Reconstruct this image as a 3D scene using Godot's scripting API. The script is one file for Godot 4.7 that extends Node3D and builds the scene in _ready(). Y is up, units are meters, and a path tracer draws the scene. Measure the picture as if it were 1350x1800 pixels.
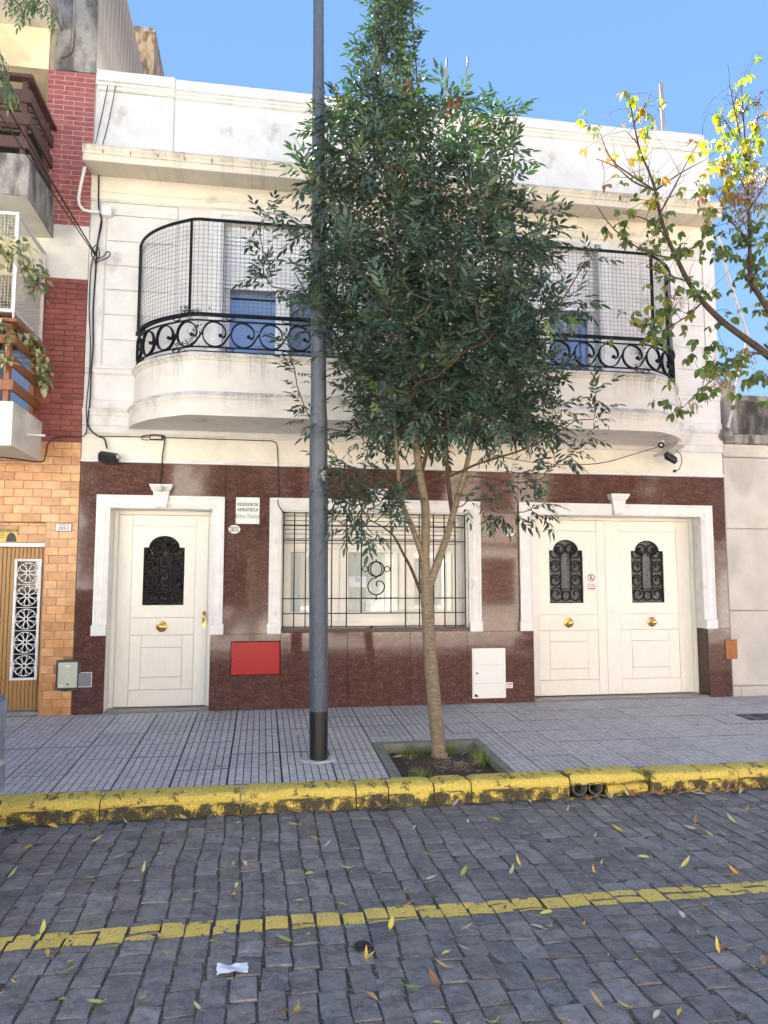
extends Node3D
# An outdoor street scene: a white two-storey house with a bow balcony, a young ash tree and a steel pole on the pavement, a cobbled road with a yellow kerb.
# World: facade plane z = 0, road surface y = 0, the street runs along x, the camera stands in the road at z = 8.

class MB:
	# Collects triangles with normals, uvs and colours; corners are given counter-clockwise as seen from outside.
	var v := PackedVector3Array()
	var n := PackedVector3Array()
	var t := PackedVector2Array()
	var c := PackedColorArray()
	var col := Color(1, 1, 1)
	var use_col := false

	func tri3(a: Vector3, b: Vector3, d: Vector3, na: Vector3, nb: Vector3, nd: Vector3, ta := Vector2(), tb := Vector2(), td := Vector2()) -> void:
		v.append(a); v.append(d); v.append(b)
		n.append(na); n.append(nd); n.append(nb)
		t.append(ta); t.append(td); t.append(tb)
		if use_col:
			c.append(col); c.append(col); c.append(col)

	func tri(a: Vector3, b: Vector3, d: Vector3) -> void:
		var k := (b - a).cross(d - a).normalized()
		tri3(a, b, d, k, k, k)

	func quad(a: Vector3, b: Vector3, d: Vector3, e: Vector3, ta := Vector2(), tb := Vector2(), td := Vector2(), te := Vector2()) -> void:
		var k := (d - a).cross(e - b)
		if k.length_squared() < 1e-16:
			return
		k = k.normalized()
		tri3(a, b, d, k, k, k, ta, tb, td)
		tri3(a, d, e, k, k, k, ta, td, te)

	func squad(a: Vector3, b: Vector3, d: Vector3, e: Vector3, na: Vector3, nb: Vector3, nd: Vector3, ne: Vector3, ta := Vector2(), tb := Vector2(), td := Vector2(), te := Vector2()) -> void:
		tri3(a, b, d, na, nb, nd, ta, tb, td)
		tri3(a, d, e, na, nd, ne, ta, td, te)

	func box(x0: float, x1: float, y0: float, y1: float, z0: float, z1: float) -> MB:
		var p := [Vector3(x0, y0, z0), Vector3(x1, y0, z0), Vector3(x1, y1, z0), Vector3(x0, y1, z0), Vector3(x0, y0, z1), Vector3(x1, y0, z1), Vector3(x1, y1, z1), Vector3(x0, y1, z1)]
		quad(p[4], p[5], p[6], p[7])
		quad(p[1], p[0], p[3], p[2])
		quad(p[5], p[1], p[2], p[6])
		quad(p[0], p[4], p[7], p[3])
		quad(p[7], p[6], p[2], p[3])
		quad(p[0], p[1], p[5], p[4])
		return self

	# box whose front (z1) face has a chamfer b on its four edges
	func fbox(x0: float, x1: float, y0: float, y1: float, z0: float, z1: float, b: float) -> MB:
		var f := [Vector3(x0 + b, y0 + b, z1), Vector3(x1 - b, y0 + b, z1), Vector3(x1 - b, y1 - b, z1), Vector3(x0 + b, y1 - b, z1)]
		var m := [Vector3(x0, y0, z1 - b), Vector3(x1, y0, z1 - b), Vector3(x1, y1, z1 - b), Vector3(x0, y1, z1 - b)]
		var r := [Vector3(x0, y0, z0), Vector3(x1, y0, z0), Vector3(x1, y1, z0), Vector3(x0, y1, z0)]
		quad(f[0], f[1], f[2], f[3])
		for i in 4:
			var j := (i + 1) % 4
			quad(m[i], m[j], f[j], f[i])
			quad(r[i], r[j], m[j], m[i])
		quad(r[1], r[0], r[3], r[2])
		return self

	# chamfered box: all twelve edges
	func cbox(lo: Vector3, hi: Vector3, b: float) -> MB:
		var st := v.size()
		var ce := (lo + hi) * 0.5
		var h := (hi - lo) * 0.5
		var f := func(sx, sy, sz, ax): return ce + Vector3(sx * (h.x - (0.0 if ax == 0 else b)), sy * (h.y - (0.0 if ax == 1 else b)), sz * (h.z - (0.0 if ax == 2 else b)))
		for s in [-1, 1]:
			var a := [f.call(s, -1, -s, 0), f.call(s, 1, -s, 0), f.call(s, 1, s, 0), f.call(s, -1, s, 0)]
			oq(a, Vector3(s, 0, 0))
			a = [f.call(-s, s, -1, 1), f.call(-s, s, 1, 1), f.call(s, s, 1, 1), f.call(s, s, -1, 1)]
			oq(a, Vector3(0, s, 0))
			a = [f.call(-1, -s, s, 2), f.call(1, -s, s, 2), f.call(1, s, s, 2), f.call(-1, s, s, 2)]
			oq(a, Vector3(0, 0, s))
		for s in [-1, 1]:
			for q in [-1, 1]:
				oq([f.call(s, q, -1, 0), f.call(s, q, 1, 0), f.call(s, q, 1, 1), f.call(s, q, -1, 1)], Vector3(s, q, 0))
				oq([f.call(s, -1, q, 0), f.call(s, 1, q, 0), f.call(s, 1, q, 2), f.call(s, -1, q, 2)], Vector3(s, 0, q))
				oq([f.call(-1, s, q, 1), f.call(1, s, q, 1), f.call(1, s, q, 2), f.call(-1, s, q, 2)], Vector3(0, s, q))
				for w in [-1, 1]:
					ot(f.call(s, q, w, 0), f.call(s, q, w, 1), f.call(s, q, w, 2), Vector3(s, q, w))
		return self

	func oq(a: Array, out: Vector3) -> void:
		var k: Vector3 = (a[2] - a[0]).cross(a[3] - a[1])
		if k.dot(out) >= 0:
			quad(a[0], a[1], a[2], a[3])
		else:
			quad(a[3], a[2], a[1], a[0])

	func ot(a: Vector3, b: Vector3, d: Vector3, out: Vector3) -> void:
		if (b - a).cross(d - a).dot(out) >= 0:
			tri(a, b, d)
		else:
			tri(a, d, b)

	# round bar through points; r is a number or one radius per point
	func tube(p: Array, r, sides := 8, cap := true, vscale := 1.0) -> MB:
		var m := p.size()
		if m < 2:
			return self
		var rings := []
		var nor := []
		var up := Vector3.UP
		var d0: Vector3 = (p[1] - p[0]).normalized()
		if absf(d0.dot(up)) > 0.9:
			up = Vector3.RIGHT
		var side := d0.cross(up).normalized()
		var run := 0.0
		var runs := []
		for i in m:
			var d: Vector3
			if i == 0:
				d = p[1] - p[0]
			elif i == m - 1:
				d = p[i] - p[i - 1]
			else:
				d = (p[i + 1] - p[i]).normalized() + (p[i] - p[i - 1]).normalized()
			d = d.normalized()
			if i > 0:
				run += p[i].distance_to(p[i - 1])
			runs.append(run * vscale)
			side = (side - d * side.dot(d)).normalized()
			var oth := d.cross(side)
			var rr: float = r[i] if r is Array else r
			var ring := []
			var nn := []
			for k in sides:
				var a := TAU * k / sides
				var e := side * cos(a) + oth * sin(a)
				ring.append(p[i] + e * rr)
				nn.append(e)
			rings.append(ring)
			nor.append(nn)
		for i in m - 1:
			for k in sides:
				var q := (k + 1) % sides
				var u0 := float(k) / sides
				var u1 := float(k + 1) / sides
				squad(rings[i][k], rings[i][q], rings[i + 1][q], rings[i + 1][k], nor[i][k], nor[i][q], nor[i + 1][q], nor[i + 1][k], Vector2(u0, runs[i]), Vector2(u1, runs[i]), Vector2(u1, runs[i + 1]), Vector2(u0, runs[i + 1]))
		if cap:
			for k in range(1, sides - 1):
				tri(rings[0][0], rings[0][k + 1], rings[0][k])
				tri(rings[m - 1][0], rings[m - 1][k], rings[m - 1][k + 1])
		return self

	# turned shape: profile of (radius, height) round an axis through o
	func lathe(prof: Array, o: Vector3, axis: Vector3, seg := 20) -> MB:
		axis = axis.normalized()
		var s := axis.cross(Vector3.UP if absf(axis.y) < 0.9 else Vector3.RIGHT).normalized()
		var q := axis.cross(s)
		for i in prof.size() - 1:
			var a: Vector2 = prof[i]
			var b: Vector2 = prof[i + 1]
			var sl := Vector2(b.y - a.y, a.x - b.x).normalized()
			for k in seg:
				var e0 := s * cos(TAU * k / seg) + q * sin(TAU * k / seg)
				var e1 := s * cos(TAU * (k + 1) / seg) + q * sin(TAU * (k + 1) / seg)
				var n0 := e0 * sl.x + axis * sl.y
				var n1 := e1 * sl.x + axis * sl.y
				var A := o + e0 * a.x + axis * a.y
				var B := o + e1 * a.x + axis * a.y
				var C := o + e1 * b.x + axis * b.y
				var D := o + e0 * b.x + axis * b.y
				if a.x > 1e-6:
					tri3(A, B, C, n0, n1, n1)
				if b.x > 1e-6:
					tri3(A, C, D, n0, n1, n0)
		return self

	# polygon in x, y (counter-clockwise) pulled from z0 to z1
	func prism(poly: PackedVector2Array, z0: float, z1: float) -> MB:
		if Geometry2D.is_polygon_clockwise(poly):
			poly = poly.duplicate()
			poly.reverse()
		var ix := Geometry2D.triangulate_polygon(poly)
		for i in range(0, ix.size(), 3):
			var a := poly[ix[i]]
			var b := poly[ix[i + 1]]
			var d := poly[ix[i + 2]]
			if (b - a).cross(d - a) < 0:
				var w := b
				b = d
				d = w
			tri(Vector3(a.x, a.y, z1), Vector3(b.x, b.y, z1), Vector3(d.x, d.y, z1))
			tri(Vector3(a.x, a.y, z0), Vector3(d.x, d.y, z0), Vector3(b.x, b.y, z0))
		for i in poly.size():
			var a := poly[i]
			var b := poly[(i + 1) % poly.size()]
			quad(Vector3(a.x, a.y, z0), Vector3(b.x, b.y, z0), Vector3(b.x, b.y, z1), Vector3(a.x, a.y, z1))
		return self

	# flat bar along points in x, y: width th across the line, from z0 to z1
	func ribbon(p: Array, th, z0: float, z1: float) -> MB:
		var m := p.size()
		var l := []
		var r := []
		for i in m:
			var a: Vector2 = p[maxi(i - 1, 0)]
			var b: Vector2 = p[mini(i + 1, m - 1)]
			var d := (b - a).normalized().orthogonal()
			var h: float = (th[i] if th is Array else th) * 0.5
			l.append(p[i] + d * h)
			r.append(p[i] - d * h)
		for i in m - 1:
			var a: Vector2 = l[i]
			var b: Vector2 = l[i + 1]
			var e: Vector2 = r[i]
			var f: Vector2 = r[i + 1]
			oq([Vector3(a.x, a.y, z1), Vector3(e.x, e.y, z1), Vector3(f.x, f.y, z1), Vector3(b.x, b.y, z1)], Vector3(0, 0, 1))
			oq([Vector3(a.x, a.y, z0), Vector3(e.x, e.y, z0), Vector3(f.x, f.y, z0), Vector3(b.x, b.y, z0)], Vector3(0, 0, -1))
			var o := Vector3(a.x - e.x, a.y - e.y, 0)
			oq([Vector3(a.x, a.y, z0), Vector3(b.x, b.y, z0), Vector3(b.x, b.y, z1), Vector3(a.x, a.y, z1)], o)
			oq([Vector3(e.x, e.y, z0), Vector3(f.x, f.y, z0), Vector3(f.x, f.y, z1), Vector3(e.x, e.y, z1)], -o)
		return self

	# moulding: profile of (in from the outer edge, z) swept up the left side, across the top and down the right side of an opening, mitred
	func surround(x0: float, x1: float, y0: float, y1: float, prof: Array) -> MB:
		for i in prof.size() - 1:
			var a: Vector2 = prof[i]
			var b: Vector2 = prof[i + 1]
			oq([Vector3(x0 + a.x, y0, a.y), Vector3(x0 + b.x, y0, b.y), Vector3(x0 + b.x, y1 - b.x, b.y), Vector3(x0 + a.x, y1 - a.x, a.y)], Vector3(-(b.y - a.y), 0, b.x - a.x) if b.x != a.x or a.y < b.y else Vector3(1, 0, 0))
			oq([Vector3(x1 - a.x, y0, a.y), Vector3(x1 - b.x, y0, b.y), Vector3(x1 - b.x, y1 - b.x, b.y), Vector3(x1 - a.x, y1 - a.x, a.y)], Vector3(b.y - a.y, 0, b.x - a.x) if b.x != a.x or a.y < b.y else Vector3(-1, 0, 0))
			oq([Vector3(x0 + a.x, y1 - a.x, a.y), Vector3(x1 - a.x, y1 - a.x, a.y), Vector3(x1 - b.x, y1 - b.x, b.y), Vector3(x0 + b.x, y1 - b.x, b.y)], Vector3(0, b.y - a.y, b.x - a.x) if b.x != a.x or a.y < b.y else Vector3(0, -1, 0))
		return self

	# horizontal moulding: profile of (y, z) from x0 to x1 with flat ends
	func run(x0: float, x1: float, prof: Array, vtop := 0.0, vspan := 1.0) -> MB:
		for i in prof.size() - 1:
			var a: Vector2 = prof[i]
			var b: Vector2 = prof[i + 1]
			var va := clampf((vtop - a.x) / vspan, 0.0, 0.99)
			var vb := clampf((vtop - b.x) / vspan, 0.0, 0.99)
			quad(Vector3(x0, b.x, b.y), Vector3(x1, b.x, b.y), Vector3(x1, a.x, a.y), Vector3(x0, a.x, a.y), Vector2(x0 / 3.0, vb), Vector2(x1 / 3.0, vb), Vector2(x1 / 3.0, va), Vector2(x0 / 3.0, va))
		var pl := PackedVector2Array()
		for q in prof:
			pl.append(Vector2(q.y, q.x))
		var ix := Geometry2D.triangulate_polygon(pl)
		for i in range(0, ix.size(), 3):
			var a := pl[ix[i]]
			var b := pl[ix[i + 1]]
			var d := pl[ix[i + 2]]
			ot(Vector3(x0, a.y, a.x), Vector3(x0, b.y, b.x), Vector3(x0, d.y, d.x), Vector3(-1, 0, 0))
			ot(Vector3(x1, a.y, a.x), Vector3(x1, b.y, b.x), Vector3(x1, d.y, d.x), Vector3(1, 0, 0))
		return self

	func add(o: MB, x: Transform3D) -> MB:
		var b := x.basis.inverse().transposed()
		for i in o.v.size():
			v.append(x * o.v[i])
			n.append((b * o.n[i]).normalized())
		t.append_array(o.t)
		if use_col:
			for i in o.v.size():
				c.append(col)
		return self

	func mesh() -> ArrayMesh:
		var a := []
		a.resize(Mesh.ARRAY_MAX)
		a[Mesh.ARRAY_VERTEX] = v
		a[Mesh.ARRAY_NORMAL] = n
		a[Mesh.ARRAY_TEX_UV] = t
		if use_col:
			a[Mesh.ARRAY_COLOR] = c
		var m := ArrayMesh.new()
		m.add_surface_from_arrays(Mesh.PRIMITIVE_TRIANGLES, a)
		return m

var M := {}
var rng := RandomNumberGenerator.new()
var taken := {}

func numbered(called: String) -> String:
	taken[called] = taken.get(called, -1) + 1
	return called if taken[called] == 0 else "%s_%03d" % [called, taken[called]]

func thing(called: String, label: String, category: String, at := Vector3.ZERO, group := "") -> Node3D:
	var o := Node3D.new()
	o.name = numbered(called)
	o.position = at
	tag(o, label, category, group)
	add_child(o)
	return o

func tag(o: Node3D, label: String, category: String, group := "") -> void:
	o.set_meta("label", label)
	o.set_meta("category", category)
	if group != "":
		o.set_meta("group", group)

func structure(called: String, at := Vector3.ZERO) -> Node3D:
	var o := Node3D.new()
	o.name = numbered(called)
	o.position = at
	o.set_meta("kind", "structure")
	add_child(o)
	return o

func part(parent: Node, called: String, mb: MB, mat: Material, label := "") -> MeshInstance3D:
	var o := MeshInstance3D.new()
	o.mesh = mb.mesh()
	o.material_override = mat
	o.name = called
	if label != "":
		o.set_meta("label", label)
	parent.add_child(o, true)
	return o

func piece(parent: Node, called: String, mesh: Mesh, mat: Material, x: Transform3D) -> MeshInstance3D:
	var o := MeshInstance3D.new()
	o.mesh = mesh
	o.material_override = mat
	o.transform = x
	o.name = called
	parent.add_child(o, true)
	return o

func holder(parent: Node, called: String, at := Vector3.ZERO) -> Node3D:
	var o := Node3D.new()
	o.name = called
	o.position = at
	parent.add_child(o, true)
	return o

# ---------- materials ----------
func lin(r: float, g: float, b: float) -> Color:
	return Color(r, g, b).linear_to_srgb()

func noise(freq: float, seed_: int, oct := 4, kind := FastNoiseLite.TYPE_SIMPLEX_SMOOTH) -> FastNoiseLite:
	var f := FastNoiseLite.new()
	f.noise_type = kind
	f.frequency = freq
	f.seed = seed_
	f.fractal_octaves = oct
	return f

# seamless grey image of a noise, stretched to its full range
func gray(size: int, freq: float, seed_: int, oct := 4, kind := FastNoiseLite.TYPE_SIMPLEX_SMOOTH) -> Image:
	return noise(freq, seed_, oct, kind).get_seamless_image(size, size, false, false, 0.15, true)

func texture(size: int, f: Callable) -> ImageTexture:
	var im := Image.create(size, size, true, Image.FORMAT_RGB8)
	for y in size:
		for x in size:
			im.set_pixel(x, y, f.call(x, y))
	im.generate_mipmaps()
	return ImageTexture.create_from_image(im)

func mat(called: String, color: Color, rough := 0.7, metal := 0.0, spec := 0.5) -> StandardMaterial3D:
	var m := StandardMaterial3D.new()
	m.resource_name = called
	m.albedo_color = color
	m.roughness = rough
	m.metallic = metal
	m.metallic_specular = spec
	M[called] = m
	return m

func tri_mat(m: StandardMaterial3D, tex: Texture2D, scale: float, sx := 1.0, sy := 1.0, sz := 1.0) -> StandardMaterial3D:
	m.albedo_texture = tex
	m.uv1_triplanar = true
	m.uv1_world_triplanar = true
	m.uv1_scale = Vector3(sx, sy, sz) * scale
	m.uv1_triplanar_sharpness = 4.0
	return m

func relief(m: StandardMaterial3D, tex: Texture2D, cm: float) -> void:
	m.heightmap_enabled = true
	m.heightmap_texture = tex
	m.heightmap_scale = cm

func clone(called: String, of: StandardMaterial3D, color: Color) -> StandardMaterial3D:
	var m: StandardMaterial3D = of.duplicate()
	m.resource_name = called
	m.albedo_color = color
	M[called] = m
	return m

func make_materials() -> void:
	var g_fine := gray(256, 0.08, 3, 3)
	var g_mid := gray(256, 0.02, 4, 5)
	var g_big := gray(256, 0.008, 5, 5)
	var g_cell := gray(256, 0.09, 6, 2, FastNoiseLite.TYPE_CELLULAR)
	var g_b2 := gray(256, 0.012, 15, 4)
	var tx_fine := ImageTexture.create_from_image(g_fine)
	var tx_mid := ImageTexture.create_from_image(g_mid)
	var tx_cell := ImageTexture.create_from_image(g_cell)
	var r := RandomNumberGenerator.new()
	r.seed = 11
	# white painted render: faint hand-plastered mottling and specks of grime
	var t := texture(256, func(x, y):
		var a: float = g_mid.get_pixel(x, y).r
		var b: float = g_fine.get_pixel(x, y).r
		var d: float = g_b2.get_pixel(x, y).r
		var k := 0.93 + 0.07 * a - 0.03 * b
		var dirt := smoothstep(0.70, 0.95, d) * 0.10 * (0.4 + b)
		k -= dirt
		if r.randf() < 0.004:
			k -= 0.12
		return Color(k, k * (0.995 - dirt * 0.1), k * (0.985 - dirt * 0.3)))
	var w := tri_mat(mat("white_render", lin(0.73, 0.72, 0.70), 0.75), t, 0.6)
	relief(w, tx_mid, 0.25)
	w = tri_mat(mat("white_trim", lin(0.82, 0.82, 0.81), 0.45), t, 1.3)
	relief(w, tx_fine, 0.05)
	w = tri_mat(mat("cream_render", lin(0.80, 0.77, 0.67), 0.75), t, 0.6)
	relief(w, tx_mid, 0.2)
	# cream enamel on the doors, brushed on by hand
	t = texture(256, func(x, y):
		var a: float = g_mid.get_pixel((x * 3) % 256, y).r
		var b: float = g_big.get_pixel(x, y).r
		var k := 0.965 + 0.025 * a - 0.02 * b
		return Color(k, k, k * 0.99))
	w = tri_mat(mat("door_paint", lin(0.82, 0.80, 0.72), 0.32), t, 1.1)
	relief(w, tx_fine, 0.03)
	# weathered render: white paint with dark streaks of mould that run down (uv: along, down)
	var tall := Image.create(512, 128, true, Image.FORMAT_RGB8)
	var sn := noise(0.05, 21, 3)
	var sn2 := noise(0.012, 22, 4)
	for x in 512:
		var env := clampf(0.30 + 1.3 * sn2.get_noise_2d(x * 2.0, 9.0), 0.0, 1.0)
		var strong := pow(r.randf(), 2.2)
		var reach := 0.10 + 0.75 * pow(r.randf(), 1.6)
		var start := 0.10 + 0.05 * sn.get_noise_2d(x * 6.0, 80.0)
		for y in 128:
			var q := y / 128.0
			var gn := g_fine.get_pixel(x % 256, y * 2 % 256).r
			var k := 0.965 - 0.05 * g_mid.get_pixel(x % 256, y).r
			if q < start:
				k -= 0.30 * (0.15 + 0.85 * gn) * (0.35 + env)
			else:
				k -= 0.42 * strong * env * maxf(0.0, 1.0 - (q - start) / reach) * (0.5 + 0.8 * gn)
				k -= 0.10 * env * maxf(0.0, 1.0 - (q - start) / 0.7) * gn
			tall.set_pixel(x, y, Color(k, k * 0.985, k * 0.955))
	tall.generate_mipmaps()
	w = mat("streaked_render", lin(0.75, 0.74, 0.71), 0.8)
	w.albedo_texture = ImageTexture.create_from_image(tall)
	w = w.duplicate()
	w.resource_name = "streaked_foot"
	w.uv1_offset = Vector3(0.37, 0.0, 0)
	M["streaked_foot"] = w
	w = w.duplicate()
	w.resource_name = "cornice"
	w.albedo_color = lin(0.76, 0.72, 0.63)
	w.uv1_offset = Vector3(0.61, 0.0, 0)
	M["cornice"] = w
	# polished brown-red granite: grains of feldspar, mica and quartz
	t = texture(512, func(x, y):
		var b: float = g_cell.get_pixel((x) % 256, (y) % 256).r
		var a: float = g_mid.get_pixel((x + 90) % 256, (y * 2) % 256).r
		var k := 0.55 + 0.75 * b * a + r.randf() * 0.35
		var cc := Color(0.375 * k, 0.262 * k, 0.235 * k)
		var q := r.randf()
		if q < 0.045:
			cc = Color(0.60, 0.49, 0.44)
		elif q < 0.12:
			cc = Color(0.16, 0.11, 0.11)
		elif q < 0.20:
			cc = Color(0.42, 0.23, 0.20)
		return cc)
	w = tri_mat(mat("granite", Color(1, 1, 1), 0.06, 0.0, 0.43), t, 0.62)
	w = clone("granite_dull", M.granite, Color(0.8, 0.78, 0.76))
	w.roughness = 0.3
	# setts: worn grey-blue stone
	t = texture(512, func(x, y):
		var a: float = g_mid.get_pixel(x % 256, y % 256).r
		var b: float = g_fine.get_pixel((x + 31) % 256, (y + 77) % 256).r
		var k := 0.52 + 0.34 * a + 0.22 * b + r.randf() * 0.26
		if r.randf() < 0.03:
			k += 0.30
		if r.randf() < 0.03:
			k -= 0.25
		return Color(k, k, k * 1.0))
	var cobbles := [lin(0.205, 0.198, 0.186), lin(0.235, 0.227, 0.211), lin(0.182, 0.176, 0.166), lin(0.268, 0.258, 0.240), lin(0.210, 0.198, 0.182), lin(0.220, 0.207, 0.184)]
	for i in cobbles.size():
		w = tri_mat(mat("sett_%d" % i, cobbles[i], 0.66), t, 0.62)
		relief(w, tx_fine, 0.9)
	t = texture(256, func(x, y):
		var a: float = g_fine.get_pixel(x, y).r
		var b: float = g_mid.get_pixel(x, y).r
		var k := 0.45 + 0.5 * a + r.randf() * 0.2
		return Color(k, k * (0.93 + 0.04 * b), k * (0.84 + 0.1 * b)))
	w = tri_mat(mat("joint_dirt", lin(0.175, 0.162, 0.142), 0.95), t, 2.2)
	relief(w, tx_cell, 0.8)
	w = tri_mat(mat("soil", lin(0.125, 0.098, 0.070), 0.98), t, 2.0)
	relief(w, tx_cell, 1.5)
	# pavement tiles: ground grey cement with stone flecks
	t = texture(256, func(x, y):
		var a: float = g_mid.get_pixel(x, y).r
		var b: float = g_fine.get_pixel((x + 99) % 256, y).r
		var k := 0.74 + 0.20 * a + 0.08 * b + r.randf() * 0.08
		return Color(k, k * 0.995, k * 0.985))
	var pav := [lin(0.57, 0.55, 0.515), lin(0.60, 0.58, 0.545), lin(0.53, 0.51, 0.48), lin(0.58, 0.555, 0.515)]
	for i in pav.size():
		w = tri_mat(mat("tile_%d" % i, pav[i], 0.72), t, 1.9)
		relief(w, tx_fine, 0.12)
	w = tri_mat(mat("cement", lin(0.36, 0.35, 0.32), 0.9), t, 1.2)
	relief(w, tx_mid, 0.4)
	w = tri_mat(mat("cement_pale", lin(0.52, 0.51, 0.48), 0.9), t, 2.0)
	relief(w, tx_fine, 0.5)
	w = tri_mat(mat("mossy_cement", lin(0.24, 0.25, 0.19), 0.9), t, 1.6)
	relief(w, tx_fine, 0.4)
	tri_mat(mat("mortar_bed", lin(0.085, 0.082, 0.08), 0.95), t, 2.0)
	# kerb: yellow paint on stone, worn to dark stone in ragged patches (uv: metres along, round the profile)
	var ke := Image.create(1024, 128, true, Image.FORMAT_RGB8)
	var kn := noise(0.018, 31, 5)
	var kf := noise(0.11, 32, 3)
	var kp := noise(0.3, 33, 2)
	for x in 1024:
		for y in 128:
			var q := y / 128.0
			var wear := 0.8 * kn.get_noise_2d(x, y * 1.6) + 0.40 * kf.get_noise_2d(x, y) + 0.55 * kn.get_noise_2d(x * 0.22 + 700.0, 0.0)
			var lim := 0.62
			if q > 0.50:
				lim = lerpf(0.20, -0.34, clampf((q - 0.5) / 0.45, 0, 1))
			var f := 0.92 + 0.10 * kf.get_noise_2d(x * 0.7, y * 0.7 + 300.0)
			var cc := Color(0.95 * f, 0.84 * f, 0.40 * f)
			if kp.get_noise_2d(x, y) > 0.52:
				cc = Color(0.55, 0.47, 0.18)
			if wear + 0.5 * (r.randf() - 0.5) > lim:
				var g := 0.27 + 0.18 * kf.get_noise_2d(x * 2.0, y * 2.0)
				cc = Color(g * 1.05, g * 0.98, g * 0.72)
			elif wear > lim - 0.22:
				cc = cc.lerp(Color(0.50, 0.43, 0.18), 0.25 + 0.5 * r.randf())
			ke.set_pixel(x, y, cc)
	ke.generate_mipmaps()
	w = mat("kerb_paint", Color(0.95, 0.95, 0.93), 0.8)
	w.albedo_texture = ImageTexture.create_from_image(ke)
	relief(w, tx_fine, 0.5)
	# painted line on the road
	t = texture(256, func(x, y):
		var a: float = g_fine.get_pixel(x, y).r
		var b: float = g_mid.get_pixel(x, y).r
		var cc := Color(0.91, 0.80, 0.40) * (0.84 + 0.18 * b)
		if a * 0.6 + b * 0.5 > 0.70:
			cc = cc.lerp(Color(0.45, 0.42, 0.32), 0.55)
		return cc)
	w = tri_mat(mat("line_paint", Color(1, 1, 1), 0.75), t, 3.1)
	# painted red brick and its mortar
	t = texture(256, func(x, y):
		var a: float = g_mid.get_pixel(x, y).r
		var b: float = g_fine.get_pixel(x, (y * 2) % 256).r
		var k := 0.80 + 0.18 * a + 0.06 * b
		return Color(k, k, k))
	var br := [lin(0.40, 0.125, 0.115), lin(0.37, 0.11, 0.105), lin(0.43, 0.14, 0.125)]
	for i in 3:
		w = tri_mat(mat("brick_upper_%d" % i, br[i], 0.7), t, 1.4)
		relief(w, tx_fine, 0.25)
	br = [lin(0.29, 0.082, 0.062), lin(0.26, 0.070, 0.055), lin(0.31, 0.092, 0.070)]
	for i in 3:
		w = tri_mat(mat("brick_lower_%d" % i, br[i], 0.7), t, 1.4)
		relief(w, tx_fine, 0.2)
	mat("mortar", lin(0.68, 0.50, 0.46), 0.95)
	mat("mortar_dark", lin(0.20, 0.065, 0.05), 0.95)
	# orange glazed clay tiles
	t = texture(256, func(x, y):
		var a: float = g_big.get_pixel(x, y).r
		var b: float = g_mid.get_pixel((x + 40) % 256, y).r
		var cc := Color(0.87, 0.69, 0.50).lerp(Color(0.78, 0.575, 0.39), a)
		return cc * (0.88 + 0.16 * b))
	for i in 4:
		w = tri_mat(mat("clay_%d" % i, [Color(1, 1, 1), Color(0.94, 0.92, 0.9), Color(1, 0.97, 0.9), Color(0.9, 0.86, 0.8)][i], 0.38), t, 1.6)
		w.uv1_offset = Vector3(i * 0.31, i * 0.17, 0)
		relief(w, tx_mid, 0.15)
	mat("clay_joint", lin(0.30, 0.16, 0.08), 0.95)
	# bare stained concrete: black runs of mould down the face
	t = texture(512, func(x, y):
		var a: float = g_mid.get_pixel(x % 256, (y / 4) % 256).r
		var b: float = g_big.get_pixel((x * 2) % 256, y % 256).r
		var d: float = g_fine.get_pixel(x % 256, y % 256).r
		var k := 0.90 - 0.36 * smoothstep(0.38, 0.90, a * 0.6 + b * 0.55) - 0.12 * d
		return Color(k, k * 0.985, k * 0.95))
	w = tri_mat(mat("stained_concrete", lin(0.46, 0.45, 0.44), 0.92), t, 0.42)
	relief(w, tx_mid, 0.6)
	w = tri_mat(mat("dark_concrete", lin(0.21, 0.205, 0.20), 0.95), t, 0.55)
	relief(w, tx_mid, 0.6)
	w = tri_mat(mat("streaky_side", lin(0.52, 0.46, 0.40), 0.95), t, 0.5, 1.0, 0.35, 5.0)
	w = tri_mat(mat("tan_render", lin(0.46, 0.36, 0.27), 0.95), t, 0.7)
	t = texture(256, func(x, y):
		var a: float = g_mid.get_pixel(x, y).r
		var b: float = g_b2.get_pixel(x, y).r
		var k := 0.88 + 0.12 * a - 0.20 * smoothstep(0.5, 0.9, b) * a + r.randf() * 0.03
		return Color(k, k * 0.99, k * 0.965))
	w = tri_mat(mat("pale_concrete", lin(0.60, 0.575, 0.53), 0.85), t, 0.35)
	relief(w, tx_mid, 0.3)
	w = tri_mat(mat("cream_wall", lin(0.82, 0.75, 0.52), 0.8), t, 0.5)
	w = tri_mat(mat("off_white_wall", lin(0.74, 0.73, 0.70), 0.8), t, 0.5)
	# timber
	t = texture(256, func(x, y):
		var a: float = g_mid.get_pixel((x * 8) % 256, (y / 2) % 256).r
		var b: float = g_fine.get_pixel((x * 4) % 256, (y / 4) % 256).r
		var k := 0.70 + 0.30 * a + 0.10 * b
		return Color(k, k * 0.97, k * 0.94))
	tri_mat(mat("timber_brown", lin(0.115, 0.062, 0.048), 0.55), t, 1.5)
	tri_mat(mat("timber_orange", lin(0.30, 0.125, 0.050), 0.5), t, 1.5)
	# gate of ribbed sheet, painted ochre
	mat("ochre_paint", lin(0.36, 0.20, 0.065), 0.45)
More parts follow.
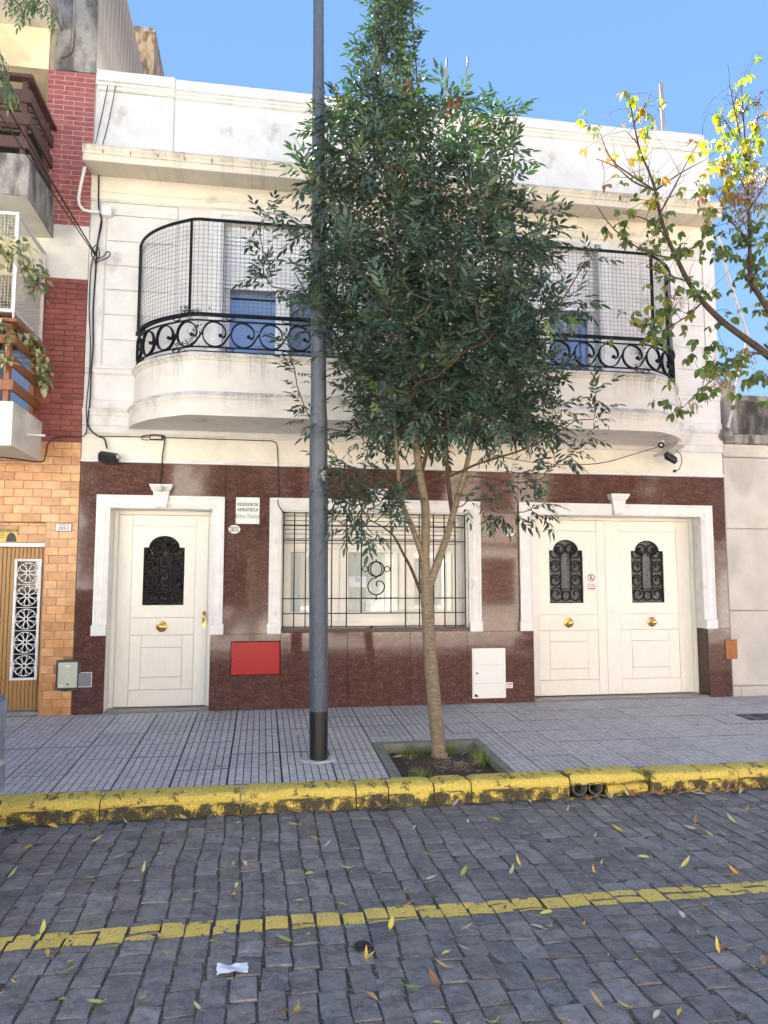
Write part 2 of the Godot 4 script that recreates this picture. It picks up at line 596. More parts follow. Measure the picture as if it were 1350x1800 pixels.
	# bark
	t = texture(256, func(x, y):
		var a: float = g_mid.get_pixel(x, (y * 2) % 256).r
		var b: float = g_fine.get_pixel(x, y).r
		var d: float = g_b2.get_pixel((x + 60) % 256, y).r
		var k := 0.62 + 0.30 * a + 0.12 * b
		var cc := Color(0.60, 0.54, 0.45) * k
		return cc.lerp(Color(0.56, 0.56, 0.47) * k, smoothstep(0.5, 0.75, d)))
	w = tri_mat(mat("bark", Color(1.0, 0.98, 0.95), 0.9), t, 2.6)
	relief(w, tx_fine, 0.8)
	clone("twig_bark", w, Color(0.62, 0.55, 0.46))
	clone("maple_bark", w, Color(0.58, 0.54, 0.52))
	# steel pole: thick coats of blue-grey paint, pitted
	t = texture(256, func(x, y):
		var a: float = g_mid.get_pixel(x, y).r
		var b: float = g_cell.get_pixel(x, y).r
		var k := 0.82 + 0.14 * a + 0.08 * b
		if r.randf() < 0.0015:
			k += 0.5
		return Color(k, k, k))
	w = tri_mat(mat("pole_paint", lin(0.075, 0.092, 0.122), 0.48), t, 2.0)
	relief(w, tx_cell, 0.5)
	w = clone("pole_paint_upper", w, lin(0.092, 0.110, 0.135))
	relief(w, tx_cell, 0.12)
	mat("black_paint", lin(0.008, 0.008, 0.009), 0.4)
	mat("scraped_paint", lin(0.5, 0.5, 0.48), 0.8)
	mat("iron", lin(0.008, 0.008, 0.009), 0.5, 0.0, 0.3)
	mat("iron_dull", lin(0.013, 0.011, 0.010), 0.6, 0.0, 0.3)
	mat("wire", lin(0.03, 0.03, 0.032), 0.5)
	mat("wire_white", lin(0.62, 0.60, 0.55), 0.5)
	mat("cable", lin(0.012, 0.012, 0.012), 0.5)
	mat("white_plastic", lin(0.78, 0.78, 0.75), 0.4)
	mat("grey_plastic", lin(0.40, 0.40, 0.38), 0.5)
	mat("pipe_grey", lin(0.13, 0.13, 0.125), 0.6)
	mat("conduit", lin(0.52, 0.50, 0.50), 0.5)
	mat("black_plastic", lin(0.015, 0.015, 0.014), 0.45)
	w = mat("brass", lin(0.62, 0.40, 0.13), 0.22, 1.0)
	mat("window_paint", lin(0.80, 0.78, 0.70), 0.4)
	mat("shutter_slat", lin(0.82, 0.79, 0.70), 0.5)
	mat("shutter_white", lin(0.82, 0.82, 0.83), 0.5)
	w = mat("pane", Color(0.9, 0.95, 0.93, 0.12), 0.03)
	w.transparency = BaseMaterial3D.TRANSPARENCY_ALPHA
	w = mat("mirror_pane", lin(0.30, 0.36, 0.46), 0.04, 0.55)
	w = mat("dark_glass", lin(0.006, 0.0015, 0.0015), 0.03, 0.0, 0.6)
	relief(w, tx_cell, 2.0)
	w.uv1_triplanar = true
	w.uv1_world_triplanar = true
	w.uv1_scale = Vector3.ONE * 1.8
	w = mat("rippled_glass", lin(0.17, 0.17, 0.165), 0.10, 0.0, 0.6)
	relief(w, tx_cell, 2.0)
	w.uv1_triplanar = true
	w.uv1_world_triplanar = true
	w.uv1_scale = Vector3.ONE * 1.6
	mat("roof_membrane", lin(0.12, 0.10, 0.09), 0.9)
	tri_mat(mat("step_stone", lin(0.24, 0.21, 0.195), 0.35), t, 2.0)
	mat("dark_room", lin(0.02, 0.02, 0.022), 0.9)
	w = tri_mat(mat("curtain", lin(0.80, 0.84, 0.78), 0.95), t, 3.0, 8.0, 0.1, 1.0)
	mat("red_enamel", lin(0.36, 0.002, 0.006), 0.28, 0.0, 0.4)
	mat("white_enamel", lin(0.74, 0.75, 0.72), 0.35)
	mat("meter_paint", lin(0.52, 0.54, 0.42), 0.4)
	mat("meter_grey", lin(0.20, 0.21, 0.22), 0.45)
	w = tri_mat(mat("rusty_sheet", lin(0.42, 0.16, 0.045), 0.7), t, 2.5)
	mat("rust", lin(0.06, 0.035, 0.02), 0.9)
	mat("plaque_white", lin(0.76, 0.80, 0.74), 0.25)
	mat("ink", lin(0.012, 0.012, 0.014), 0.5)
	mat("ink_red", lin(0.45, 0.02, 0.03), 0.5)
	mat("ink_grey", lin(0.10, 0.10, 0.11), 0.5)
	mat("ink_blue", lin(0.05, 0.25, 0.45), 0.5)
	mat("ink_brown", lin(0.12, 0.03, 0.02), 0.5)
	mat("sign_yellow", lin(0.62, 0.42, 0.03), 0.4)
	mat("paper", lin(0.78, 0.78, 0.78), 0.9)
	mat("rail_grey", lin(0.55, 0.54, 0.52), 0.5)
	mat("weathered_steel", lin(0.20, 0.18, 0.18), 0.6)
	# foliage: one leaf material, tinted per leaf
	for k in [["leaf", 0.40, Color(0.42, 0.55, 0.16)], ["leaf_maple", 0.5, Color(0.75, 0.80, 0.20)], ["leaf_fallen", 0.7, Color(0.25, 0.22, 0.08)]]:
		w = mat(k[0], Color(1, 1, 1), k[1], 0.0, 0.45)
		w.vertex_color_use_as_albedo = true
		w.cull_mode = BaseMaterial3D.CULL_DISABLED
		w.backlight_enabled = true
		w.backlight = k[2]
	# car
	w = mat("car_paint", lin(0.26, 0.275, 0.28), 0.3, 0.5)
	w.clearcoat_enabled = true
	w.clearcoat = 1.0
	w.clearcoat_roughness = 0.05
	w = mat("car_paint_red", lin(0.45, 0.012, 0.015), 0.3, 0.2)
	w.clearcoat_enabled = true
	w.clearcoat = 1.0
	w.clearcoat_roughness = 0.05
	mat("car_glass", lin(0.01, 0.012, 0.014), 0.04, 0.0, 0.7)
	mat("rubber", lin(0.012, 0.012, 0.012), 0.8)
	mat("rim_metal", lin(0.5, 0.5, 0.52), 0.3, 1.0)
	mat("lens_clear", lin(0.30, 0.33, 0.38), 0.08, 0.3)
	mat("lens_red", lin(0.35, 0.01, 0.01), 0.1)
	# houses across the street
	mat("far_beige", lin(0.60, 0.54, 0.46), 0.9)
	mat("far_white", lin(0.80, 0.79, 0.76), 0.9)
	mat("far_brick", lin(0.72, 0.68, 0.62), 0.9)
	mat("far_brown", lin(0.10, 0.06, 0.04), 0.7)

# ---------- the ground ----------
const SLOPE := 0.0469          # the pavement rises 0.115 m from the kerb to the wall

func pave_y(z: float) -> float:
	return 0.14 + (2.45 - z) * SLOPE

# is a ground point inside the photograph's view, and how near is it
func in_view(x: float, z: float, margin := 0.0) -> bool:
	var d := Vector3(x, 0, z) - Vector3(0, 1.6, 8)
	var yaw := deg_to_rad(9.45)
	var f := d.x * sin(yaw) - d.z * cos(yaw)
	var s := d.x * cos(yaw) + d.z * sin(yaw)
	return f > 2.2 - margin and absf(s) < f * 0.525 + margin

func sett_shape(seed_: int) -> Array:
	# heights of a 6 x 6 grid over a worn top, the outer ring dropped as the sides
	var k := RandomNumberGenerator.new()
	k.seed = seed_
	var tiltx := k.randf_range(-0.004, 0.004)
	var tiltz := k.randf_range(-0.004, 0.004)
	var skew := k.randf_range(-0.07, 0.07)
	var skew2 := k.randf_range(-0.05, 0.05)
	var bulge := k.randf_range(-1.0, 1.0)
	var g := []
	for j in 6:
		var row := []
		for i in 6:
			var u := [-0.5, -0.47, -0.17, 0.17, 0.47, 0.5][i] as float
			var w := [-0.5, -0.48, -0.17, 0.17, 0.48, 0.5][j] as float
			var y := -0.001 - 0.0026 * (pow(absf(u) * 2.0, 6.0) + pow(absf(w) * 2.0, 6.0)) + tiltx * u + tiltz * w + k.randf_range(-0.0022, 0.0022)
			var u0 := u
			u += skew * w + 0.10 * bulge * w * w
			w += skew2 * u0
			if i == 0 or i == 5 or j == 0 or j == 5:
				y = -0.06
				u += k.randf_range(-0.012, 0.012)
				w += k.randf_range(-0.010, 0.010)
			else:
				u += k.randf_range(-0.02, 0.02)
				w += k.randf_range(-0.015, 0.015)
			row.append(Vector3(u, y, w))
		g.append(row)
	return g

func grid_mesh(g: Array, at := Transform3D.IDENTITY, into: MB = null) -> MB:
	var mb := MB.new() if into == null else into
	var h := g.size()
	var w: int = g[0].size()
	var p := []
	for j in h:
		var row := []
		for i in w:
			row.append(at * g[j][i])
		p.append(row)
	var nn := []
	for j in h:
		var row := []
		for i in w:
			var dx: Vector3 = p[j][mini(i + 1, w - 1)] - p[j][maxi(i - 1, 0)]
			var dz: Vector3 = p[mini(j + 1, h - 1)][i] - p[maxi(j - 1, 0)][i]
			row.append(dz.cross(dx).normalized())
		nn.append(row)
	for j in h - 1:
		for i in w - 1:
			mb.squad(p[j][i], p[j + 1][i], p[j + 1][i + 1], p[j][i + 1], nn[j][i], nn[j + 1][i], nn[j + 1][i + 1], nn[j][i + 1])
	return mb

func sett_mesh(g: Array, at := Transform3D.IDENTITY, into: MB = null) -> MB:
	# worn top with smooth shading, straight sides with their own
	var mb := MB.new() if into == null else into
	var top := []
	for j in range(1, 5):
		top.append(g[j].slice(1, 5))
	grid_mesh(top, at, mb)
	var inner := []
	var outer := []
	for q in [[1, 1], [2, 1], [3, 1], [4, 1], [4, 2], [4, 3], [4, 4], [3, 4], [2, 4], [1, 4], [1, 3], [1, 2]]:
		inner.append(at * g[q[1]][q[0]])
		var o := [q[0], q[1]]
		o[0] = 0 if q[0] == 1 else 5 if q[0] == 4 else q[0]
		o[1] = 0 if q[1] == 1 else 5 if q[1] == 4 else q[1]
		outer.append(at * g[o[1]][o[0]])
	for i in 12:
		var k := (i + 1) % 12
		mb.oq([inner[i], inner[k], outer[k], outer[i]], (inner[i] + inner[k]) * 0.5 - at.origin + Vector3(0, 0.02, 0))
	return mb

func sett_height(g: Array, u: float, w: float) -> float:
	# height of the sett's top at u, w (both -0.5 .. 0.5), between the grid's rows and columns
	var s := [-0.5, -0.47, -0.17, 0.17, 0.47, 0.5]
	var i := 1
	while i < 3 and u > s[i + 1]:
		i += 1
	var j := 1
	while j < 3 and w > s[j + 1]:
		j += 1
	var a: float = clampf((u - s[i]) / (s[i + 1] - s[i]), 0, 1)
	var b: float = clampf((w - s[j]) / (s[j + 1] - s[j]), 0, 1)
	return lerpf(lerpf(g[j][i].y, g[j][i + 1].y, a), lerpf(g[j + 1][i].y, g[j + 1][i + 1].y, a), b)

func build_road() -> void:
	rng.seed = 101
	var road := structure("road")
	var bed := MB.new()
	bed.quad(Vector3(-30, -0.006, 9.9), Vector3(34, -0.006, 9.9), Vector3(34, -0.006, 2.5), Vector3(-30, -0.006, 2.5))
	part(road, "joint_bed", bed, M.joint_dirt)
	var shapes := []
	var meshes := []
	for i in 16:
		var g := sett_shape(500 + i)
		shapes.append(g)
		meshes.append(sett_mesh(g).mesh())
	var all := []
	var x := -3.4
	var wob := noise(0.35, 77, 2)
	while x < 6.8:
		var w := rng.randf_range(0.108, 0.148)
		var z := 2.655 + rng.randf_range(0.0, 0.12)
		while z < 8.6:
			var l := rng.randf_range(0.13, 0.215)
			var cx := x + w * 0.5 + 0.045 * wob.get_noise_2d(x * 1.0, z * 1.9)
			var cz := z + l * 0.5
			var k := rng.randi() % 16
			var b := Basis.from_euler(Vector3(rng.randf_range(-0.016, 0.016), rng.randf_range(-0.04, 0.04), rng.randf_range(-0.02, 0.02)))
			b = b.scaled_local(Vector3(w - rng.randf_range(0.002, 0.009), 1.0, l - rng.randf_range(0.001, 0.007)))
			var tr := Transform3D(b, Vector3(cx, rng.randf_range(-0.0005, 0.004) + 0.002 * wob.get_noise_2d(cx * 0.8, cz * 0.8), cz))
			all.append({"x": tr, "k": k, "m": rng.randi() % 6, "d": tr.origin.distance_to(Vector3(0, 1.6, 8)), "c": Vector2(cx, cz), "w": w, "l": l})
			z += l
		x += w
	var seen := all.filter(func(a): return in_view(a.c.x, a.c.y, 0.03))
	seen.sort_custom(func(a, b): return a.d < b.d)
	for i in mini(300, seen.size()):
		var a = seen[i]
		a.own = true
		piece(road, "sett", meshes[a.k], M["sett_%d" % a.m], a.x)
	var rest := []
	for i in 6:
		rest.append(MB.new())
	for a in all:
		if not a.has("own"):
			sett_mesh(shapes[a.k], a.x, rest[a.m])
	for i in 6:
		var o := part(road, "setts_beyond", rest[i], M["sett_%d" % i])
		o.set_meta("kind", "stuff")
	# yellow line: paint on the tops of the setts, chipped at the edges
	var line := MB.new()
	var chip := noise(9.0, 5, 3)
	var edge := noise(2.2, 6, 2)
	for a in all:
		var c: Vector2 = a.c
		if absf(c.y - 4.355) > 0.26:
			continue
		var inv: Transform3D = a.x.affine_inverse()
		var nx := 9
		var nz := 8
		var z0 := 4.284 + 0.010 * edge.get_noise_1d(c.x)
		var z1 := 4.424 + 0.010 * edge.get_noise_1d(c.x + 50.0)
		for i in nx:
			for j in nz:
				var u0 := lerpf(-0.478, 0.478, float(i) / nx)
				var u1 := lerpf(-0.478, 0.478, float(i + 1) / nx)
				var q := []
				var ok := true
				for uv in [[u0, j], [u0, j + 1], [u1, j + 1], [u1, j]]:
					var wz := lerpf(z0, z1, float(uv[1]) / nz)
					var wl: float = (inv * Vector3(c.x, a.x.origin.y, wz)).z
					if absf(wl) > 0.53:
						ok = false
						break
					q.append(a.x * Vector3(uv[0], sett_height(shapes[a.k], uv[0], clampf(wl, -0.47, 0.47)) + 0.0035, wl))
				if not ok:
					continue
				var mid: Vector3 = (q[0] + q[2]) * 0.5
				var near_edge := 0.28 if j == 0 or j == nz - 1 else 0.0
				if chip.get_noise_2d(mid.x, mid.z) > 0.62 - near_edge:
					continue
				line.quad(q[0], q[1], q[2], q[3])
	part(road, "painted_line", line, M.line_paint, "yellow painted line running along the setts")
	# blades of grass and moss in the joints
	var gb := MB.new()
	gb.use_col = true
	for i in 520:
		var a = all[rng.randi() % all.size()]
		if not in_view(a.c.x, a.c.y, 0.2):
			continue
		var cx: float = a.c.x + a.w * 0.5 * (1 if rng.randf() < 0.5 else -1)
		var cz: float = a.c.y + rng.randf_range(-0.1, 0.1)
		if noise(1.2, 8, 2).get_noise_2d(cx, cz) < 0.02:
			continue
		for k in rng.randi_range(3, 7):
			gb.col = [Color(0.06, 0.075, 0.03), Color(0.12, 0.11, 0.05), Color(0.08, 0.10, 0.03)][k % 3]
			blade(gb, Vector3(cx + rng.randf_range(-0.008, 0.008), -0.009, cz + rng.randf_range(-0.03, 0.03)), rng.randf_range(0.015, 0.035), 0.0022)
	var gr := part(road, "joint_grass", gb, M.leaf_fallen)
	gr.set_meta("kind", "stuff")
	# far half of the road, the kerb and the pavement across the street
	var far := structure("far_pavement")
	var fp := MB.new()
	fp.box(-30, 34, -0.1, 0.14, 9.9, 12.6)
	part(far, "slab", fp, M.tile_1)

func blade(mb: MB, at: Vector3, h: float, w: float) -> void:
	var a := rng.randf() * TAU
	var s := Vector3(cos(a), 0, sin(a)) * w
	var lean := Vector3(rng.randf_range(-0.6, 0.6), 0, rng.randf_range(-0.6, 0.6)) * h
	var m := at + lean * 0.35 + Vector3.UP * h * 0.6
	mb.quad(at - s, at + s, m + s * 0.8, m - s * 0.8)
	mb.tri(m - s * 0.8, m + s * 0.8, at + lean + Vector3.UP * h)

# ---------- pavement and kerb ----------
func tile_mesh(bars: int, length: float, seed_: int) -> MB:
	# a cement tile with raised bars that run across the pavement
	var mb := MB.new()
	var p := 0.4 / 7.0
	var d := 0.009
	var k := RandomNumberGenerator.new()
	k.seed = seed_
	var z0 := 0.0035
	var z1 := length - 0.0035
	for i in bars:
		var a := i * p + (0.004 if i == 0 else 0.0)
		var b := (i + 1) * p - (0.004 if i == bars - 1 else 0.0)
		var y := k.randf_range(-0.0006, 0.0006)
		a += 0.0026
		b -= 0.0026
		var g := 0.0016
		var pts := [Vector2(a, y - d), Vector2(a + g, y), Vector2(b - g, y), Vector2(b, y - d)]
		for q in 3:
			mb.quad(Vector3(pts[q].x, pts[q].y, z1), Vector3(pts[q + 1].x, pts[q + 1].y, z1), Vector3(pts[q + 1].x, pts[q + 1].y, z0), Vector3(pts[q].x, pts[q].y, z0))
	mb.quad(Vector3(0.003, -0.03, z1), Vector3(bars * p - 0.003, -0.03, z1), Vector3(bars * p - 0.003, -0.005, z1), Vector3(0.003, -0.005, z1))
	mb.quad(Vector3(bars * p - 0.003, -0.03, z0), Vector3(0.003, -0.03, z0), Vector3(0.003, -0.005, z0), Vector3(bars * p - 0.003, -0.005, z0))
	return mb

func build_pavement() -> void:
	rng.seed = 202
	var pave := structure("pavement")
	var bed := MB.new()
	bed.quad(Vector3(-30, pave_y(2.45) - 0.009, 2.45), Vector3(0.99, pave_y(2.45) - 0.009, 2.45), Vector3(0.99, pave_y(-0.3) - 0.009, -0.3), Vector3(-30, pave_y(-0.3) - 0.009, -0.3))
	bed.quad(Vector3(1.96, pave_y(2.45) - 0.009, 2.45), Vector3(34, pave_y(2.45) - 0.009, 2.45), Vector3(34, pave_y(-0.3) - 0.009, -0.3), Vector3(1.96, pave_y(-0.3) - 0.009, -0.3))
	bed.quad(Vector3(0.99, pave_y(1.46) - 0.009, 1.46), Vector3(1.96, pave_y(1.46) - 0.009, 1.46), Vector3(1.96, pave_y(-0.3) - 0.009, -0.3), Vector3(0.99, pave_y(-0.3) - 0.009, -0.3))
	part(pave, "mortar_bed", bed, M.mortar_bed)
	var full := []
	for i in 4:
		full.append(tile_mesh(7, 0.4, 40 + i).mesh())
	var half := tile_mesh(4, 0.4, 50).mesh()
	var half2 := tile_mesh(4, 0.2, 51).mesh()
	var short_ := tile_mesh(7, 0.2, 52).mesh()
	var thin := tile_mesh(7, 0.05, 53).mesh()
	var base := Basis(Vector3.RIGHT, -atan(SLOPE)).inverse()
	for c in range(-11, 16):
		for r in 7:
			var x := 0.975 + 0.4 * c
			var z := 2.45 - 0.4 * (r + 1)
			var m: Mesh = full[rng.randi() % 4]
			if r == 6:
				m = thin
				z = 0.0
			if (c == 0 or c == 1) and r < 3:
				if r < 2:
					continue
				m = short_
			if c == 2 and r < 3:
				if r < 2:
					m = half
					x += 0.1714
				else:
					piece(pave, "paving_tile", half2, M.tile_0, Transform3D(base, Vector3(x - 0.0286, pave_y(z), z)))
					m = half
					x += 0.1714
			var tilt := Basis.from_euler(Vector3(rng.randf_range(-0.004, 0.004), rng.randf_range(-0.003, 0.003), rng.randf_range(-0.004, 0.004)))
			piece(pave, "paving_tile", m, M["tile_%d" % [0, 1, 1, 2, 3, 0][rng.randi() % 6]], Transform3D(tilt * base, Vector3(x, pave_y(z) + rng.randf_range(-0.0015, 0.0015), z)))
	# square of earth round the tree, framed in cement
	var pit := holder(pave, "tree_pit")
	var rim := MB.new()
	for q in [[0.98, 1.06, 1.46, 2.45], [1.875, 1.944, 1.46, 2.45], [1.06, 1.875, 1.46, 1.535]]:
		var y0 := pave_y(q[3])
		var y1 := pave_y(q[2])
		var b := 0.006
		rim.quad(Vector3(q[0], y0 + b, q[3]), Vector3(q[1], y0 + b, q[3]), Vector3(q[1], y1 + b, q[2]), Vector3(q[0], y1 + b, q[2]))
		rim.quad(Vector3(q[1], y0 - 0.2, q[3]), Vector3(q[1], y1 - 0.2, q[2]), Vector3(q[1], y1 + b, q[2]), Vector3(q[1], y0 + b, q[3]))
		rim.quad(Vector3(q[0], y1 - 0.2, q[2]), Vector3(q[0], y0 - 0.2, q[3]), Vector3(q[0], y0 + b, q[3]), Vector3(q[0], y1 + b, q[2]))
		rim.quad(Vector3(q[0], y0 - 0.2, q[3]), Vector3(q[1], y0 - 0.2, q[3]), Vector3(q[1], y0 + b, q[3]), Vector3(q[0], y0 + b, q[3]))
	part(pit, "pit_rim", rim, M.mossy_cement)
	var g := []
	var bump := noise(3.0, 9, 3)
	for j in 20:
		var row := []
		for i in 18:
			var x := lerpf(1.055, 1.88, i / 17.0)
			var z := lerpf(1.53, 2.46, j / 19.0)
			row.append(Vector3(x, 0.095 + 0.025 * bump.get_noise_2d(x, z) + 0.05 * exp(-14.0 * Vector2(x - 1.49, z - 1.86).length_squared()), z))
		g.append(row)
	part(pit, "soil", grid_mesh(g), M.soil)
	# kerb: painted granite lengths
	var kerb := structure("kerb")
	var cuts := [-6.0, -3.9, -2.35, -1.05, -0.12, 0.69, 0.925, 1.26, 1.54, 2.30]
	for i in cuts.size() - 1:
		kerb_stone(kerb, cuts[i], cuts[i + 1], 0.0, -0.1, i)
	kerb_stone(kerb, 2.305, 2.93, 0.012, 0.085, 20)      # the cracked length over the drains
	kerb_stone(kerb, 2.60, 2.935, -0.069, -0.1, 21)      # its broken lower lip
	kerb_stone(kerb, 2.955, 3.69, 0.0, -0.1, 22)
	kerb_stone(kerb, 3.69, 4.75, 0.0, -0.1, 23)
	kerb_stone(kerb, 4.75, 5.9, 0.0, -0.1, 24)
	kerb_stone(kerb, 5.9, 7.6, 0.0, -0.1, 25)
	var core := MB.new()
	core.box(2.31, 2.92, -0.1, 0.07, 2.46, 2.52)
	part(kerb, "backing", core, M.soil)

func kerb_stone(parent: Node, x0: float, x1: float, top: float, bottom: float, seed_: int) -> void:
	# rounded profile from the back of the top round to the foot, roughened
	var h := 0.145 + top
	var prof := [Vector2(2.452, h - 0.006), Vector2(2.458, h), Vector2(2.53, h + 0.003), Vector2(2.60, h), Vector2(2.635, h - 0.006), Vector2(2.655, h - 0.022), Vector2(2.664, h - 0.045)]
	var y := h - 0.075
	while y > bottom + 0.02:
		prof.append(Vector2(2.667 + 0.006 * (h - y), y))
		y -= 0.03
	prof.append(Vector2(2.672, bottom))
	var nx := maxi(4, int((x1 - x0) / 0.05))
	var rough := noise(3.5, seed_ + 60, 4)
	var g := []
	var uv := []
	for i in nx + 1:
		var f := float(i) / nx
		var x := lerpf(x0 + 0.004, x1 - 0.004, f)
		var endk := minf(f, 1.0 - f) * (x1 - x0)
		var rnd := 0.018 * clampf(1.0 - endk / 0.03, 0, 1)
		var row := []
		var ruv := []
		for j in prof.size():
			var p: Vector2 = prof[j]
			var d := 0.016 * rough.get_noise_2d(x, j * 0.09) + 0.006 * rough.get_noise_2d(x * 5.0, j * 0.4 + 30.0)
			var o := Vector2(p.x - 2.53, p.y - 0.02).normalized()
			if j < 2:
				d *= 0.3
			row.append(Vector3(x, p.y + (d - rnd) * maxf(o.y, 0.25), p.x + (d - rnd) * maxf(o.x, 0.0) if j > 2 else p.x))
			ruv.append(Vector2((x + seed_ * 0.13) / 2.0, clampf(float(j) / (0.145 + 0.1) * 0.0 + (0.02 + 0.06 * j if j < 7 else 0.46 + (h - p.y) * 2.4), 0, 0.99)))
		g.append(row)
		uv.append(ruv)
	var mb := MB.new()
	var m := prof.size()
	for i in nx:
		for j in m - 1:
			var nn := []
			for q in [[i, j], [i, j + 1], [i + 1, j + 1], [i + 1, j]]:
				var dx: Vector3 = g[mini(q[0] + 1, nx)][q[1]] - g[maxi(q[0] - 1, 0)][q[1]]
				var dp: Vector3 = g[q[0]][mini(q[1] + 1, m - 1)] - g[q[0]][maxi(q[1] - 1, 0)]
				nn.append(dp.cross(dx).normalized())
			mb.squad(g[i][j], g[i][j + 1], g[i + 1][j + 1], g[i + 1][j], nn[0], nn[1], nn[2], nn[3], uv[i][j], uv[i][j + 1], uv[i + 1][j + 1], uv[i + 1][j])
	for e in [0, nx]:
		for j in m - 1:
			var a: Vector3 = g[e][j]
			var b: Vector3 = g[e][j + 1]
			var cc := Vector3(a.x, bottom, 2.452)
			mb.ot(a, b, cc, Vector3(-1 if e == 0 else 1, 0, 0))
	part(parent, "kerb_stone", mb, M.kerb_paint)

# ---------- the white house ----------
const HX0 := -1.877
const HX1 := 5.49

func balcony_path(n: int) -> Array:
	# three stretches in plan: the curved left return, the straight front, the curved right return; each a list of [point, outward normal]
	var out := []
	for side in 3:
		var pts := []
		if side == 1:
			for i in 2:
				pts.append([Vector2(lerpf(-0.705, 4.185, i), 0.8), Vector2(0, 1)])
		else:
			for i in n + 1:
				var t := float(i) / n
				var a := Vector2(-1.40, 0.0)
				var b := Vector2(-1.30, 0.50)
				var c := Vector2(-0.705, 0.8)
				var p := a * (1 - t) * (1 - t) + b * 2 * t * (1 - t) + c * t * t
				var d := ((b - a) * (1 - t) + (c - b) * t).normalized()
				var nn := Vector2(-d.y, d.x)
				if side == 2:
					p.x = 3.48 - p.x
					nn.x = -nn.x
				pts.append([p, nn])
			if side == 2:
				pts.reverse()
		out.append(pts)
	return out

func path_offset(path: Array, off: float) -> Array:
	# the path moved outward by off, its corners mitred; three lists of [point, normal for shading]
	var out := []
	for s in 3:
		var r := []
		for i in path[s].size():
			var p: Vector2 = path[s][i][0]
			var nn: Vector2 = path[s][i][1]
			var m := nn
			if s < 2 and i == path[s].size() - 1:
				var o: Vector2 = path[s + 1][0][1]
				m = (nn + o) / (1.0 + nn.dot(o))
			if s > 0 and i == 0:
				var o: Vector2 = path[s - 1][-1][1]
				m = (nn + o) / (1.0 + nn.dot(o))
			r.append([p + m * off, nn])
		out.append(r)
	return out

func balcony_sweep(mb: MB, prof: Array, n := 14) -> void:
	# profile of (outset, y) from top to bottom round the balcony; uv runs in metres along and 0..1 down
	var path := balcony_path(n)
	var rings := []
	for p in prof:
		rings.append(path_offset(path, p.x))
	var ytop: float = prof[0].y
	var ybot: float = prof[-1].y
	var run := 0.0
	for s in 3:
		for i in path[s].size() - 1:
			var l: float = path[s][i][0].distance_to(path[s][i + 1][0])
			for j in prof.size() - 1:
				var a: Vector2 = rings[j][s][i][0]
				var b: Vector2 = rings[j][s][i + 1][0]
				var c: Vector2 = rings[j + 1][s][i + 1][0]
				var d: Vector2 = rings[j + 1][s][i][0]
				var q: Vector2 = prof[j]
				var w: Vector2 = prof[j + 1]
				var t := Vector2(q.y - w.y, w.x - q.x).normalized()
				var n0: Vector2 = rings[j][s][i][1]
				var n1: Vector2 = rings[j][s][i + 1][1]
				var na := Vector3(n0.x * t.x, t.y, n0.y * t.x)
				var nb := Vector3(n1.x * t.x, t.y, n1.y * t.x)
				var v0 := (ytop - q.y) / (ytop - ybot)
				var v1 := (ytop - w.y) / (ytop - ybot)
				var u0 := run / 3.0
				var u1 := (run + l) / 3.0
				mb.squad(Vector3(d.x, w.y, d.y), Vector3(c.x, w.y, c.y), Vector3(b.x, q.y, b.y), Vector3(a.x, q.y, a.y), na, nb, nb, na, Vector2(u0, v1), Vector2(u1, v1), Vector2(u1, v0), Vector2(u0, v0))
			run += l

func path_at(off: float, n := 40) -> Curve3D:
	var c := Curve3D.new()
	c.bake_interval = 0.02
	var r := path_offset(balcony_path(n), off)
	for s in 3:
		for i in r[s].size():
			if s > 0 and i == 0:
				continue
			c.add_point(Vector3(r[s][i][0].x, 0, r[s][i][0].y))
	return c

func on_path(c: Curve3D, s: float, y: float, out := 0.0) -> Vector3:
	var p := c.sample_baked(s)
	if out != 0.0:
		var q := c.sample_baked(minf(s + 0.03, c.get_baked_length())) - c.sample_baked(maxf(s - 0.03, 0.0))
		p += Vector3(-q.z, 0, q.x).normalized() * out
	return Vector3(p.x, y, p.z)

# flat bar that follows points (run, height) on the balcony path; depth is across the railing
func path_ribbon(mb: MB, c: Curve3D, p: Array, th: float, depth: float) -> void:
	var m := p.size()
	var ring := []
	for i in m:
		var a: Vector2 = p[maxi(i - 1, 0)]
		var b: Vector2 = p[mini(i + 1, m - 1)]
		var d := (b - a).normalized().orthogonal() * th * 0.5
		var l: Vector2 = p[i] + d
		var r: Vector2 = p[i] - d
		ring.append([on_path(c, l.x, l.y, depth * 0.5), on_path(c, r.x, r.y, depth * 0.5), on_path(c, r.x, r.y, -depth * 0.5), on_path(c, l.x, l.y, -depth * 0.5)])
	for i in m - 1:
		var ce := Vector3.ZERO
		for k in 4:
			ce += ring[i][k] / 4.0
		for k in 4:
			var q := (k + 1) % 4
			mb.oq([ring[i][k], ring[i][q], ring[i + 1][q], ring[i + 1][k]], (ring[i][k] + ring[i][q]) * 0.5 - ce)

func spiral(c: Vector2, r0: float, r1: float, a0: float, turns: float, n := 26) -> Array:
	var out := []
	for i in n + 1:
		var t := float(i) / n
		var a := a0 + turns * TAU * t
		var r := lerpf(r0, r1, pow(t, 0.8))
		out.append(c + Vector2(cos(a), sin(a)) * r)
	return out

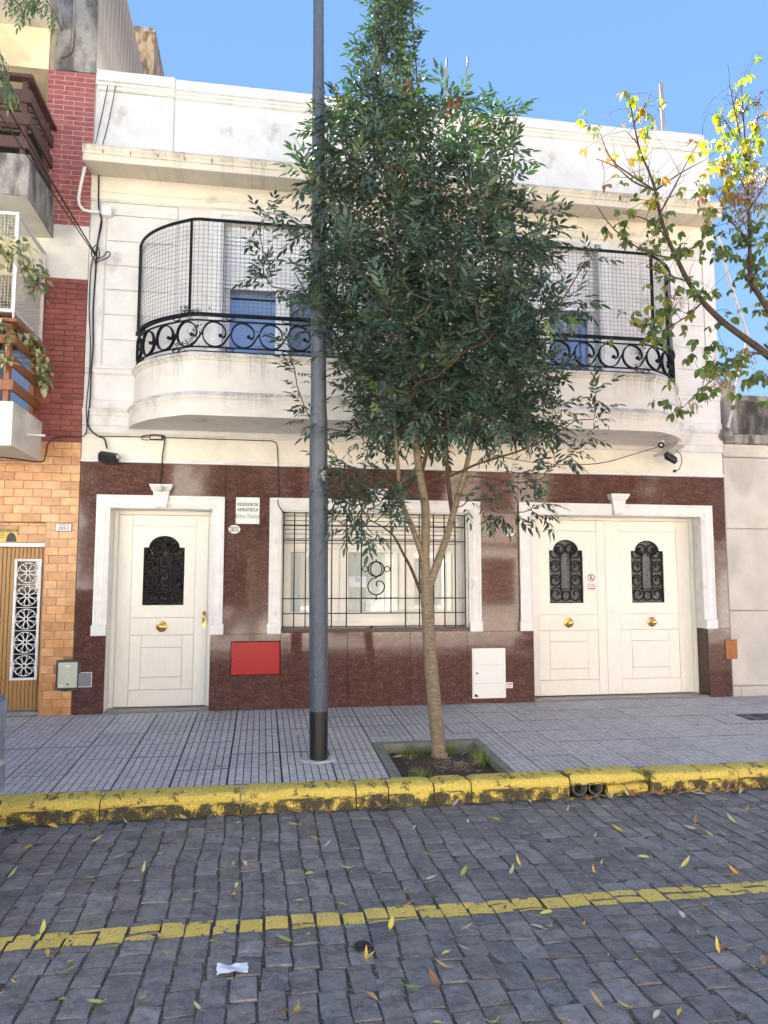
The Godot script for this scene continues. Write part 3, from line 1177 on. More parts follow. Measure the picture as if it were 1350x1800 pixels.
func build_house() -> void:
	rng.seed = 303
	var h := thing("residence_house", "white two-storey house with bow balcony, brown granite base and cream doors", "house")
	# --- walls behind everything ---
	var w := MB.new()
	w.box(HX0, HX1, 2.847, 3.14, -0.35, -0.004)
	w.box(HX0, -1.60, 0.0, 2.847, -0.35, -0.03)
	w.box(-0.49, 0.18, 0.0, 2.847, -0.35, -0.03)
	w.box(2.30, 3.01, 0.0, 2.847, -0.35, -0.03)
	w.box(5.24, HX1, 0.0, 2.847, -0.35, -0.03)
	w.box(-1.60, -0.49, 2.40, 2.847, -0.35, -0.03)
	w.box(0.18, 2.30, 2.40, 2.847, -0.35, -0.03)
	w.box(3.01, 5.24, 2.40, 2.847, -0.35, -0.03)
	w.box(0.18, 2.30, 0.0, 1.05, -0.35, -0.03)
	part(h, "lower_wall", w, M.cream_render)
	w = MB.new()
	w.box(-0.96, -0.47, 3.22, 5.70, -0.35, 0.0)
	w.box(0.85, 2.64, 3.22, 5.70, -0.35, 0.0)
	w.box(3.96, 4.50, 3.22, 5.70, -0.35, 0.0)
	w.box(-0.47, 0.85, 5.60, 5.70, -0.35, 0.0)
	w.box(2.64, 3.96, 5.60, 5.70, -0.35, 0.0)
	w.box(-0.47, 0.85, 3.22, 3.80, -0.35, 0.0)
	w.box(2.64, 3.96, 3.22, 3.80, -0.35, 0.0)
	w.box(HX0, -0.96, 3.50, 5.70, -0.35, -0.014)
	w.box(4.50, HX1, 3.50, 5.70, -0.35, -0.014)
	part(h, "upper_wall", w, M.white_render)
	# rusticated piers beside the balcony: courses with open joints, a flat strip at the outer edge
	var js := [3.872, 4.164, 4.439, 4.716, 4.988, 5.261, 5.55]
	for e in [[-1.70, -0.965, HX0, -1.716], [4.505, 5.315, 5.331, HX1]]:
		for i in 6:
			part(h, "wall_course", MB.new().fbox(e[0], e[1], js[i] + 0.007, js[i + 1] - 0.007, -0.014, 0.004, 0.004), M.white_render)
		part(h, "corner_strip", MB.new().fbox(e[2] + (0.0 if e[2] < 0 else 0.0), e[3], 3.87, 5.695, -0.014, 0.002, 0.003), M.white_render)
		part(h, "wall_course", MB.new().fbox(e[0], e[1], 5.557, 5.695, -0.014, 0.003, 0.003), M.white_render)
	# string courses between the floors (left and right of the balcony run into it)
	w = MB.new()
	w.run(HX0 + 0.01, HX1 - 0.01, [Vector2(3.872, -0.02), Vector2(3.872, 0.035), Vector2(3.845, 0.04), Vector2(3.835, 0.028), Vector2(3.80, 0.026), Vector2(3.785, 0.012), Vector2(3.775, 0.005), Vector2(3.775, -0.02)])
	part(h, "string_course", w, M.white_render)
	w = MB.new()
	w.run(HX0 + 0.003, HX1 - 0.003, [Vector2(3.775, -0.02), Vector2(3.775, 0.004), Vector2(3.51, 0.004), Vector2(3.50, 0.02), Vector2(3.42, 0.024), Vector2(3.405, 0.055), Vector2(3.385, 0.06), Vector2(3.37, 0.045), Vector2(3.34, 0.04), Vector2(3.33, 0.032), Vector2(3.235, 0.03), Vector2(3.228, 0.02), Vector2(3.215, 0.018), Vector2(3.19, 0.014), Vector2(3.175, 0.022), Vector2(3.16, 0.022), Vector2(3.14, 0.004), Vector2(3.14, -0.02)])
	part(h, "band_course", w, M.white_render)
	# small moulding over the granite
	w = MB.new()
	w.run(HX0, HX1, [Vector2(2.892, -0.01), Vector2(2.89, 0.008), Vector2(2.878, 0.012), Vector2(2.872, 0.022), Vector2(2.848, 0.024), Vector2(2.848, -0.01)])
	part(h, "base_moulding", w, M.white_trim)
	# frieze and main cornice
	w = MB.new()
	w.run(HX0, HX1, [Vector2(5.98, -0.2), Vector2(5.98, 0.012), Vector2(5.845, 0.012), Vector2(5.835, 0.03), Vector2(5.80, 0.034), Vector2(5.79, 0.022), Vector2(5.745, 0.02), Vector2(5.74, 0.03), Vector2(5.72, 0.03), Vector2(5.70, 0.006), Vector2(5.695, -0.2)])
	part(h, "frieze", w, M.cream_render)
	w = MB.new()
	w.run(HX0 + 0.002, 5.33, [Vector2(6.12, -0.1), Vector2(6.065, 0.475), Vector2(6.05, 0.48), Vector2(6.03, 0.475), Vector2(6.005, 0.452), Vector2(5.985, 0.446), Vector2(5.98, 0.43), Vector2(5.915, 0.428), Vector2(5.912, 0.40), Vector2(5.93, 0.38), Vector2(5.955, 0.10), Vector2(5.975, 0.06), Vector2(5.98, 0.013), Vector2(5.985, -0.1)], 6.064, 0.24)
	var cor := part(h, "cornice", w, M.cornice)
	for i in 26:
		var x := HX0 + 0.2 + i * 0.273
		part(cor, "cornice_joint", MB.new().box(x, x + 0.004, 5.99, 6.03, 0.44, 0.471), M.iron_dull)
		if i > 3:
			break
	# parapet, proud at both ends, with a coping
	w = MB.new()
	w.box(HX0, HX1, 6.06, 7.03, -0.3, -0.02)
	part(h, "parapet", w, M.white_render)
	var cope := [Vector2(0.20, -0.32), Vector2(0.195, 0.05), Vector2(0.185, 0.058), Vector2(0.075, 0.052), Vector2(0.07, 0.03), Vector2(0.045, 0.028), Vector2(0.035, 0.012), Vector2(0.012, 0.008), Vector2(0.0, -0.01), Vector2(0.0, -0.32)]
	for e in [[-1.845, -1.03, 0.028], [-1.03, 4.52, 0.0], [4.52, 5.37, 0.028]]:
		var c := []
		for q in cope:
			c.append(Vector2(q.x + 6.965, q.y + (e[2] if q.y > -0.3 else 0.0)))
		part(h, "coping", MB.new().run(e[0], e[1], c), M.white_render)
		if e[2] > 0:
			part(h, "parapet_panel", MB.new().fbox(e[0] + 0.02, e[1] - 0.012, 6.06, 6.962, -0.02, 0.008, 0.003), M.white_render)
	part(h, "coping_end", MB.new().box(HX0, -1.846, 7.03, 7.165, -0.31, 0.012), M.white_render)
	part(h, "coping_end", MB.new().box(5.371, HX1, 7.03, 7.155, -0.31, -0.006), M.white_render)
	# roof and the mass of the house behind
	w = MB.new()
	w.box(HX0 + 0.002, HX1 - 0.002, 6.0, 6.25, -11.0, -0.36)
	w.box(HX1 - 0.25, HX1 - 0.003, 0.0, 6.0, -11.0, -0.36)
	w.box(HX0 + 0.003, HX0 + 0.25, 0.0, 6.0, -11.0, -0.36)
	w.box(HX0 + 0.25, HX1 - 0.25, 0.0, 6.0, -11.0, -10.8)
	w.box(HX0 + 0.25, HX1 - 0.25, 3.0, 3.2, -10.8, -0.36)
	w.box(HX1 - 0.2, HX1 - 0.004, 6.25, 7.0, -11.0, -0.36)
	w.box(HX0 + 0.004, HX0 + 0.2, 6.25, 7.0, -11.0, -0.36)
	part(h, "roof", w, M.roof_membrane)
	# --- granite cladding: separate polished slabs ---
	for q in [[HX0, -1.571, 0.10, 1.043], [-0.522, 0.21, 0.10, 1.043], [0.212, 0.93, 0.10, 1.083], [0.932, 1.62, 0.10, 1.083], [1.622, 2.268, 0.10, 1.083], [2.27, 3.047, 0.10, 1.043], [5.203, HX1, 0.10, 1.043],
			[HX0, -1.70, 1.045, 2.498], [-0.40, 0.078, 1.045, 2.498], [2.43, 2.892, 1.045, 2.498], [5.30, HX1, 1.045, 2.498],
			[HX0, -0.40, 2.50, 2.846], [-0.398, 1.23, 2.50, 2.846], [1.232, 2.89, 2.50, 2.846], [2.892, 4.10, 2.50, 2.846], [4.102, HX1, 2.50, 2.846]]:
		part(h, "granite_slab", MB.new().fbox(q[0], q[1], q[2], q[3], -0.03, 0.0, 0.002), M.granite)
	# granite behind the surrounds and in the reveals
	w = MB.new()
	w.box(-1.70, -1.572, 1.045, 2.498, -0.03, -0.004)
	w.box(-0.52, -0.40, 1.045, 2.498, -0.03, -0.004)
	w.box(2.892, 3.046, 1.045, 2.498, -0.03, -0.004)
	w.box(5.204, 5.30, 1.045, 2.498, -0.03, -0.004)
	part(h, "backing_strip", w, M.white_render)
	part(h, "reveal_slab", MB.new().box(5.20, 5.239, 0.10, 1.043, -0.30, -0.031), M.granite_dull)
	part(h, "reveal_slab", MB.new().box(3.011, 3.048, 0.10, 1.043, -0.30, -0.031), M.granite_dull)
	w = MB.new()
	w.box(-1.599, -1.567, 0.10, 2.399, -0.30, -0.031)
	w.box(-0.523, -0.491, 0.10, 2.399, -0.30, -0.031)
	w.box(-1.566, -0.524, 2.364, 2.399, -0.30, -0.031)
	w.box(3.011, 3.05, 1.045, 2.399, -0.30, -0.032)
	w.box(5.20, 5.239, 1.045, 2.399, -0.30, -0.032)
	w.box(3.051, 5.199, 2.364, 2.399, -0.30, -0.032)
	w.box(0.181, 0.214, 1.09, 2.399, -0.30, -0.031)
	w.box(2.266, 2.299, 1.09, 2.399, -0.30, -0.031)
	w.box(0.215, 2.265, 2.352, 2.399, -0.30, -0.031)
	part(h, "reveal_lining", w, M.white_trim)
	# doorsteps
	part(h, "doorstep", MB.new().fbox(-1.565, -0.525, 0.05, 0.272, -0.34, -0.005, 0.006), M.step_stone)
	part(h, "doorstep", MB.new().fbox(3.05, 5.198, 0.05, 0.272, -0.34, -0.005, 0.006), M.step_stone)
	# --- surrounds with plinth blocks and keystones ---
	for e in [[-1.70, -0.398, "l"], [0.078, 2.43, "w"], [2.89, 5.30, "r"]]:
		var s := holder(h, "door_surround" if e[2] != "w" else "window_surround")
		var pr := [Vector2(0, -0.004), Vector2(0, 0.038), Vector2(0.022, 0.038), Vector2(0.024, 0.030), Vector2(0.036, 0.032), Vector2(0.060, 0.026), Vector2(0.090, 0.022), Vector2(0.093, 0.014), Vector2(0.108, 0.014), Vector2(0.112, 0.006), Vector2(0.126, 0.006), Vector2(0.134, -0.002), Vector2(0.136, -0.05)]
		part(s, "architrave", MB.new().surround(e[0], e[1], 1.152, 2.50, pr), M.white_trim)
		for sx in [0, 1]:
			var x0: float = e[0] - 0.012 if sx == 0 else e[1] - 0.134
			var b := MB.new().cbox(Vector3(x0, 1.044, -0.012), Vector3(x0 + 0.146, 1.153, 0.046), 0.004)
			part(s, "plinth_block", b, M.white_trim)
		var kx: float = (e[0] + e[1]) * 0.5
		if e[2] == "l":
			kx = -1.052
		var kb := MB.new()
		var lv := [[2.372, 0.058, 0.062], [2.40, 0.062, 0.078], [2.545, 0.082, 0.072], [2.552, 0.098, 0.086], [2.575, 0.103, 0.10], [2.592, 0.113, 0.112], [2.612, 0.116, 0.114]]
		for i in lv.size() - 1:
			var a = lv[i]
			var b = lv[i + 1]
			var A := [Vector3(kx - a[1], a[0], 0), Vector3(kx - a[1], a[0], a[2]), Vector3(kx + a[1], a[0], a[2]), Vector3(kx + a[1], a[0], 0)]
			var B := [Vector3(kx - b[1], b[0], 0), Vector3(kx - b[1], b[0], b[2]), Vector3(kx + b[1], b[0], b[2]), Vector3(kx + b[1], b[0], 0)]
			for k in 3:
				kb.quad(A[k], A[k + 1], B[k + 1], B[k])
		kb.quad(Vector3(kx - 0.116, 2.612, 0.114), Vector3(kx + 0.116, 2.612, 0.114), Vector3(kx + 0.116, 2.612, 0), Vector3(kx - 0.116, 2.612, 0))
		kb.quad(Vector3(kx - 0.058, 2.372, 0), Vector3(kx + 0.058, 2.372, 0), Vector3(kx + 0.058, 2.372, 0.062), Vector3(kx - 0.058, 2.372, 0.062))
		part(s, "keystone", kb, M.white_trim)
	build_doors(h)
	build_street_window(h)
	build_balcony(h)

# iron scrollwork in an arched door light: w wide, its shoulders at sh, its top at top
func door_grille(o: Node, xc: float, yb: float, sh: float, top: float, w: float, z: float, m: Material) -> void:
	var mb := MB.new()
	var hw := w * 0.5
	var th := 0.015
	var r := w * 0.155
	for s in [-1, 1]:
		for k in 4:
			var cy := yb + 0.105 + k * 0.163
			var rr := r * (1.18 if k == 0 else 1.0)
			var c := Vector2(xc + s * (hw - rr - 0.012), cy)
			var p := []
			for i in 30:
				var t := i / 29.0
				var a := (-0.1 + 1.65 * t) * TAU
				var q: float = rr * (1.0 if t < 0.45 else lerpf(1.0, 0.22, (t - 0.45) / 0.55))
				p.append(c + Vector2(s * cos(a + 0.6) * q, sin(a + 0.6) * q))
			mb.ribbon(p, th, z, z + 0.014)
		# the pair under the arch
		var p2 := []
		var ct := Vector2(xc + s * w * 0.17, sh + 0.015)
		for i in 30:
			var t := i / 29.0
			var a := (-0.25 + 1.55 * t) * TAU
			var q: float = w * 0.15 * (1.0 if t < 0.5 else lerpf(1.0, 0.25, (t - 0.5) / 0.5))
			p2.append(ct + Vector2(s * cos(a) * q, sin(a) * q))
		mb.ribbon(p2, th, z, z + 0.014)
	# the long loop in the middle, rounded at its top
	var lw := w * 0.155
	var p3 := [Vector2(xc - lw, yb + 0.165), Vector2(xc - lw, sh - 0.10)]
	for i in 13:
		var a := PI - PI * i / 12.0
		p3.append(Vector2(xc + cos(a) * lw, sh - 0.10 + sin(a) * lw * 1.3))
	p3.append(Vector2(xc + lw, yb + 0.165))
	p3.append(Vector2(xc - lw, yb + 0.165))
	mb.ribbon(p3, th, z, z + 0.016)
	var p4 := []
	for i in 21:
		var a := TAU * i / 20.0
		p4.append(Vector2(xc + cos(a) * w * 0.12, yb + 0.085 + sin(a) * 0.055))
	mb.ribbon(p4, th, z, z + 0.014)
	var p5 := [Vector2(xc - hw + 0.005, yb + 0.005), Vector2(xc - hw + 0.005, sh - 0.004)]
	p5.append_array([Vector2(xc - hw * 0.74, sh - 0.004)])
	for i in 15:
		var a := PI - PI * i / 14.0
		p5.append(Vector2(xc + cos(a) * hw * 0.72, sh + sin(a) * (top - sh - 0.006)))
	p5.append_array([Vector2(xc + hw * 0.74, sh - 0.004), Vector2(xc + hw - 0.005, sh - 0.004), Vector2(xc + hw - 0.005, yb + 0.005), Vector2(xc - hw + 0.005, yb + 0.005)])
	mb.ribbon(p5, 0.014, z - 0.004, z + 0.010)
	part(o, "iron_grille", mb, m)

# board with an arched light cut out of it
func arched_panel(x0: float, x1: float, y0: float, y1: float, xc: float, w: float, yb: float, sh: float, top: float, z0: float, z1: float) -> MB:
	var mb := MB.new()
	var hw := w * 0.5
	var out := [Vector2(xc - hw, yb), Vector2(xc - hw, sh), Vector2(xc - hw * 0.75, sh)]
	for i in range(1, 16):
		var a := PI - PI * i / 16.0
		out.append(Vector2(xc + cos(a) * hw * 0.75, sh + sin(a) * (top - sh)))
	out.append_array([Vector2(xc + hw * 0.75, sh), Vector2(xc + hw, sh), Vector2(xc + hw, yb)])
	var f := func(a: Vector2, b: Vector2, c: Vector2, d: Vector2): mb.oq([Vector3(a.x, a.y, z1), Vector3(b.x, b.y, z1), Vector3(c.x, c.y, z1), Vector3(d.x, d.y, z1)], Vector3(0, 0, 1))
	f.call(Vector2(x0, y0), Vector2(x1, y0), Vector2(x1, yb), Vector2(x0, yb))
	f.call(Vector2(x0, yb), Vector2(xc - hw, yb), Vector2(xc - hw, y1), Vector2(x0, y1))
	f.call(Vector2(xc + hw, yb), Vector2(x1, yb), Vector2(x1, y1), Vector2(xc + hw, y1))
	for i in range(1, out.size() - 2):
		if out[i + 1].x - out[i].x > 1e-5:
			f.call(out[i], out[i + 1], Vector2(out[i + 1].x, y1), Vector2(out[i].x, y1))
	for i in out.size():
		var a: Vector2 = out[i]
		var b: Vector2 = out[(i + 1) % out.size()]
		mb.quad(Vector3(a.x, a.y, z0), Vector3(b.x, b.y, z0), Vector3(b.x, b.y, z1), Vector3(a.x, a.y, z1))
	for q in [[x0, y0, x1, y0], [x1, y0, x1, y1], [x1, y1, x0, y1], [x0, y1, x0, y0]]:
		mb.quad(Vector3(q[0], q[1], z0), Vector3(q[2], q[3], z0), Vector3(q[2], q[3], z1), Vector3(q[0], q[1], z1))
	return mb

func door_leaf(h: Node, called: String, x0: float, x1: float, y0: float, y1: float, px0: float, px1: float, lc: float, lw: float, kx: float, glass: Material, iron: Material, zf: float) -> Node3D:
	var d := holder(h, called)
	var b := 0.0015
	var g := 0.0012
	var zb := zf - 0.045
	var yb := 1.345
	var sh := 1.966
	var top := 2.092
	# stiles, rails and panels, each a board with a hairline joint round it
	part(d, "stile", MB.new().fbox(x0, px0 - g, y0, y1, zb, zf, b), M.door_paint)
	part(d, "stile", MB.new().fbox(px1 + g, x1, y0, y1, zb, zf, b), M.door_paint)
	part(d, "rail", MB.new().fbox(px0 + g, px1 - g, 2.198, y1, zb, zf, b), M.door_paint)
	part(d, "rail", MB.new().fbox(px0 + g, px1 - g, 1.03, 1.212, zb, zf, b), M.door_paint)
	part(d, "rail", MB.new().fbox(px0 + g, px1 - g, y0, 0.455, zb, zf, b), M.door_paint)
	part(d, "panel", arched_panel(px0 + g, px1 - g, 1.215, 2.195, lc, lw, yb, sh, top, zb, zf - 0.004), M.door_paint)
	var ix := (px1 - px0) * 0.18
	var lo := MB.new()
	part(d, "lower_frame", MB.new().fbox(px0 + g, px0 + ix - g, 0.458, 1.027, zb, zf - 0.004, b), M.door_paint)
	part(d, "lower_frame", MB.new().fbox(px1 - ix + g, px1 - g, 0.458, 1.027, zb, zf - 0.004, b), M.door_paint)
	part(d, "lower_frame", MB.new().fbox(px0 + ix + g, px1 - ix - g, 0.90, 1.027, zb, zf - 0.004, b), M.door_paint)
	part(d, "lower_frame", MB.new().fbox(px0 + ix + g, px1 - ix - g, 0.458, 0.585, zb, zf - 0.004, b), M.door_paint)
	part(d, "lower_panel", MB.new().fbox(px0 + ix + g, px1 - ix - g, 0.588, 0.897, zb, zf - 0.001, b), M.door_paint)
	part(d, "core", MB.new().box(x0 + 0.002, px0 - 0.0, y0 + 0.01, y1 - 0.01, zb - 0.004, zb - 0.001).box(px1, x1 - 0.002, y0 + 0.01, y1 - 0.01, zb - 0.004, zb - 0.001).box(px0, px1, y0 + 0.01, 1.3, zb - 0.004, zb - 0.001).box(px0, px1, 2.11, y1 - 0.01, zb - 0.004, zb - 0.001), M.door_paint)
	var gl := MB.new()
	gl.box(lc - lw * 0.5 - 0.02, lc + lw * 0.5 + 0.02, yb - 0.02, top + 0.01, zb - 0.02, zb - 0.012)
	part(d, "door_light", gl, glass)
	door_grille(d, lc, yb, sh, top, lw, zf - 0.03, iron)
	var kn := MB.new()
	kn.lathe([Vector2(0.058, 0), Vector2(0.058, 0.006), Vector2(0.052, 0.011), Vector2(0.046, 0.012), Vector2(0.044, 0.018), Vector2(0.036, 0.022), Vector2(0.026, 0.024), Vector2(0.022, 0.036), Vector2(0.030, 0.044), Vector2(0.034, 0.054), Vector2(0.030, 0.066), Vector2(0.018, 0.074), Vector2(0.0, 0.077)], Vector3(kx, 1.118, zf), Vector3(0, 0, 1), 28)
	part(d, "knob", kn, M.brass)
	return d

func build_doors(h: Node) -> void:
	var zf := -0.225
	var fr := holder(h, "door_frame")
	part(fr, "jamb", MB.new().fbox(-1.5655, -1.519, 0.274, 2.363, -0.30, zf + 0.012, 0.003), M.door_paint)
	part(fr, "jamb", MB.new().fbox(-0.571, -0.5245, 0.274, 2.363, -0.30, zf + 0.012, 0.003), M.door_paint)
	part(fr, "head", MB.new().fbox(-1.518, -0.572, 2.316, 2.362, -0.30, zf + 0.012, 0.003), M.door_paint)
	var d := door_leaf(h, "entrance_door", -1.516, -0.575, 0.282, 2.313, -1.372, -0.71, -1.04, 0.43, -1.046, M.dark_glass, M.iron_dull, zf)
	# long brass pull with its keyhole plate
	var hd := MB.new()
	hd.cbox(Vector3(-0.622, 1.10, zf), Vector3(-0.586, 1.275, zf + 0.006), 0.004)
	hd.tube([Vector3(-0.604, 1.27, zf + 0.004), Vector3(-0.604, 1.262, zf + 0.035), Vector3(-0.606, 1.235, zf + 0.05), Vector3(-0.608, 1.19, zf + 0.046), Vector3(-0.610, 1.165, zf + 0.034), Vector3(-0.614, 1.158, zf + 0.008)], [0.013, 0.013, 0.012, 0.011, 0.010, 0.012], 10)
	part(d, "handle", hd, M.brass)
	part(d, "lock_patch", MB.new().fbox(-0.63, -0.582, 1.285, 1.345, zf, zf + 0.003, 0.001), M.white_enamel)
	fr = holder(h, "door_frame")
	part(fr, "jamb", MB.new().fbox(3.051, 3.098, 0.274, 2.363, -0.30, zf + 0.012, 0.003), M.door_paint)
	part(fr, "jamb", MB.new().fbox(5.145, 5.199, 0.274, 2.363, -0.30, zf + 0.012, 0.003), M.door_paint)
	part(fr, "head", MB.new().fbox(3.099, 5.144, 2.325, 2.362, -0.30, zf + 0.012, 0.003), M.door_paint)
	d = door_leaf(h, "garage_door", 3.10, 4.062, 0.282, 2.322, 3.20, 3.935, 3.553, 0.42, 3.568, M.rippled_glass, M.iron, zf)
	part(d, "cover_strip", MB.new().fbox(4.04, 4.066, 0.29, 2.32, zf + 0.0005, zf + 0.008, 0.002), M.door_paint)
	var kh := MB.new()
	kh.lathe([Vector2(0.006, 0), Vector2(0.006, 0.002), Vector2(0, 0.002)], Vector3(4.10, 1.235, zf), Vector3(0, 0, 1), 10)
	kh.lathe([Vector2(0.004, 0), Vector2(0.004, 0.002), Vector2(0, 0.002)], Vector3(4.10, 1.16, zf), Vector3(0, 0, 1), 10)
	var d2 := door_leaf(h, "garage_door", 4.068, 5.142, 0.282, 2.322, 4.225, 4.972, 4.59, 0.42, 4.62, M.rippled_glass, M.iron, zf)
	part(d2, "keyhole", kh, M.black_plastic)

func build_street_window(h: Node) -> void:
	var wn := holder(h, "street_window")
	var z := -0.20
	# granite sill
	part(wn, "sill", MB.new().fbox(0.19, 2.29, 1.05, 1.0895, -0.30, 0.012, 0.004), M.granite_dull)
	# frame: outer frame, mullions, three sashes
	var f := MB.new()
	f.box(0.216, 0.25, 1.091, 2.35, z - 0.06, z + 0.03)
	f.box(2.225, 2.264, 1.091, 2.35, z - 0.06, z + 0.03)
	f.box(0.251, 2.224, 1.091, 1.155, z - 0.06, z + 0.03)
	part(wn, "frame", f, M.window_paint)
	for e in [[0.252, 0.755, 0.32, 0.70], [0.86, 1.62, 0.955, 1.535], [1.655, 2.223, 1.71, 2.16]]:
		var s := MB.new()
		s.box(e[0], e[2], 1.157, 2.0, z - 0.04, z + 0.012)
		s.box(e[3], e[1], 1.157, 2.0, z - 0.04, z + 0.012)
		s.box(e[2] + 0.0005, e[3] - 0.0005, 1.157, 1.265, z - 0.04, z + 0.012)
		s.box(e[2] + 0.0005, e[3] - 0.0005, 1.925, 2.0, z - 0.04, z + 0.012)
		var so := part(wn, "sash", s, M.window_paint)
		part(so, "glass", MB.new().box(e[2] - 0.01, e[3] + 0.01, 1.255, 1.935, z - 0.022, z - 0.018), M.pane)
	part(wn, "mullion", MB.new().fbox(0.756, 0.859, 1.157, 2.0, z - 0.05, z + 0.028, 0.006), M.window_paint)
	part(wn, "mullion", MB.new().fbox(1.621, 1.654, 1.157, 2.0, z - 0.05, z + 0.028, 0.006), M.window_paint)
	# roller shutter, half down: bowed slats
	var y := 1.955
	var k := 0
	while y < 2.35:
		var hgt := 0.05 if k > 0 else 0.07
		var s := MB.new()
		var pf := [Vector2(y + hgt - 0.006, z + 0.034), Vector2(y + hgt - 0.007, z + 0.046), Vector2(y + hgt * 0.62, z + 0.055), Vector2(y + hgt * 0.3, z + 0.055), Vector2(y + 0.002, z + 0.047), Vector2(y, z + 0.034)]
		s.run(0.252, 2.223, pf)
		part(wn, "shutter_slat", s, M.shutter_slat)
		y += hgt
		k += 1
	# curtain behind the panes, in soft folds, and the room
	var c := MB.new()
	var n := 150
	for i in n:
		var a := 0.26 + 1.96 * i / n
		var b := 0.26 + 1.96 * (i + 1) / n
		var za := z - 0.10 + 0.014 * sin(a * 60.0) + 0.01 * sin(a * 23.0)
		var zb := z - 0.10 + 0.014 * sin(b * 60.0) + 0.01 * sin(b * 23.0)
		c.quad(Vector3(a, 1.17, za), Vector3(b, 1.17, zb), Vector3(b, 2.0, zb), Vector3(a, 2.0, za))
	part(wn, "curtain", c, M.curtain)
	part(wn, "notice", MB.new().box(0.965, 1.165, 1.535, 1.655, z - 0.016, z - 0.014), M.paper, "small white notice stuck to the pane")
	var nt := MB.new()
	nt.ribbon(spiral(Vector2(1.065, 1.622), 0.022, 0.022, 0, 1.0, 16), 0.007, z - 0.0138, z - 0.012)
	nt.ribbon([Vector2(1.048, 1.634), Vector2(1.082, 1.610)], 0.007, z - 0.0138, z - 0.012)
	part(wn, "notice_symbol", nt, M.ink_blue)
	# iron bars in front
	var gr := holder(h, "window_grille")
	var zz := -0.012
	for x in [0.232, 0.348, 0.471, 0.61, 0.756, 0.918, 1.572, 1.733, 1.895, 2.02, 2.144, 2.258]:
		part(gr, "bar", MB.new().box(x - 0.006, x + 0.006, 1.098, 2.352, zz - 0.006, zz + 0.006), M.iron_dull)
	for x in [1.081, 1.411]:
		part(gr, "bar", MB.new().box(x - 0.006, x + 0.006, 1.253, 2.352, zz - 0.006, zz + 0.006), M.iron_dull)
	for yy in [2.345, 2.206, 2.045, 1.414, 1.253, 1.11]:
		part(gr, "cross_bar", MB.new().box(0.222, 2.262, yy - 0.0055, yy + 0.0055, zz - 0.016, zz - 0.0062), M.iron_dull)
	var o := MB.new()
	var oc := Vector2(1.246, 1.735)
	for q in [[0.088, 0.083, 0.012], [0.062, 0.078, 0.011]]:
		var p := []
		for i in 33:
			p.append(oc + Vector2(cos(TAU * i / 32.0) * q[0], sin(TAU * i / 32.0) * q[1]))
		o.ribbon(p, q[2], zz - 0.007, zz + 0.008)
	for s in [-1, 1]:
		var p := []
		for i in 21:
			p.append(oc + Vector2(s * 0.123 + cos(TAU * i / 20.0) * 0.030, sin(TAU * i / 20.0) * 0.030))
		o.ribbon(p, 0.009, zz - 0.006, zz + 0.007)
	# the hook below the ring
	var p := []
	for i in 41:
		var t := i / 40.0
		var a := PI * 0.5 + t * TAU * 1.28
		var r := 0.092 if t < 0.62 else lerpf(0.092, 0.018, pow((t - 0.62) / 0.38, 0.8))
		var ce := Vector2(1.246, 1.545) + (Vector2.ZERO if t < 0.62 else Vector2(0.028, -0.008).lerp(Vector2(0.03, 0.005), t) * minf(1.0, (t - 0.62) * 4.0))
		p.append(ce + Vector2(cos(a) * r, sin(a) * r))
	o.ribbon(p, 0.013, zz - 0.007, zz + 0.008)
	o.box(1.239, 1.253, 1.398, 1.46, zz - 0.006, zz + 0.006)
	o.box(1.239, 1.253, 1.63, 1.655, zz - 0.006, zz + 0.006)
	o.box(1.239, 1.253, 1.815, 1.84, zz - 0.006, zz + 0.006)
	part(gr, "ornament", o, M.iron_dull)
	part(gr, "strut", MB.new().box(1.195, 1.209, 1.09, 1.115, -0.10, zz - 0.0165), M.iron_dull)

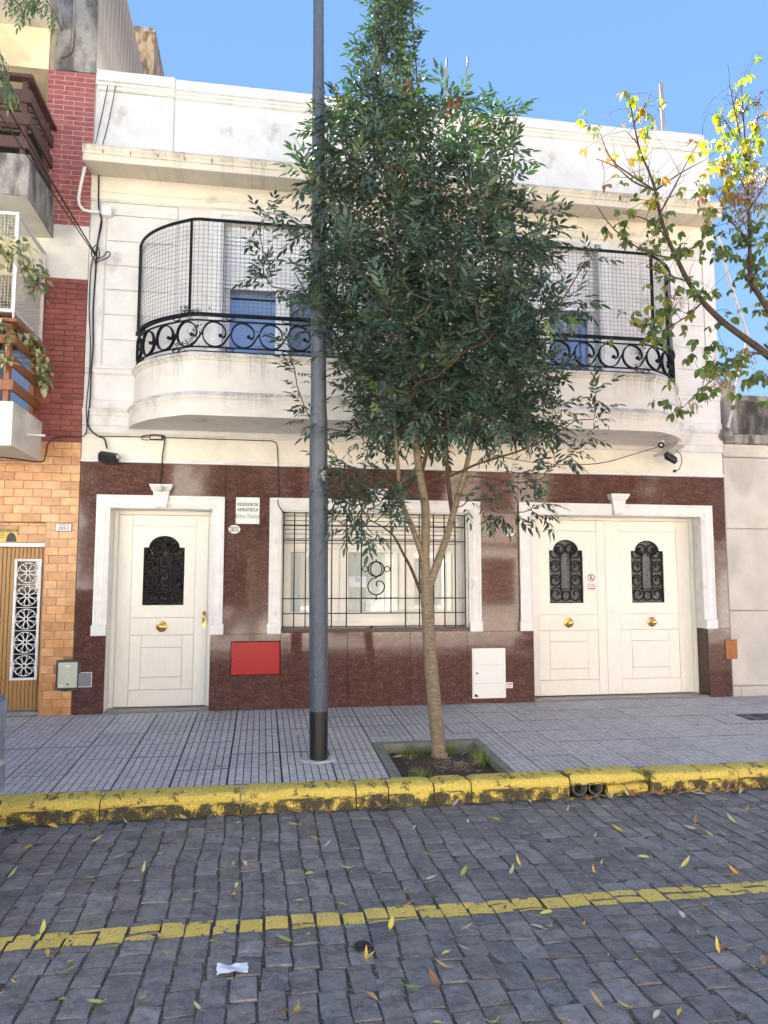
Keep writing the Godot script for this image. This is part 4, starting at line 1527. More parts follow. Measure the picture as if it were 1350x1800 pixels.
func build_balcony(h: Node) -> void:
	var b := holder(h, "balcony")
	var mb := MB.new()
	balcony_sweep(mb, [Vector2(-0.02, 3.842), Vector2(-0.004, 3.84), Vector2(0.0, 3.832), Vector2(0.0, 3.805), Vector2(-0.014, 3.80), Vector2(-0.014, 3.785), Vector2(-0.024, 3.782), Vector2(-0.024, 3.77), Vector2(-0.034, 3.766), Vector2(-0.034, 3.485), Vector2(-0.024, 3.48), Vector2(-0.024, 3.455)])
	part(b, "balcony_wall", mb, M.streaked_render, "stained white balcony front with dark streaks")
	mb = MB.new()
	balcony_sweep(mb, [Vector2(-0.024, 3.455), Vector2(-0.014, 3.43), Vector2(0.012, 3.408), Vector2(0.034, 3.402), Vector2(0.038, 3.392), Vector2(0.034, 3.382), Vector2(0.016, 3.362), Vector2(0.004, 3.335), Vector2(0.004, 3.318), Vector2(0.012, 3.314), Vector2(0.012, 3.205)])
	part(b, "balcony_moulding", mb, M.streaked_foot)
	mb = MB.new()
	for q in [[3.204, 0.012, -1.0], [3.842, -0.02, 1.0]]:
		var r := path_offset(balcony_path(14), q[1])
		for s in 3:
			for i in r[s].size() - 1:
				var a: Vector2 = r[s][i][0]
				var d: Vector2 = r[s][i + 1][0]
				mb.oq([Vector3(a.x, q[0], a.y), Vector3(d.x, q[0], d.y), Vector3(d.x, q[0], -0.005), Vector3(a.x, q[0], -0.005)], Vector3(0, q[2], 0))
	part(b, "balcony_slab", mb, M.white_render)
	# railing: handrail, thin rails, a running row of C-scrolls, small rings
	var rl := holder(h, "balcony_railing")
	var c := path_at(-0.05)
	var L := c.get_baked_length()
	var line := func(y: float, th: float, dp: float, called: String):
		var m := MB.new()
		var p := []
		for i in 111:
			p.append(Vector2(L * i / 110.0, y))
		path_ribbon(m, c, p, th, dp)
		part(rl, called, m, M.iron)
	line.call(4.235, 0.026, 0.05, "handrail")
	line.call(4.175, 0.012, 0.02, "rail")
	line.call(3.905, 0.012, 0.02, "rail")
	line.call(3.856, 0.012, 0.03, "rail")
	var n := int(L / 0.268)
	var st := L / n
	for i in n:
		var s0 := st * (i + 0.48)
		var m := MB.new()
		var p := []
		var R := 0.118
		# from the curl inside, over the top, down the left, along the bottom and up to the next scroll
		for k in 47:
			var t := k / 46.0
			var a := deg_to_rad(-60.0 + 395.0 * t)
			var r := R if t > 0.42 else lerpf(0.022, R, pow(t / 0.42, 0.75))
			var ce := Vector2(0.052, -0.002).lerp(Vector2(0, 0), clampf(t / 0.42, 0, 1))
			p.append(Vector2(clampf(s0 + ce.x + cos(a) * r * 1.02, 0.004, L - 0.004), 4.04 + ce.y + sin(a) * r * 1.10))
		p.append(Vector2(clampf(s0 + 0.150, 0.004, L - 0.004), 4.04 + 0.012))
		path_ribbon(m, c, p, 0.013, 0.030)
		var e := Vector2(clampf(s0 + 0.05, 0.03, L - 0.03), 4.026)
		m.lathe([Vector2(0, -0.02), Vector2(0.017, -0.016), Vector2(0.02, 0), Vector2(0.017, 0.016), Vector2(0, 0.02)], on_path(c, e.x, e.y), on_path(c, e.x, e.y, 1.0) - on_path(c, e.x, e.y), 8)
		part(rl, "scroll", m, M.iron)
		if i % 2 == 0:
			for yy in [4.205, 3.88]:
				var rg := MB.new()
				var q := []
				for k in 15:
					q.append(Vector2(clampf(st * (i + 1) + cos(TAU * k / 14.0) * 0.042, 0.004, L - 0.004), yy + sin(TAU * k / 14.0) * 0.016))
				path_ribbon(rg, c, q, 0.007, 0.014)
				part(rl, "ring", rg, M.iron)
	# wire screen above the railing: posts, a top bar, woven wires
	var sc := holder(h, "wire_screen")
	var cw := path_at(-0.05)
	for s in [0.03, 0.985, L - 0.985, L - 0.62, L - 0.03, L * 0.5]:
		var p := on_path(cw, s, 0)
		part(sc, "post", MB.new().box(p.x - 0.013, p.x + 0.013, 4.25, 5.225, p.z - 0.013, p.z + 0.013), M.iron)
	var tb := MB.new()
	var tp := []
	for i in 111:
		tp.append(Vector2(L * i / 110.0, 5.215))
	path_ribbon(tb, cw, tp, 0.022, 0.022)
	part(sc, "top_bar", tb, M.iron)
	var wires := MB.new()
	var pitch := 0.0455
	var s := 0.02
	while s < L:
		var a := on_path(cw, s, 4.25)
		var bb := on_path(cw, s, 5.21)
		wires.tube([a, bb], 0.0016, 4, false)
		s += pitch
	var y := 4.285
	while y < 5.2:
		var p := []
		for i in 71:
			p.append(on_path(cw, L * i / 70.0, y, 0.002))
		wires.tube(p, 0.0016, 4, false)
		y += pitch
	part(sc, "wire_mesh", wires, M.wire)
	# a creeper wound into the railing near the left corner post
	# --- french windows ---
	for e in [[-0.47, 0.85], [2.64, 3.96]]:
		var w := holder(h, "balcony_window")
		var x0: float = e[0]
		var x1: float = e[1]
		part(w, "surround", MB.new().surround(x0 - 0.15, x1 + 0.15, 3.87, 5.77, [Vector2(0, 0.0), Vector2(0, 0.012), Vector2(0.012, 0.014), Vector2(0.014, 0.008), Vector2(0.085, 0.008), Vector2(0.09, 0.022), Vector2(0.12, 0.024), Vector2(0.128, 0.012), Vector2(0.148, 0.010), Vector2(0.15, -0.12)]), M.white_trim)
		var ln := MB.new()
		ln.box(x0 - 0.001, x1 + 0.001, 5.602, 5.62, -0.24, -0.001)
		part(w, "head_lining", ln, M.white_trim)
		# shutter box and slats
		var yy := 4.865
		var k := 0
		while yy < 5.58:
			var hg := 0.046
			part(w, "shutter_slat", MB.new().run(x0 + 0.004, x1 - 0.004, [Vector2(yy + hg - 0.005, -0.14), Vector2(yy + hg - 0.006, -0.128), Vector2(yy + hg * 0.6, -0.119), Vector2(yy + hg * 0.3, -0.119), Vector2(yy + 0.002, -0.127), Vector2(yy, -0.14)]), M.shutter_white)
			yy += hg
			k += 1
		var f := MB.new()
		var xm := (x0 + x1) * 0.5
		f.box(x0, x0 + 0.075, 3.80, 4.95, -0.24, -0.16)
		f.box(x1 - 0.075, x1, 3.80, 4.95, -0.24, -0.16)
		f.box(xm - 0.078, xm + 0.078, 3.80, 4.95, -0.24, -0.16)
		f.box(x0 + 0.076, xm - 0.079, 3.80, 3.90, -0.24, -0.16)
		f.box(xm + 0.079, x1 - 0.076, 3.80, 3.90, -0.24, -0.16)
		part(w, "window_frame", f, M.white_trim)
		part(w, "transom", MB.new().box(x0 + 0.076, xm - 0.079, 4.775, 4.79, -0.205, -0.19).box(xm + 0.079, x1 - 0.076, 4.775, 4.79, -0.205, -0.19), M.iron_dull)
		part(w, "glass", MB.new().box(x0 + 0.07, xm - 0.07, 3.89, 5.0, -0.215, -0.21), M.mirror_pane)
		part(w, "glass", MB.new().box(xm + 0.07, x1 - 0.07, 3.89, 5.0, -0.215, -0.21), M.mirror_pane)
	# bracket under the right end of the balcony
	part(b, "bracket", MB.new().prism(PackedVector2Array([Vector2(0, 3.203), Vector2(0.34, 3.203), Vector2(0.30, 3.17), Vector2(0.10, 3.12), Vector2(0, 3.09)]), 0.0, 0.12), M.white_render).transform = Transform3D(Basis(Vector3(0, 0, 1), Vector3(0, 1, 0), Vector3(-1, 0, 0)), Vector3(4.82, 0, 0.02))

# ---------- neighbours ----------
func courses(parent: Node, called: String, x0: float, x1: float, y0: float, y1: float, z: float, l: float, h: float, gap: float, proud: float, mats: Array, skip: Callable) -> void:
	# running bond, each piece its own mesh; whole pieces share one shape
	var whole := MB.new().fbox(gap * 0.5, l - gap * 0.5, gap * 0.5, h - gap * 0.5, -0.012, proud, 0.002).mesh()
	var y := y0
	var r := 0
	while y < y1 - 0.012:
		var hh := minf(h, y1 - y)
		var x := x1 - (l if r % 2 == 0 else l * 0.5)
		var right := x1
		while right > x0 + 0.008:
			var left := maxf(x, x0)
			if right - left > 0.02 and not skip.call((left + right) * 0.5, y + hh * 0.5):
				var m: Material = mats[rng.randi() % mats.size()]
				var tr := Transform3D(Basis.IDENTITY, Vector3(left, y, z + rng.randf_range(-0.0012, 0.0012)))
				if right - left > l - 0.002 and hh > h - 0.002:
					piece(parent, called, whole, m, tr)
				else:
					piece(parent, called, MB.new().fbox(gap * 0.5, right - left - gap * 0.5, gap * 0.5, hh - gap * 0.5, -0.012, proud, 0.002).mesh(), m, tr)
			right = left
			x = left - l
		y += h
		r += 1

func build_left_building() -> void:
	rng.seed = 404
	var b := thing("apartment_building", "apartment building with red brick pier, orange tiled base and timber-railed balconies", "building")
	var X := -1.881
	# masses
	var w := MB.new()
	w.box(-7.0, -2.372, 7.15, 9.3, -12.0, -0.001)
	w.box(-7.0, -2.372, 4.81, 5.40, -12.0, -0.001)
	w.box(-7.0, -2.372, 2.98, 3.05, -12.0, -0.02)
	part(b, "upper_wall", w, M.cream_wall)
	part(b, "stained_wall", MB.new().box(-2.30, X + 0.0005, 7.155, 9.29, -0.02, 0.012), M.stained_concrete)
	part(b, "side_wall", MB.new().box(-2.371, X, 7.15, 9.3, -3.45, -0.021).box(-6.0, X, 0.0, 9.3, -12.0, -3.451), M.streaky_side)
	part(b, "stair_tower", MB.new().box(-2.55, X, 9.3, 10.62, -4.95, -3.82), M.tan_render)
	part(b, "tower_cap", MB.new().box(-2.6, X + 0.01, 10.62, 10.70, -5.0, -3.78), M.stained_concrete)
	part(b, "slab_band", MB.new().box(-2.371, X, 4.81, 5.40, -0.4, 0.006), M.off_white_wall)
	w = MB.new()
	w.box(-2.372, X, 2.98, 7.15, -0.4, -0.013)
	w.box(-2.19, X, 0.0, 2.979, -0.4, -0.013)
	w.box(-7.0, -2.19, 2.206, 2.98, -0.4, -0.013)
	part(b, "pier", w, M.mortar)
	# loggias: back wall with glazed doors
	for q in [[3.05, 4.81], [5.40, 7.15]]:
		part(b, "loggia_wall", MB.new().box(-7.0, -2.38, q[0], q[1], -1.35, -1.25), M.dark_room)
		part(b, "loggia_window", MB.new().box(-6.5, -2.5, q[0] + 0.08, q[1] - 0.45, -1.249, -1.2), M.mirror_pane)
		for k in 5:
			part(b, "blind_slat", MB.new().box(-6.5, -2.40, q[1] - 0.42 + k * 0.07, q[1] - 0.385 + k * 0.07, -0.5, -0.47), M.timber_brown)
	# brick pier, upper and lower
	var up := [M.brick_upper_0, M.brick_upper_1, M.brick_upper_2]
	part(b, "mortar_back", MB.new().box(-2.37, X - 0.001, 5.403, 7.147, -0.0129, 0.0035), M.mortar)
	var lo := [M.brick_lower_0, M.brick_lower_1, M.brick_lower_2]
	var none := func(_x, _y): return false
	var br := holder(b, "brick_facing")
	courses(br, "brick", -2.371, X, 5.402, 7.148, 0.0, 0.212, 0.0564, 0.006, 0.008, up, none)
	part(br, "mortar_back", MB.new().box(-2.37, X - 0.001, 3.05, 4.808, -0.0129, -0.004), M.mortar_dark)
	courses(br, "brick", -2.371, X, 3.052, 4.808, 0.0, 0.212, 0.0568, 0.005, 0.006, lo, none)
	# orange tiles round the street door
	var ti := holder(b, "tile_facing")
	var cl := [M.clay_0, M.clay_1, M.clay_2, M.clay_3]
	part(ti, "joint_back", MB.new().box(-2.188, X - 0.001, 0.1, 3.045, -0.0128, -0.0015).box(-3.6, -2.189, 2.209, 3.045, -0.0128, -0.0015), M.clay_joint)
	var hole := func(x, y): return (x > -2.06 and x < X and y > 0.50 and y < 0.80)
	courses(ti, "wall_tile", -2.188, X, 0.16, 2.209, 0.0, 0.182, 0.0853, 0.003, 0.004, cl, hole)
	courses(ti, "wall_tile", -3.3, X, 2.209, 3.048, 0.0, 0.182, 0.0853, 0.003, 0.004, cl, none)
	part(ti, "reveal", MB.new().box(-2.20, -2.189, 0.1, 2.206, -0.3, -0.014), M.clay_1)
	courses(ti, "wall_tile", -3.3, -2.202, 2.0, 2.204, -0.07, 0.182, 0.0853, 0.003, 0.004, cl, none)
	part(b, "lintel_back", MB.new().box(-7, -2.20, 1.99, 2.205, -0.3, -0.084), M.clay_joint)
	part(b, "lintel_strip", MB.new().box(-3.4, -2.202, 1.955, 1.995, -0.15, -0.05), M.white_trim)
	# door of ribbed sheet with an ornamental light
	var d := holder(b, "street_door")
	part(d, "leaf", MB.new().box(-3.4, -2.203, 0.30, 1.953, -0.16, -0.122), M.ochre_paint)
	var x := -3.395
	while x < -2.21:
		if x + 0.03 < -2.512 or x > -2.246:
			part(d, "rib", MB.new().fbox(x, x + 0.032, 0.305, 1.95, -0.1219, -0.111, 0.003), M.ochre_paint)
		else:
			part(d, "rib", MB.new().fbox(x, x + 0.032, 0.305, 0.60, -0.1219, -0.111, 0.003), M.ochre_paint)
			part(d, "rib", MB.new().fbox(x, x + 0.032, 1.83, 1.95, -0.1219, -0.111, 0.003), M.ochre_paint)
		x += 0.0385
	var lx0 := -2.505
	var lx1 := -2.250
	part(d, "door_light", MB.new().box(lx0, lx1, 0.60, 1.83, -0.1218, -0.1175), M.car_glass)
	var fr := MB.new()
	fr.box(lx0 - 0.004, lx0 + 0.022, 0.60, 1.83, -0.1217, -0.095)
	fr.box(lx1 - 0.022, lx1 + 0.004, 0.60, 1.83, -0.1217, -0.095)
	fr.box(lx0 + 0.0225, lx1 - 0.0225, 0.60, 0.622, -0.1217, -0.095)
	fr.box(lx0 + 0.0225, lx1 - 0.0225, 1.808, 1.83, -0.1217, -0.095)
	part(d, "light_frame", fr, M.white_trim)
	for k in 5:
		var ro := MB.new()
		var c := Vector2((lx0 + lx1) * 0.5, 0.742 + k * 0.2365)
		ro.ribbon(spiral(c, 0.103, 0.103, 0, 1.0, 28), 0.006, -0.112, -0.104)
		ro.ribbon(spiral(c, 0.018, 0.018, 0, 1.0, 14), 0.006, -0.112, -0.103)
		for p in 8:
			var a := TAU * p / 8.0
			var pts := []
			for i in 17:
				var t := TAU * i / 16.0
				var q := Vector2(0.062 - 0.040 * cos(t), 0.019 * sin(t) * (1.15 - 0.5 * cos(t)))
				pts.append(c + q.rotated(a))
			ro.ribbon(pts, 0.005, -0.111, -0.105)
		part(d, "rosette", ro, M.white_trim)
		if k > 0:
			part(d, "light_bar", MB.new().box(lx0 + 0.023, lx1 - 0.023, c.y - 0.121, c.y - 0.116, -0.110, -0.106), M.white_trim)
	part(d, "threshold", MB.new().box(-3.4, -2.203, 0.1, 0.285, -0.2, -0.06), M.cement)
	# broken corner by the foot of the pier
	# upper slab above the loggia
	part(b, "balcony_slab", MB.new().box(-7, -2.262, 7.62, 7.74, 0.0, 1.0), M.off_white_wall)
	part(b, "slab_edge", MB.new().box(-2.2619, -2.235, 7.60, 7.75, 0.0, 1.01), M.stained_concrete)
	part(b, "wall_pipe", MB.new().tube([Vector3(-2.13, 8.0, 0.03), Vector3(-2.13, 7.42, 0.03), Vector3(-2.14, 7.36, 0.03), Vector3(-2.18, 7.32, 0.03), Vector3(-2.25, 7.29, 0.02)], 0.014, 8), M.stained_concrete)
	# two balconies
	for e in [[5.245, 5.655, -2.245, 0.88, "u"], [2.835, 3.245, -2.272, 0.92, "l"]]:
		var k := holder(b, "balcony")
		var pm: Material = M.stained_concrete if e[4] == "u" else M.off_white_wall
		var bm := MB.new()
		bm.box(-7, e[2], e[0], e[0] + 0.09, -0.0, e[3])
		bm.box(-7, e[2], e[0] + 0.0905, e[1], e[3] - 0.09, e[3] - 0.0005)
		bm.box(e[2] - 0.09, e[2] - 0.0005, e[0] + 0.0905, e[1], 0.0, e[3] - 0.0905)
		part(k, "parapet", bm, pm)
		part(k, "soffit", MB.new().box(-7, e[2] - 0.015, e[0] - 0.004, e[0] - 0.001, 0.0, e[3] - 0.015), M.off_white_wall)
		var tm: Material = M.timber_brown if e[4] == "u" else M.timber_orange
		var bd: Array = [[5.74, 5.855], [5.98, 6.10], [6.21, 6.335]] if e[4] == "u" else [[3.36, 3.46], [3.58, 3.675], [3.80, 3.89]]
		var top: float = 6.44 if e[4] == "u" else 4.0
		for q in bd:
			part(k, "board", MB.new().cbox(Vector3(-6.5, q[0], e[3] - 0.06), Vector3(e[2] - 0.02, q[1], e[3] - 0.035), 0.004), tm)
			part(k, "board", MB.new().cbox(Vector3(e[2] - 0.048, q[0], 0.06), Vector3(e[2] - 0.022, q[1], e[3] - 0.062), 0.004), tm)
		part(k, "top_rail", MB.new().cbox(Vector3(-6.5, top, e[3] - 0.10), Vector3(e[2] - 0.005, top + 0.035, e[3] - 0.0), 0.005), tm)
		part(k, "top_rail", MB.new().cbox(Vector3(e[2] - 0.10, top, 0.02), Vector3(e[2] - 0.005, top + 0.034, e[3] - 0.101), 0.005), tm)
		for p in [[e[2] - 0.115, e[3] - 0.125], [e[2] - 0.10, 0.10], [-3.6, e[3] - 0.125]]:
			part(k, "post", MB.new().cbox(Vector3(p[0], e[1] + 0.0005, p[1]), Vector3(p[0] + 0.05, top - 0.0005, p[1] + 0.062), 0.004), tm)
	part(b, "spout", MB.new().tube([Vector3(-2.272, 3.02, 0.5), Vector3(-2.10, 3.015, 0.5)], 0.012, 10), M.white_plastic)
	# white mesh cage over the lower balcony
	var cg := holder(b, "mesh_cage")
	var cx := -2.30
	var fm := MB.new()
	for y in [4.09, 5.03]:
		fm.box(-6.5, cx, y, y + 0.03, 0.885, 0.915)
		fm.box(cx - 0.03, cx, y, y + 0.03, 0.03, 0.884)
	fm.box(cx - 0.03, cx, 4.121, 5.029, 0.885, 0.915)
	fm.box(cx - 0.03, cx, 4.121, 5.029, 0.03, 0.06)
	fm.box(cx - 0.02, cx - 0.005, 4.035, 4.089, 0.89, 0.91)
	part(cg, "cage_frame", fm, M.wire_white)
	var wm := MB.new()
	var y := 4.14
	while y < 5.03:
		wm.tube([Vector3(-4.2, y, 0.90), Vector3(cx - 0.015, y, 0.90), Vector3(cx - 0.015, y, 0.05)], 0.0022, 4, false)
		y += 0.030
	var zz := 0.07
	while zz < 0.88:
		wm.tube([Vector3(cx - 0.015, 4.11, zz), Vector3(cx - 0.015, 5.04, zz)], 0.0022, 4, false)
		zz += 0.030
	var xx := cx - 0.04
	while xx > -4.2:
		wm.tube([Vector3(xx, 4.11, 0.90), Vector3(xx, 5.04, 0.90)], 0.0022, 4, false)
		xx -= 0.030
	part(cg, "cage_wire", wm, M.wire_white)

func build_right_wall() -> void:
	rng.seed = 505
	var b := thing("boundary_wall", "pale concrete wall with dark stained upper band to the right of the house", "wall")
	var x0 := 5.495
	var x1 := 14.0
	part(b, "wall_core", MB.new().box(x0, x1, 0.0, 3.10, -0.3, -0.012), M.cement)
	var ys := [0.1, 0.372, 1.252, 2.232, 3.10]
	for i in 4:
		var xs := [x0, 5.60, 7.4, 9.4, 11.6, x1] if i == 0 else [x0, 7.2, 9.2, 11.4, x1]
		for k in xs.size() - 1:
			part(b, "wall_panel", MB.new().fbox(xs[k] + 0.003, xs[k + 1] - 0.003, ys[i] + 0.005, ys[i + 1] - 0.005, -0.012, 0.0, 0.004), M.pale_concrete)
	part(b, "moulding", MB.new().run(x0, x1, [Vector2(3.26, -0.05), Vector2(3.255, 0.03), Vector2(3.225, 0.02), Vector2(3.20, 0.012), Vector2(3.12, 0.012), Vector2(3.105, 0.004), Vector2(3.10, -0.05)]), M.pale_concrete)
	part(b, "ledge", MB.new().run(x0, x1, [Vector2(3.40, -0.2), Vector2(3.375, 0.06), Vector2(3.285, 0.065), Vector2(3.262, 0.05), Vector2(3.262, -0.2)]), M.stained_concrete)
	part(b, "upper_band", MB.new().box(x0, x1, 3.30, 3.80, -0.25, -0.02), M.dark_concrete)
	part(b, "cap", MB.new().run(5.715, x1, [Vector2(3.885, -0.3), Vector2(3.875, 0.015), Vector2(3.815, 0.018), Vector2(3.80, 0.0), Vector2(3.80, -0.3)]), M.stained_concrete)
	part(b, "end_pier", MB.new().box(x0, 5.712, 3.40, 3.955, -0.28, -0.001), M.stained_concrete)
	part(b, "pier_cap", MB.new().fbox(x0, 5.73, 3.956, 4.02, -0.3, 0.02, 0.006), M.stained_concrete)

# ---------- lettering ----------
func letters(parent: Node, called: String, s: String, at: Vector3, height: float, m: Material, fonts: Array, weight := 400, depth := 0.0012, sx := 1.0) -> void:
	var f := SystemFont.new()
	f.font_names = PackedStringArray(fonts)
	f.font_weight = weight
	var t := TextMesh.new()
	t.text = s
	t.font = f
	t.font_size = 64
	t.pixel_size = height / (64.0 * 0.714)
	t.depth = depth
	var o := MeshInstance3D.new()
	o.mesh = t
	o.material_override = m
	o.name = called
	o.position = at
	o.scale = Vector3(sx, 1, 1)
	parent.add_child(o, true)

func oval(cx: float, cy: float, rx: float, ry: float, n := 36) -> PackedVector2Array:
	var p := PackedVector2Array()
	for i in n:
		p.append(Vector2(cx + cos(TAU * i / n) * rx, cy + sin(TAU * i / n) * ry))
	return p

func build_signs_and_boxes() -> void:
	var sans := ["Droid Sans"]
	var serif := ["Droid Serif"]
	# plaque
	var t := thing("name_plaque", "square white plaque with black lettering on granite beside entrance door", "plaque", Vector3(-0.156, 2.358, 0.0))
	part(t, "plate", MB.new().cbox(Vector3(-0.125, -0.143, 0.001), Vector3(0.125, 0.143, 0.009), 0.002), M.plaque_white)
	letters(t, "lettering", "RESIDENCIA", Vector3(0, 0.066, 0.0098), 0.034, M.ink, sans, 700, 0.0012, 0.80)
	letters(t, "lettering", "GERIATRICA", Vector3(0, 0.008, 0.0098), 0.034, M.ink, sans, 700, 0.0012, 0.80)
	letters(t, "lettering", "Miss Daisy", Vector3(0, -0.062, 0.0098), 0.040, M.ink_grey, serif, 400, 0.0012, 0.92)
	for s in [[-1, -1], [1, -1], [-1, 1], [1, 1]]:
		part(t, "screw", MB.new().lathe([Vector2(0.005, 0), Vector2(0.004, 0.002), Vector2(0, 0.003)], Vector3(s[0] * 0.108, s[1] * 0.126, 0.0091), Vector3(0, 0, 1), 8), M.ink_grey)
	# oval house numbers
	for e in [["2051", -0.293, 2.155, "small oval white number plate reading 2051 below the plaque"], ["2047", 2.784, 2.158, "small oval white number plate reading 2047 beside garage door"]]:
		t = thing("number_plate", e[3], "number plate", Vector3(e[1], e[2], 0.0))
		part(t, "plate", MB.new().prism(oval(0, 0, 0.062, 0.046), 0.001, 0.008), M.white_enamel)
		letters(t, "lettering", e[0], Vector3(0, 0, 0.0088), 0.052, M.ink, serif, 700, 0.0012, 0.62)
	# street plate on the orange tiles
	t = thing("number_plate", "rectangular white number plate reading ESPINOSA 2053 on orange tiles", "number plate", Vector3(-2.02, 2.155, 0.004))
	part(t, "border", MB.new().cbox(Vector3(-0.083, -0.042, 0.001), Vector3(0.083, 0.042, 0.008), 0.002), M.ink_brown)
	part(t, "plate", MB.new().box(-0.076, 0.076, -0.035, 0.035, 0.008, 0.010), M.white_enamel)
	letters(t, "lettering", "ESPINOSA", Vector3(0, 0.020, 0.0108), 0.017, M.ink, sans, 700, 0.0012, 0.9)
	letters(t, "lettering", "2053", Vector3(0, -0.012, 0.0108), 0.032, M.ink, sans, 700, 0.0012, 1.1)
	# alarm notice
	t = thing("alarm_sign", "small yellow and black alarm notice above the ochre street door", "sign", Vector3(-2.575, 2.072, -0.064))
	part(t, "plate", MB.new().box(-0.088, 0.088, -0.068, 0.068, 0.0, 0.004), M.sign_yellow)
	part(t, "header", MB.new().box(-0.086, 0.086, 0.036, 0.066, 0.0041, 0.005), M.ink)
	letters(t, "lettering", "CONECTADA", Vector3(0, 0.051, 0.0058), 0.02, M.sign_yellow, sans, 700, 0.0012, 0.92)
	part(t, "figure", MB.new().prism(PackedVector2Array([Vector2(-0.02, -0.066), Vector2(-0.005, 0.0), Vector2(0.02, 0.03), Vector2(0.05, 0.025), Vector2(0.075, 0.0), Vector2(0.085, -0.066)]), 0.0041, 0.005), M.ink)
	for i in 3:
		part(t, "text_line", MB.new().box(-0.08, -0.03, 0.018 - i * 0.022, 0.024 - i * 0.022, 0.0041, 0.005), M.ink)
	# red hydrant cabinet
	t = thing("hydrant_cabinet", "red enamelled hydrant cabinet door set into granite under the plaque", "cabinet", Vector3(-0.048, 0.792, 0.0))
	part(t, "frame", MB.new().box(-0.26, 0.26, -0.177, 0.177, 0.001, 0.006), M.iron_dull)
	part(t, "door", MB.new().fbox(-0.253, 0.253, -0.170, 0.170, 0.0062, 0.020, 0.004), M.red_enamel)
	letters(t, "lettering", "BOMBEROS", Vector3(-0.005, 0.088, 0.0202), 0.036, M.red_enamel, sans, 400, 0.0016, 1.1)
	part(t, "lock", MB.new().lathe([Vector2(0.008, 0), Vector2(0.007, 0.003), Vector2(0, 0.003)], Vector3(-0.225, 0.0, 0.02), Vector3(0, 0, 1), 12), M.iron_dull)
	# gas cabinet
	t = thing("gas_cabinet", "white steel gas meter cabinet with vents low on the granite beside garage", "cabinet", Vector3(2.515, 0.585, 0.0))
	part(t, "frame", MB.new().box(-0.192, 0.192, -0.275, 0.272, 0.001, 0.008), M.white_enamel)
	var dm := MB.new().fbox(-0.178, 0.178, -0.262, 0.258, 0.0085, 0.016, 0.003)
	part(t, "door", dm, M.white_enamel)
	for s in [-1, 1]:
		for r in [-1, 1]:
			for k in 3:
				var yy: float = r * 0.165 + (k - 1) * 0.020 + (0.0 if r > 0 else 0.005)
				part(t, "vent", MB.new().cbox(Vector3(s * 0.095 - 0.032, yy - 0.004, 0.0165), Vector3(s * 0.095 + 0.032, yy + 0.004, 0.020), 0.0015), M.white_enamel)
	part(t, "seam", MB.new().box(-0.165, 0.165, 0.088, 0.091, 0.0162, 0.0172).box(-0.165, 0.165, -0.112, -0.109, 0.0162, 0.0172), M.grey_plastic)
	part(t, "lock", MB.new().lathe([Vector2(0.012, 0), Vector2(0.010, 0.004), Vector2(0, 0.004)], Vector3(-0.142, 0.0, 0.016), Vector3(0, 0, 1), 12), M.black_plastic)
	part(t, "rust_patch", MB.new().prism(PackedVector2Array([Vector2(-0.172, -0.256), Vector2(-0.12, -0.256), Vector2(-0.132, -0.243), Vector2(-0.142, -0.232), Vector2(-0.156, -0.226), Vector2(-0.172, -0.228)]), 0.0162, 0.0168), M.rust)
	t = thing("sticker", "tiny white sticker on granite beside the gas cabinet", "sticker", Vector3(2.752, 0.446, 0.0))
	part(t, "paper", MB.new().box(-0.038, 0.038, -0.032, 0.032, 0.001, 0.0025), M.paper)
	part(t, "print", MB.new().box(-0.028, 0.028, 0.006, 0.018, 0.0026, 0.0034).box(-0.028, 0.02, -0.016, -0.008, 0.0026, 0.0034), M.ink_red)
	# no-parking sign on the garage door
	t = thing("no_parking_sign", "small white no parking sign with red crossed circle on garage door", "sign", Vector3(3.862, 1.60, -0.2285))
	part(t, "plate", MB.new().cbox(Vector3(-0.062, -0.105, 0.0), Vector3(0.062, 0.105, 0.004), 0.001), M.white_enamel)
	var ring := MB.new()
	ring.ribbon(spiral(Vector2(0, 0.045), 0.042, 0.042, 0, 1.0, 28), 0.010, 0.0041, 0.0052)
	ring.ribbon([Vector2(-0.029, 0.074), Vector2(0.029, 0.016)], 0.008, 0.0054, 0.0062)
	part(t, "symbol", ring, M.ink_red)
	letters(t, "lettering", "E", Vector3(0, 0.045, 0.0046), 0.050, M.ink, sans, 700)
	letters(t, "lettering", "PROHIBIDO", Vector3(0, -0.035, 0.0048), 0.013, M.ink_grey, sans, 700)
	letters(t, "lettering", "ESTACIONAR", Vector3(0, -0.060, 0.0048), 0.013, M.ink_grey, sans, 700)
	part(t, "text_band", MB.new().box(-0.05, 0.05, -0.094, -0.080, 0.0041, 0.0048), M.ink_red)
	# electricity meter and the small grey box
	t = thing("meter_box", "pale green electricity meter box at corner of orange tiles and granite", "meter box", Vector3(-1.925, 0.653, 0.0))
	part(t, "surround", MB.new().prism(PackedVector2Array([Vector2(-0.115, -0.15), Vector2(-0.02, -0.165), Vector2(0.10, -0.15), Vector2(0.125, -0.02), Vector2(0.13, 0.12), Vector2(0.06, 0.165), Vector2(-0.05, 0.155), Vector2(-0.112, 0.15)]), -0.005, 0.0065), M.mortar_bed)
	part(t, "lid", MB.new().cbox(Vector3(-0.090, -0.126, 0.004), Vector3(0.094, 0.128, 0.016), 0.004), M.meter_paint)
	part(t, "boss", MB.new().fbox(-0.045, 0.045, -0.035, 0.055, 0.0161, 0.019, 0.002), M.meter_paint)
	part(t, "label_plate", MB.new().box(-0.022, 0.022, 0.082, 0.100, 0.0161, 0.0172).box(-0.075, -0.035, -0.110, -0.095, 0.0161, 0.0172), M.white_enamel)
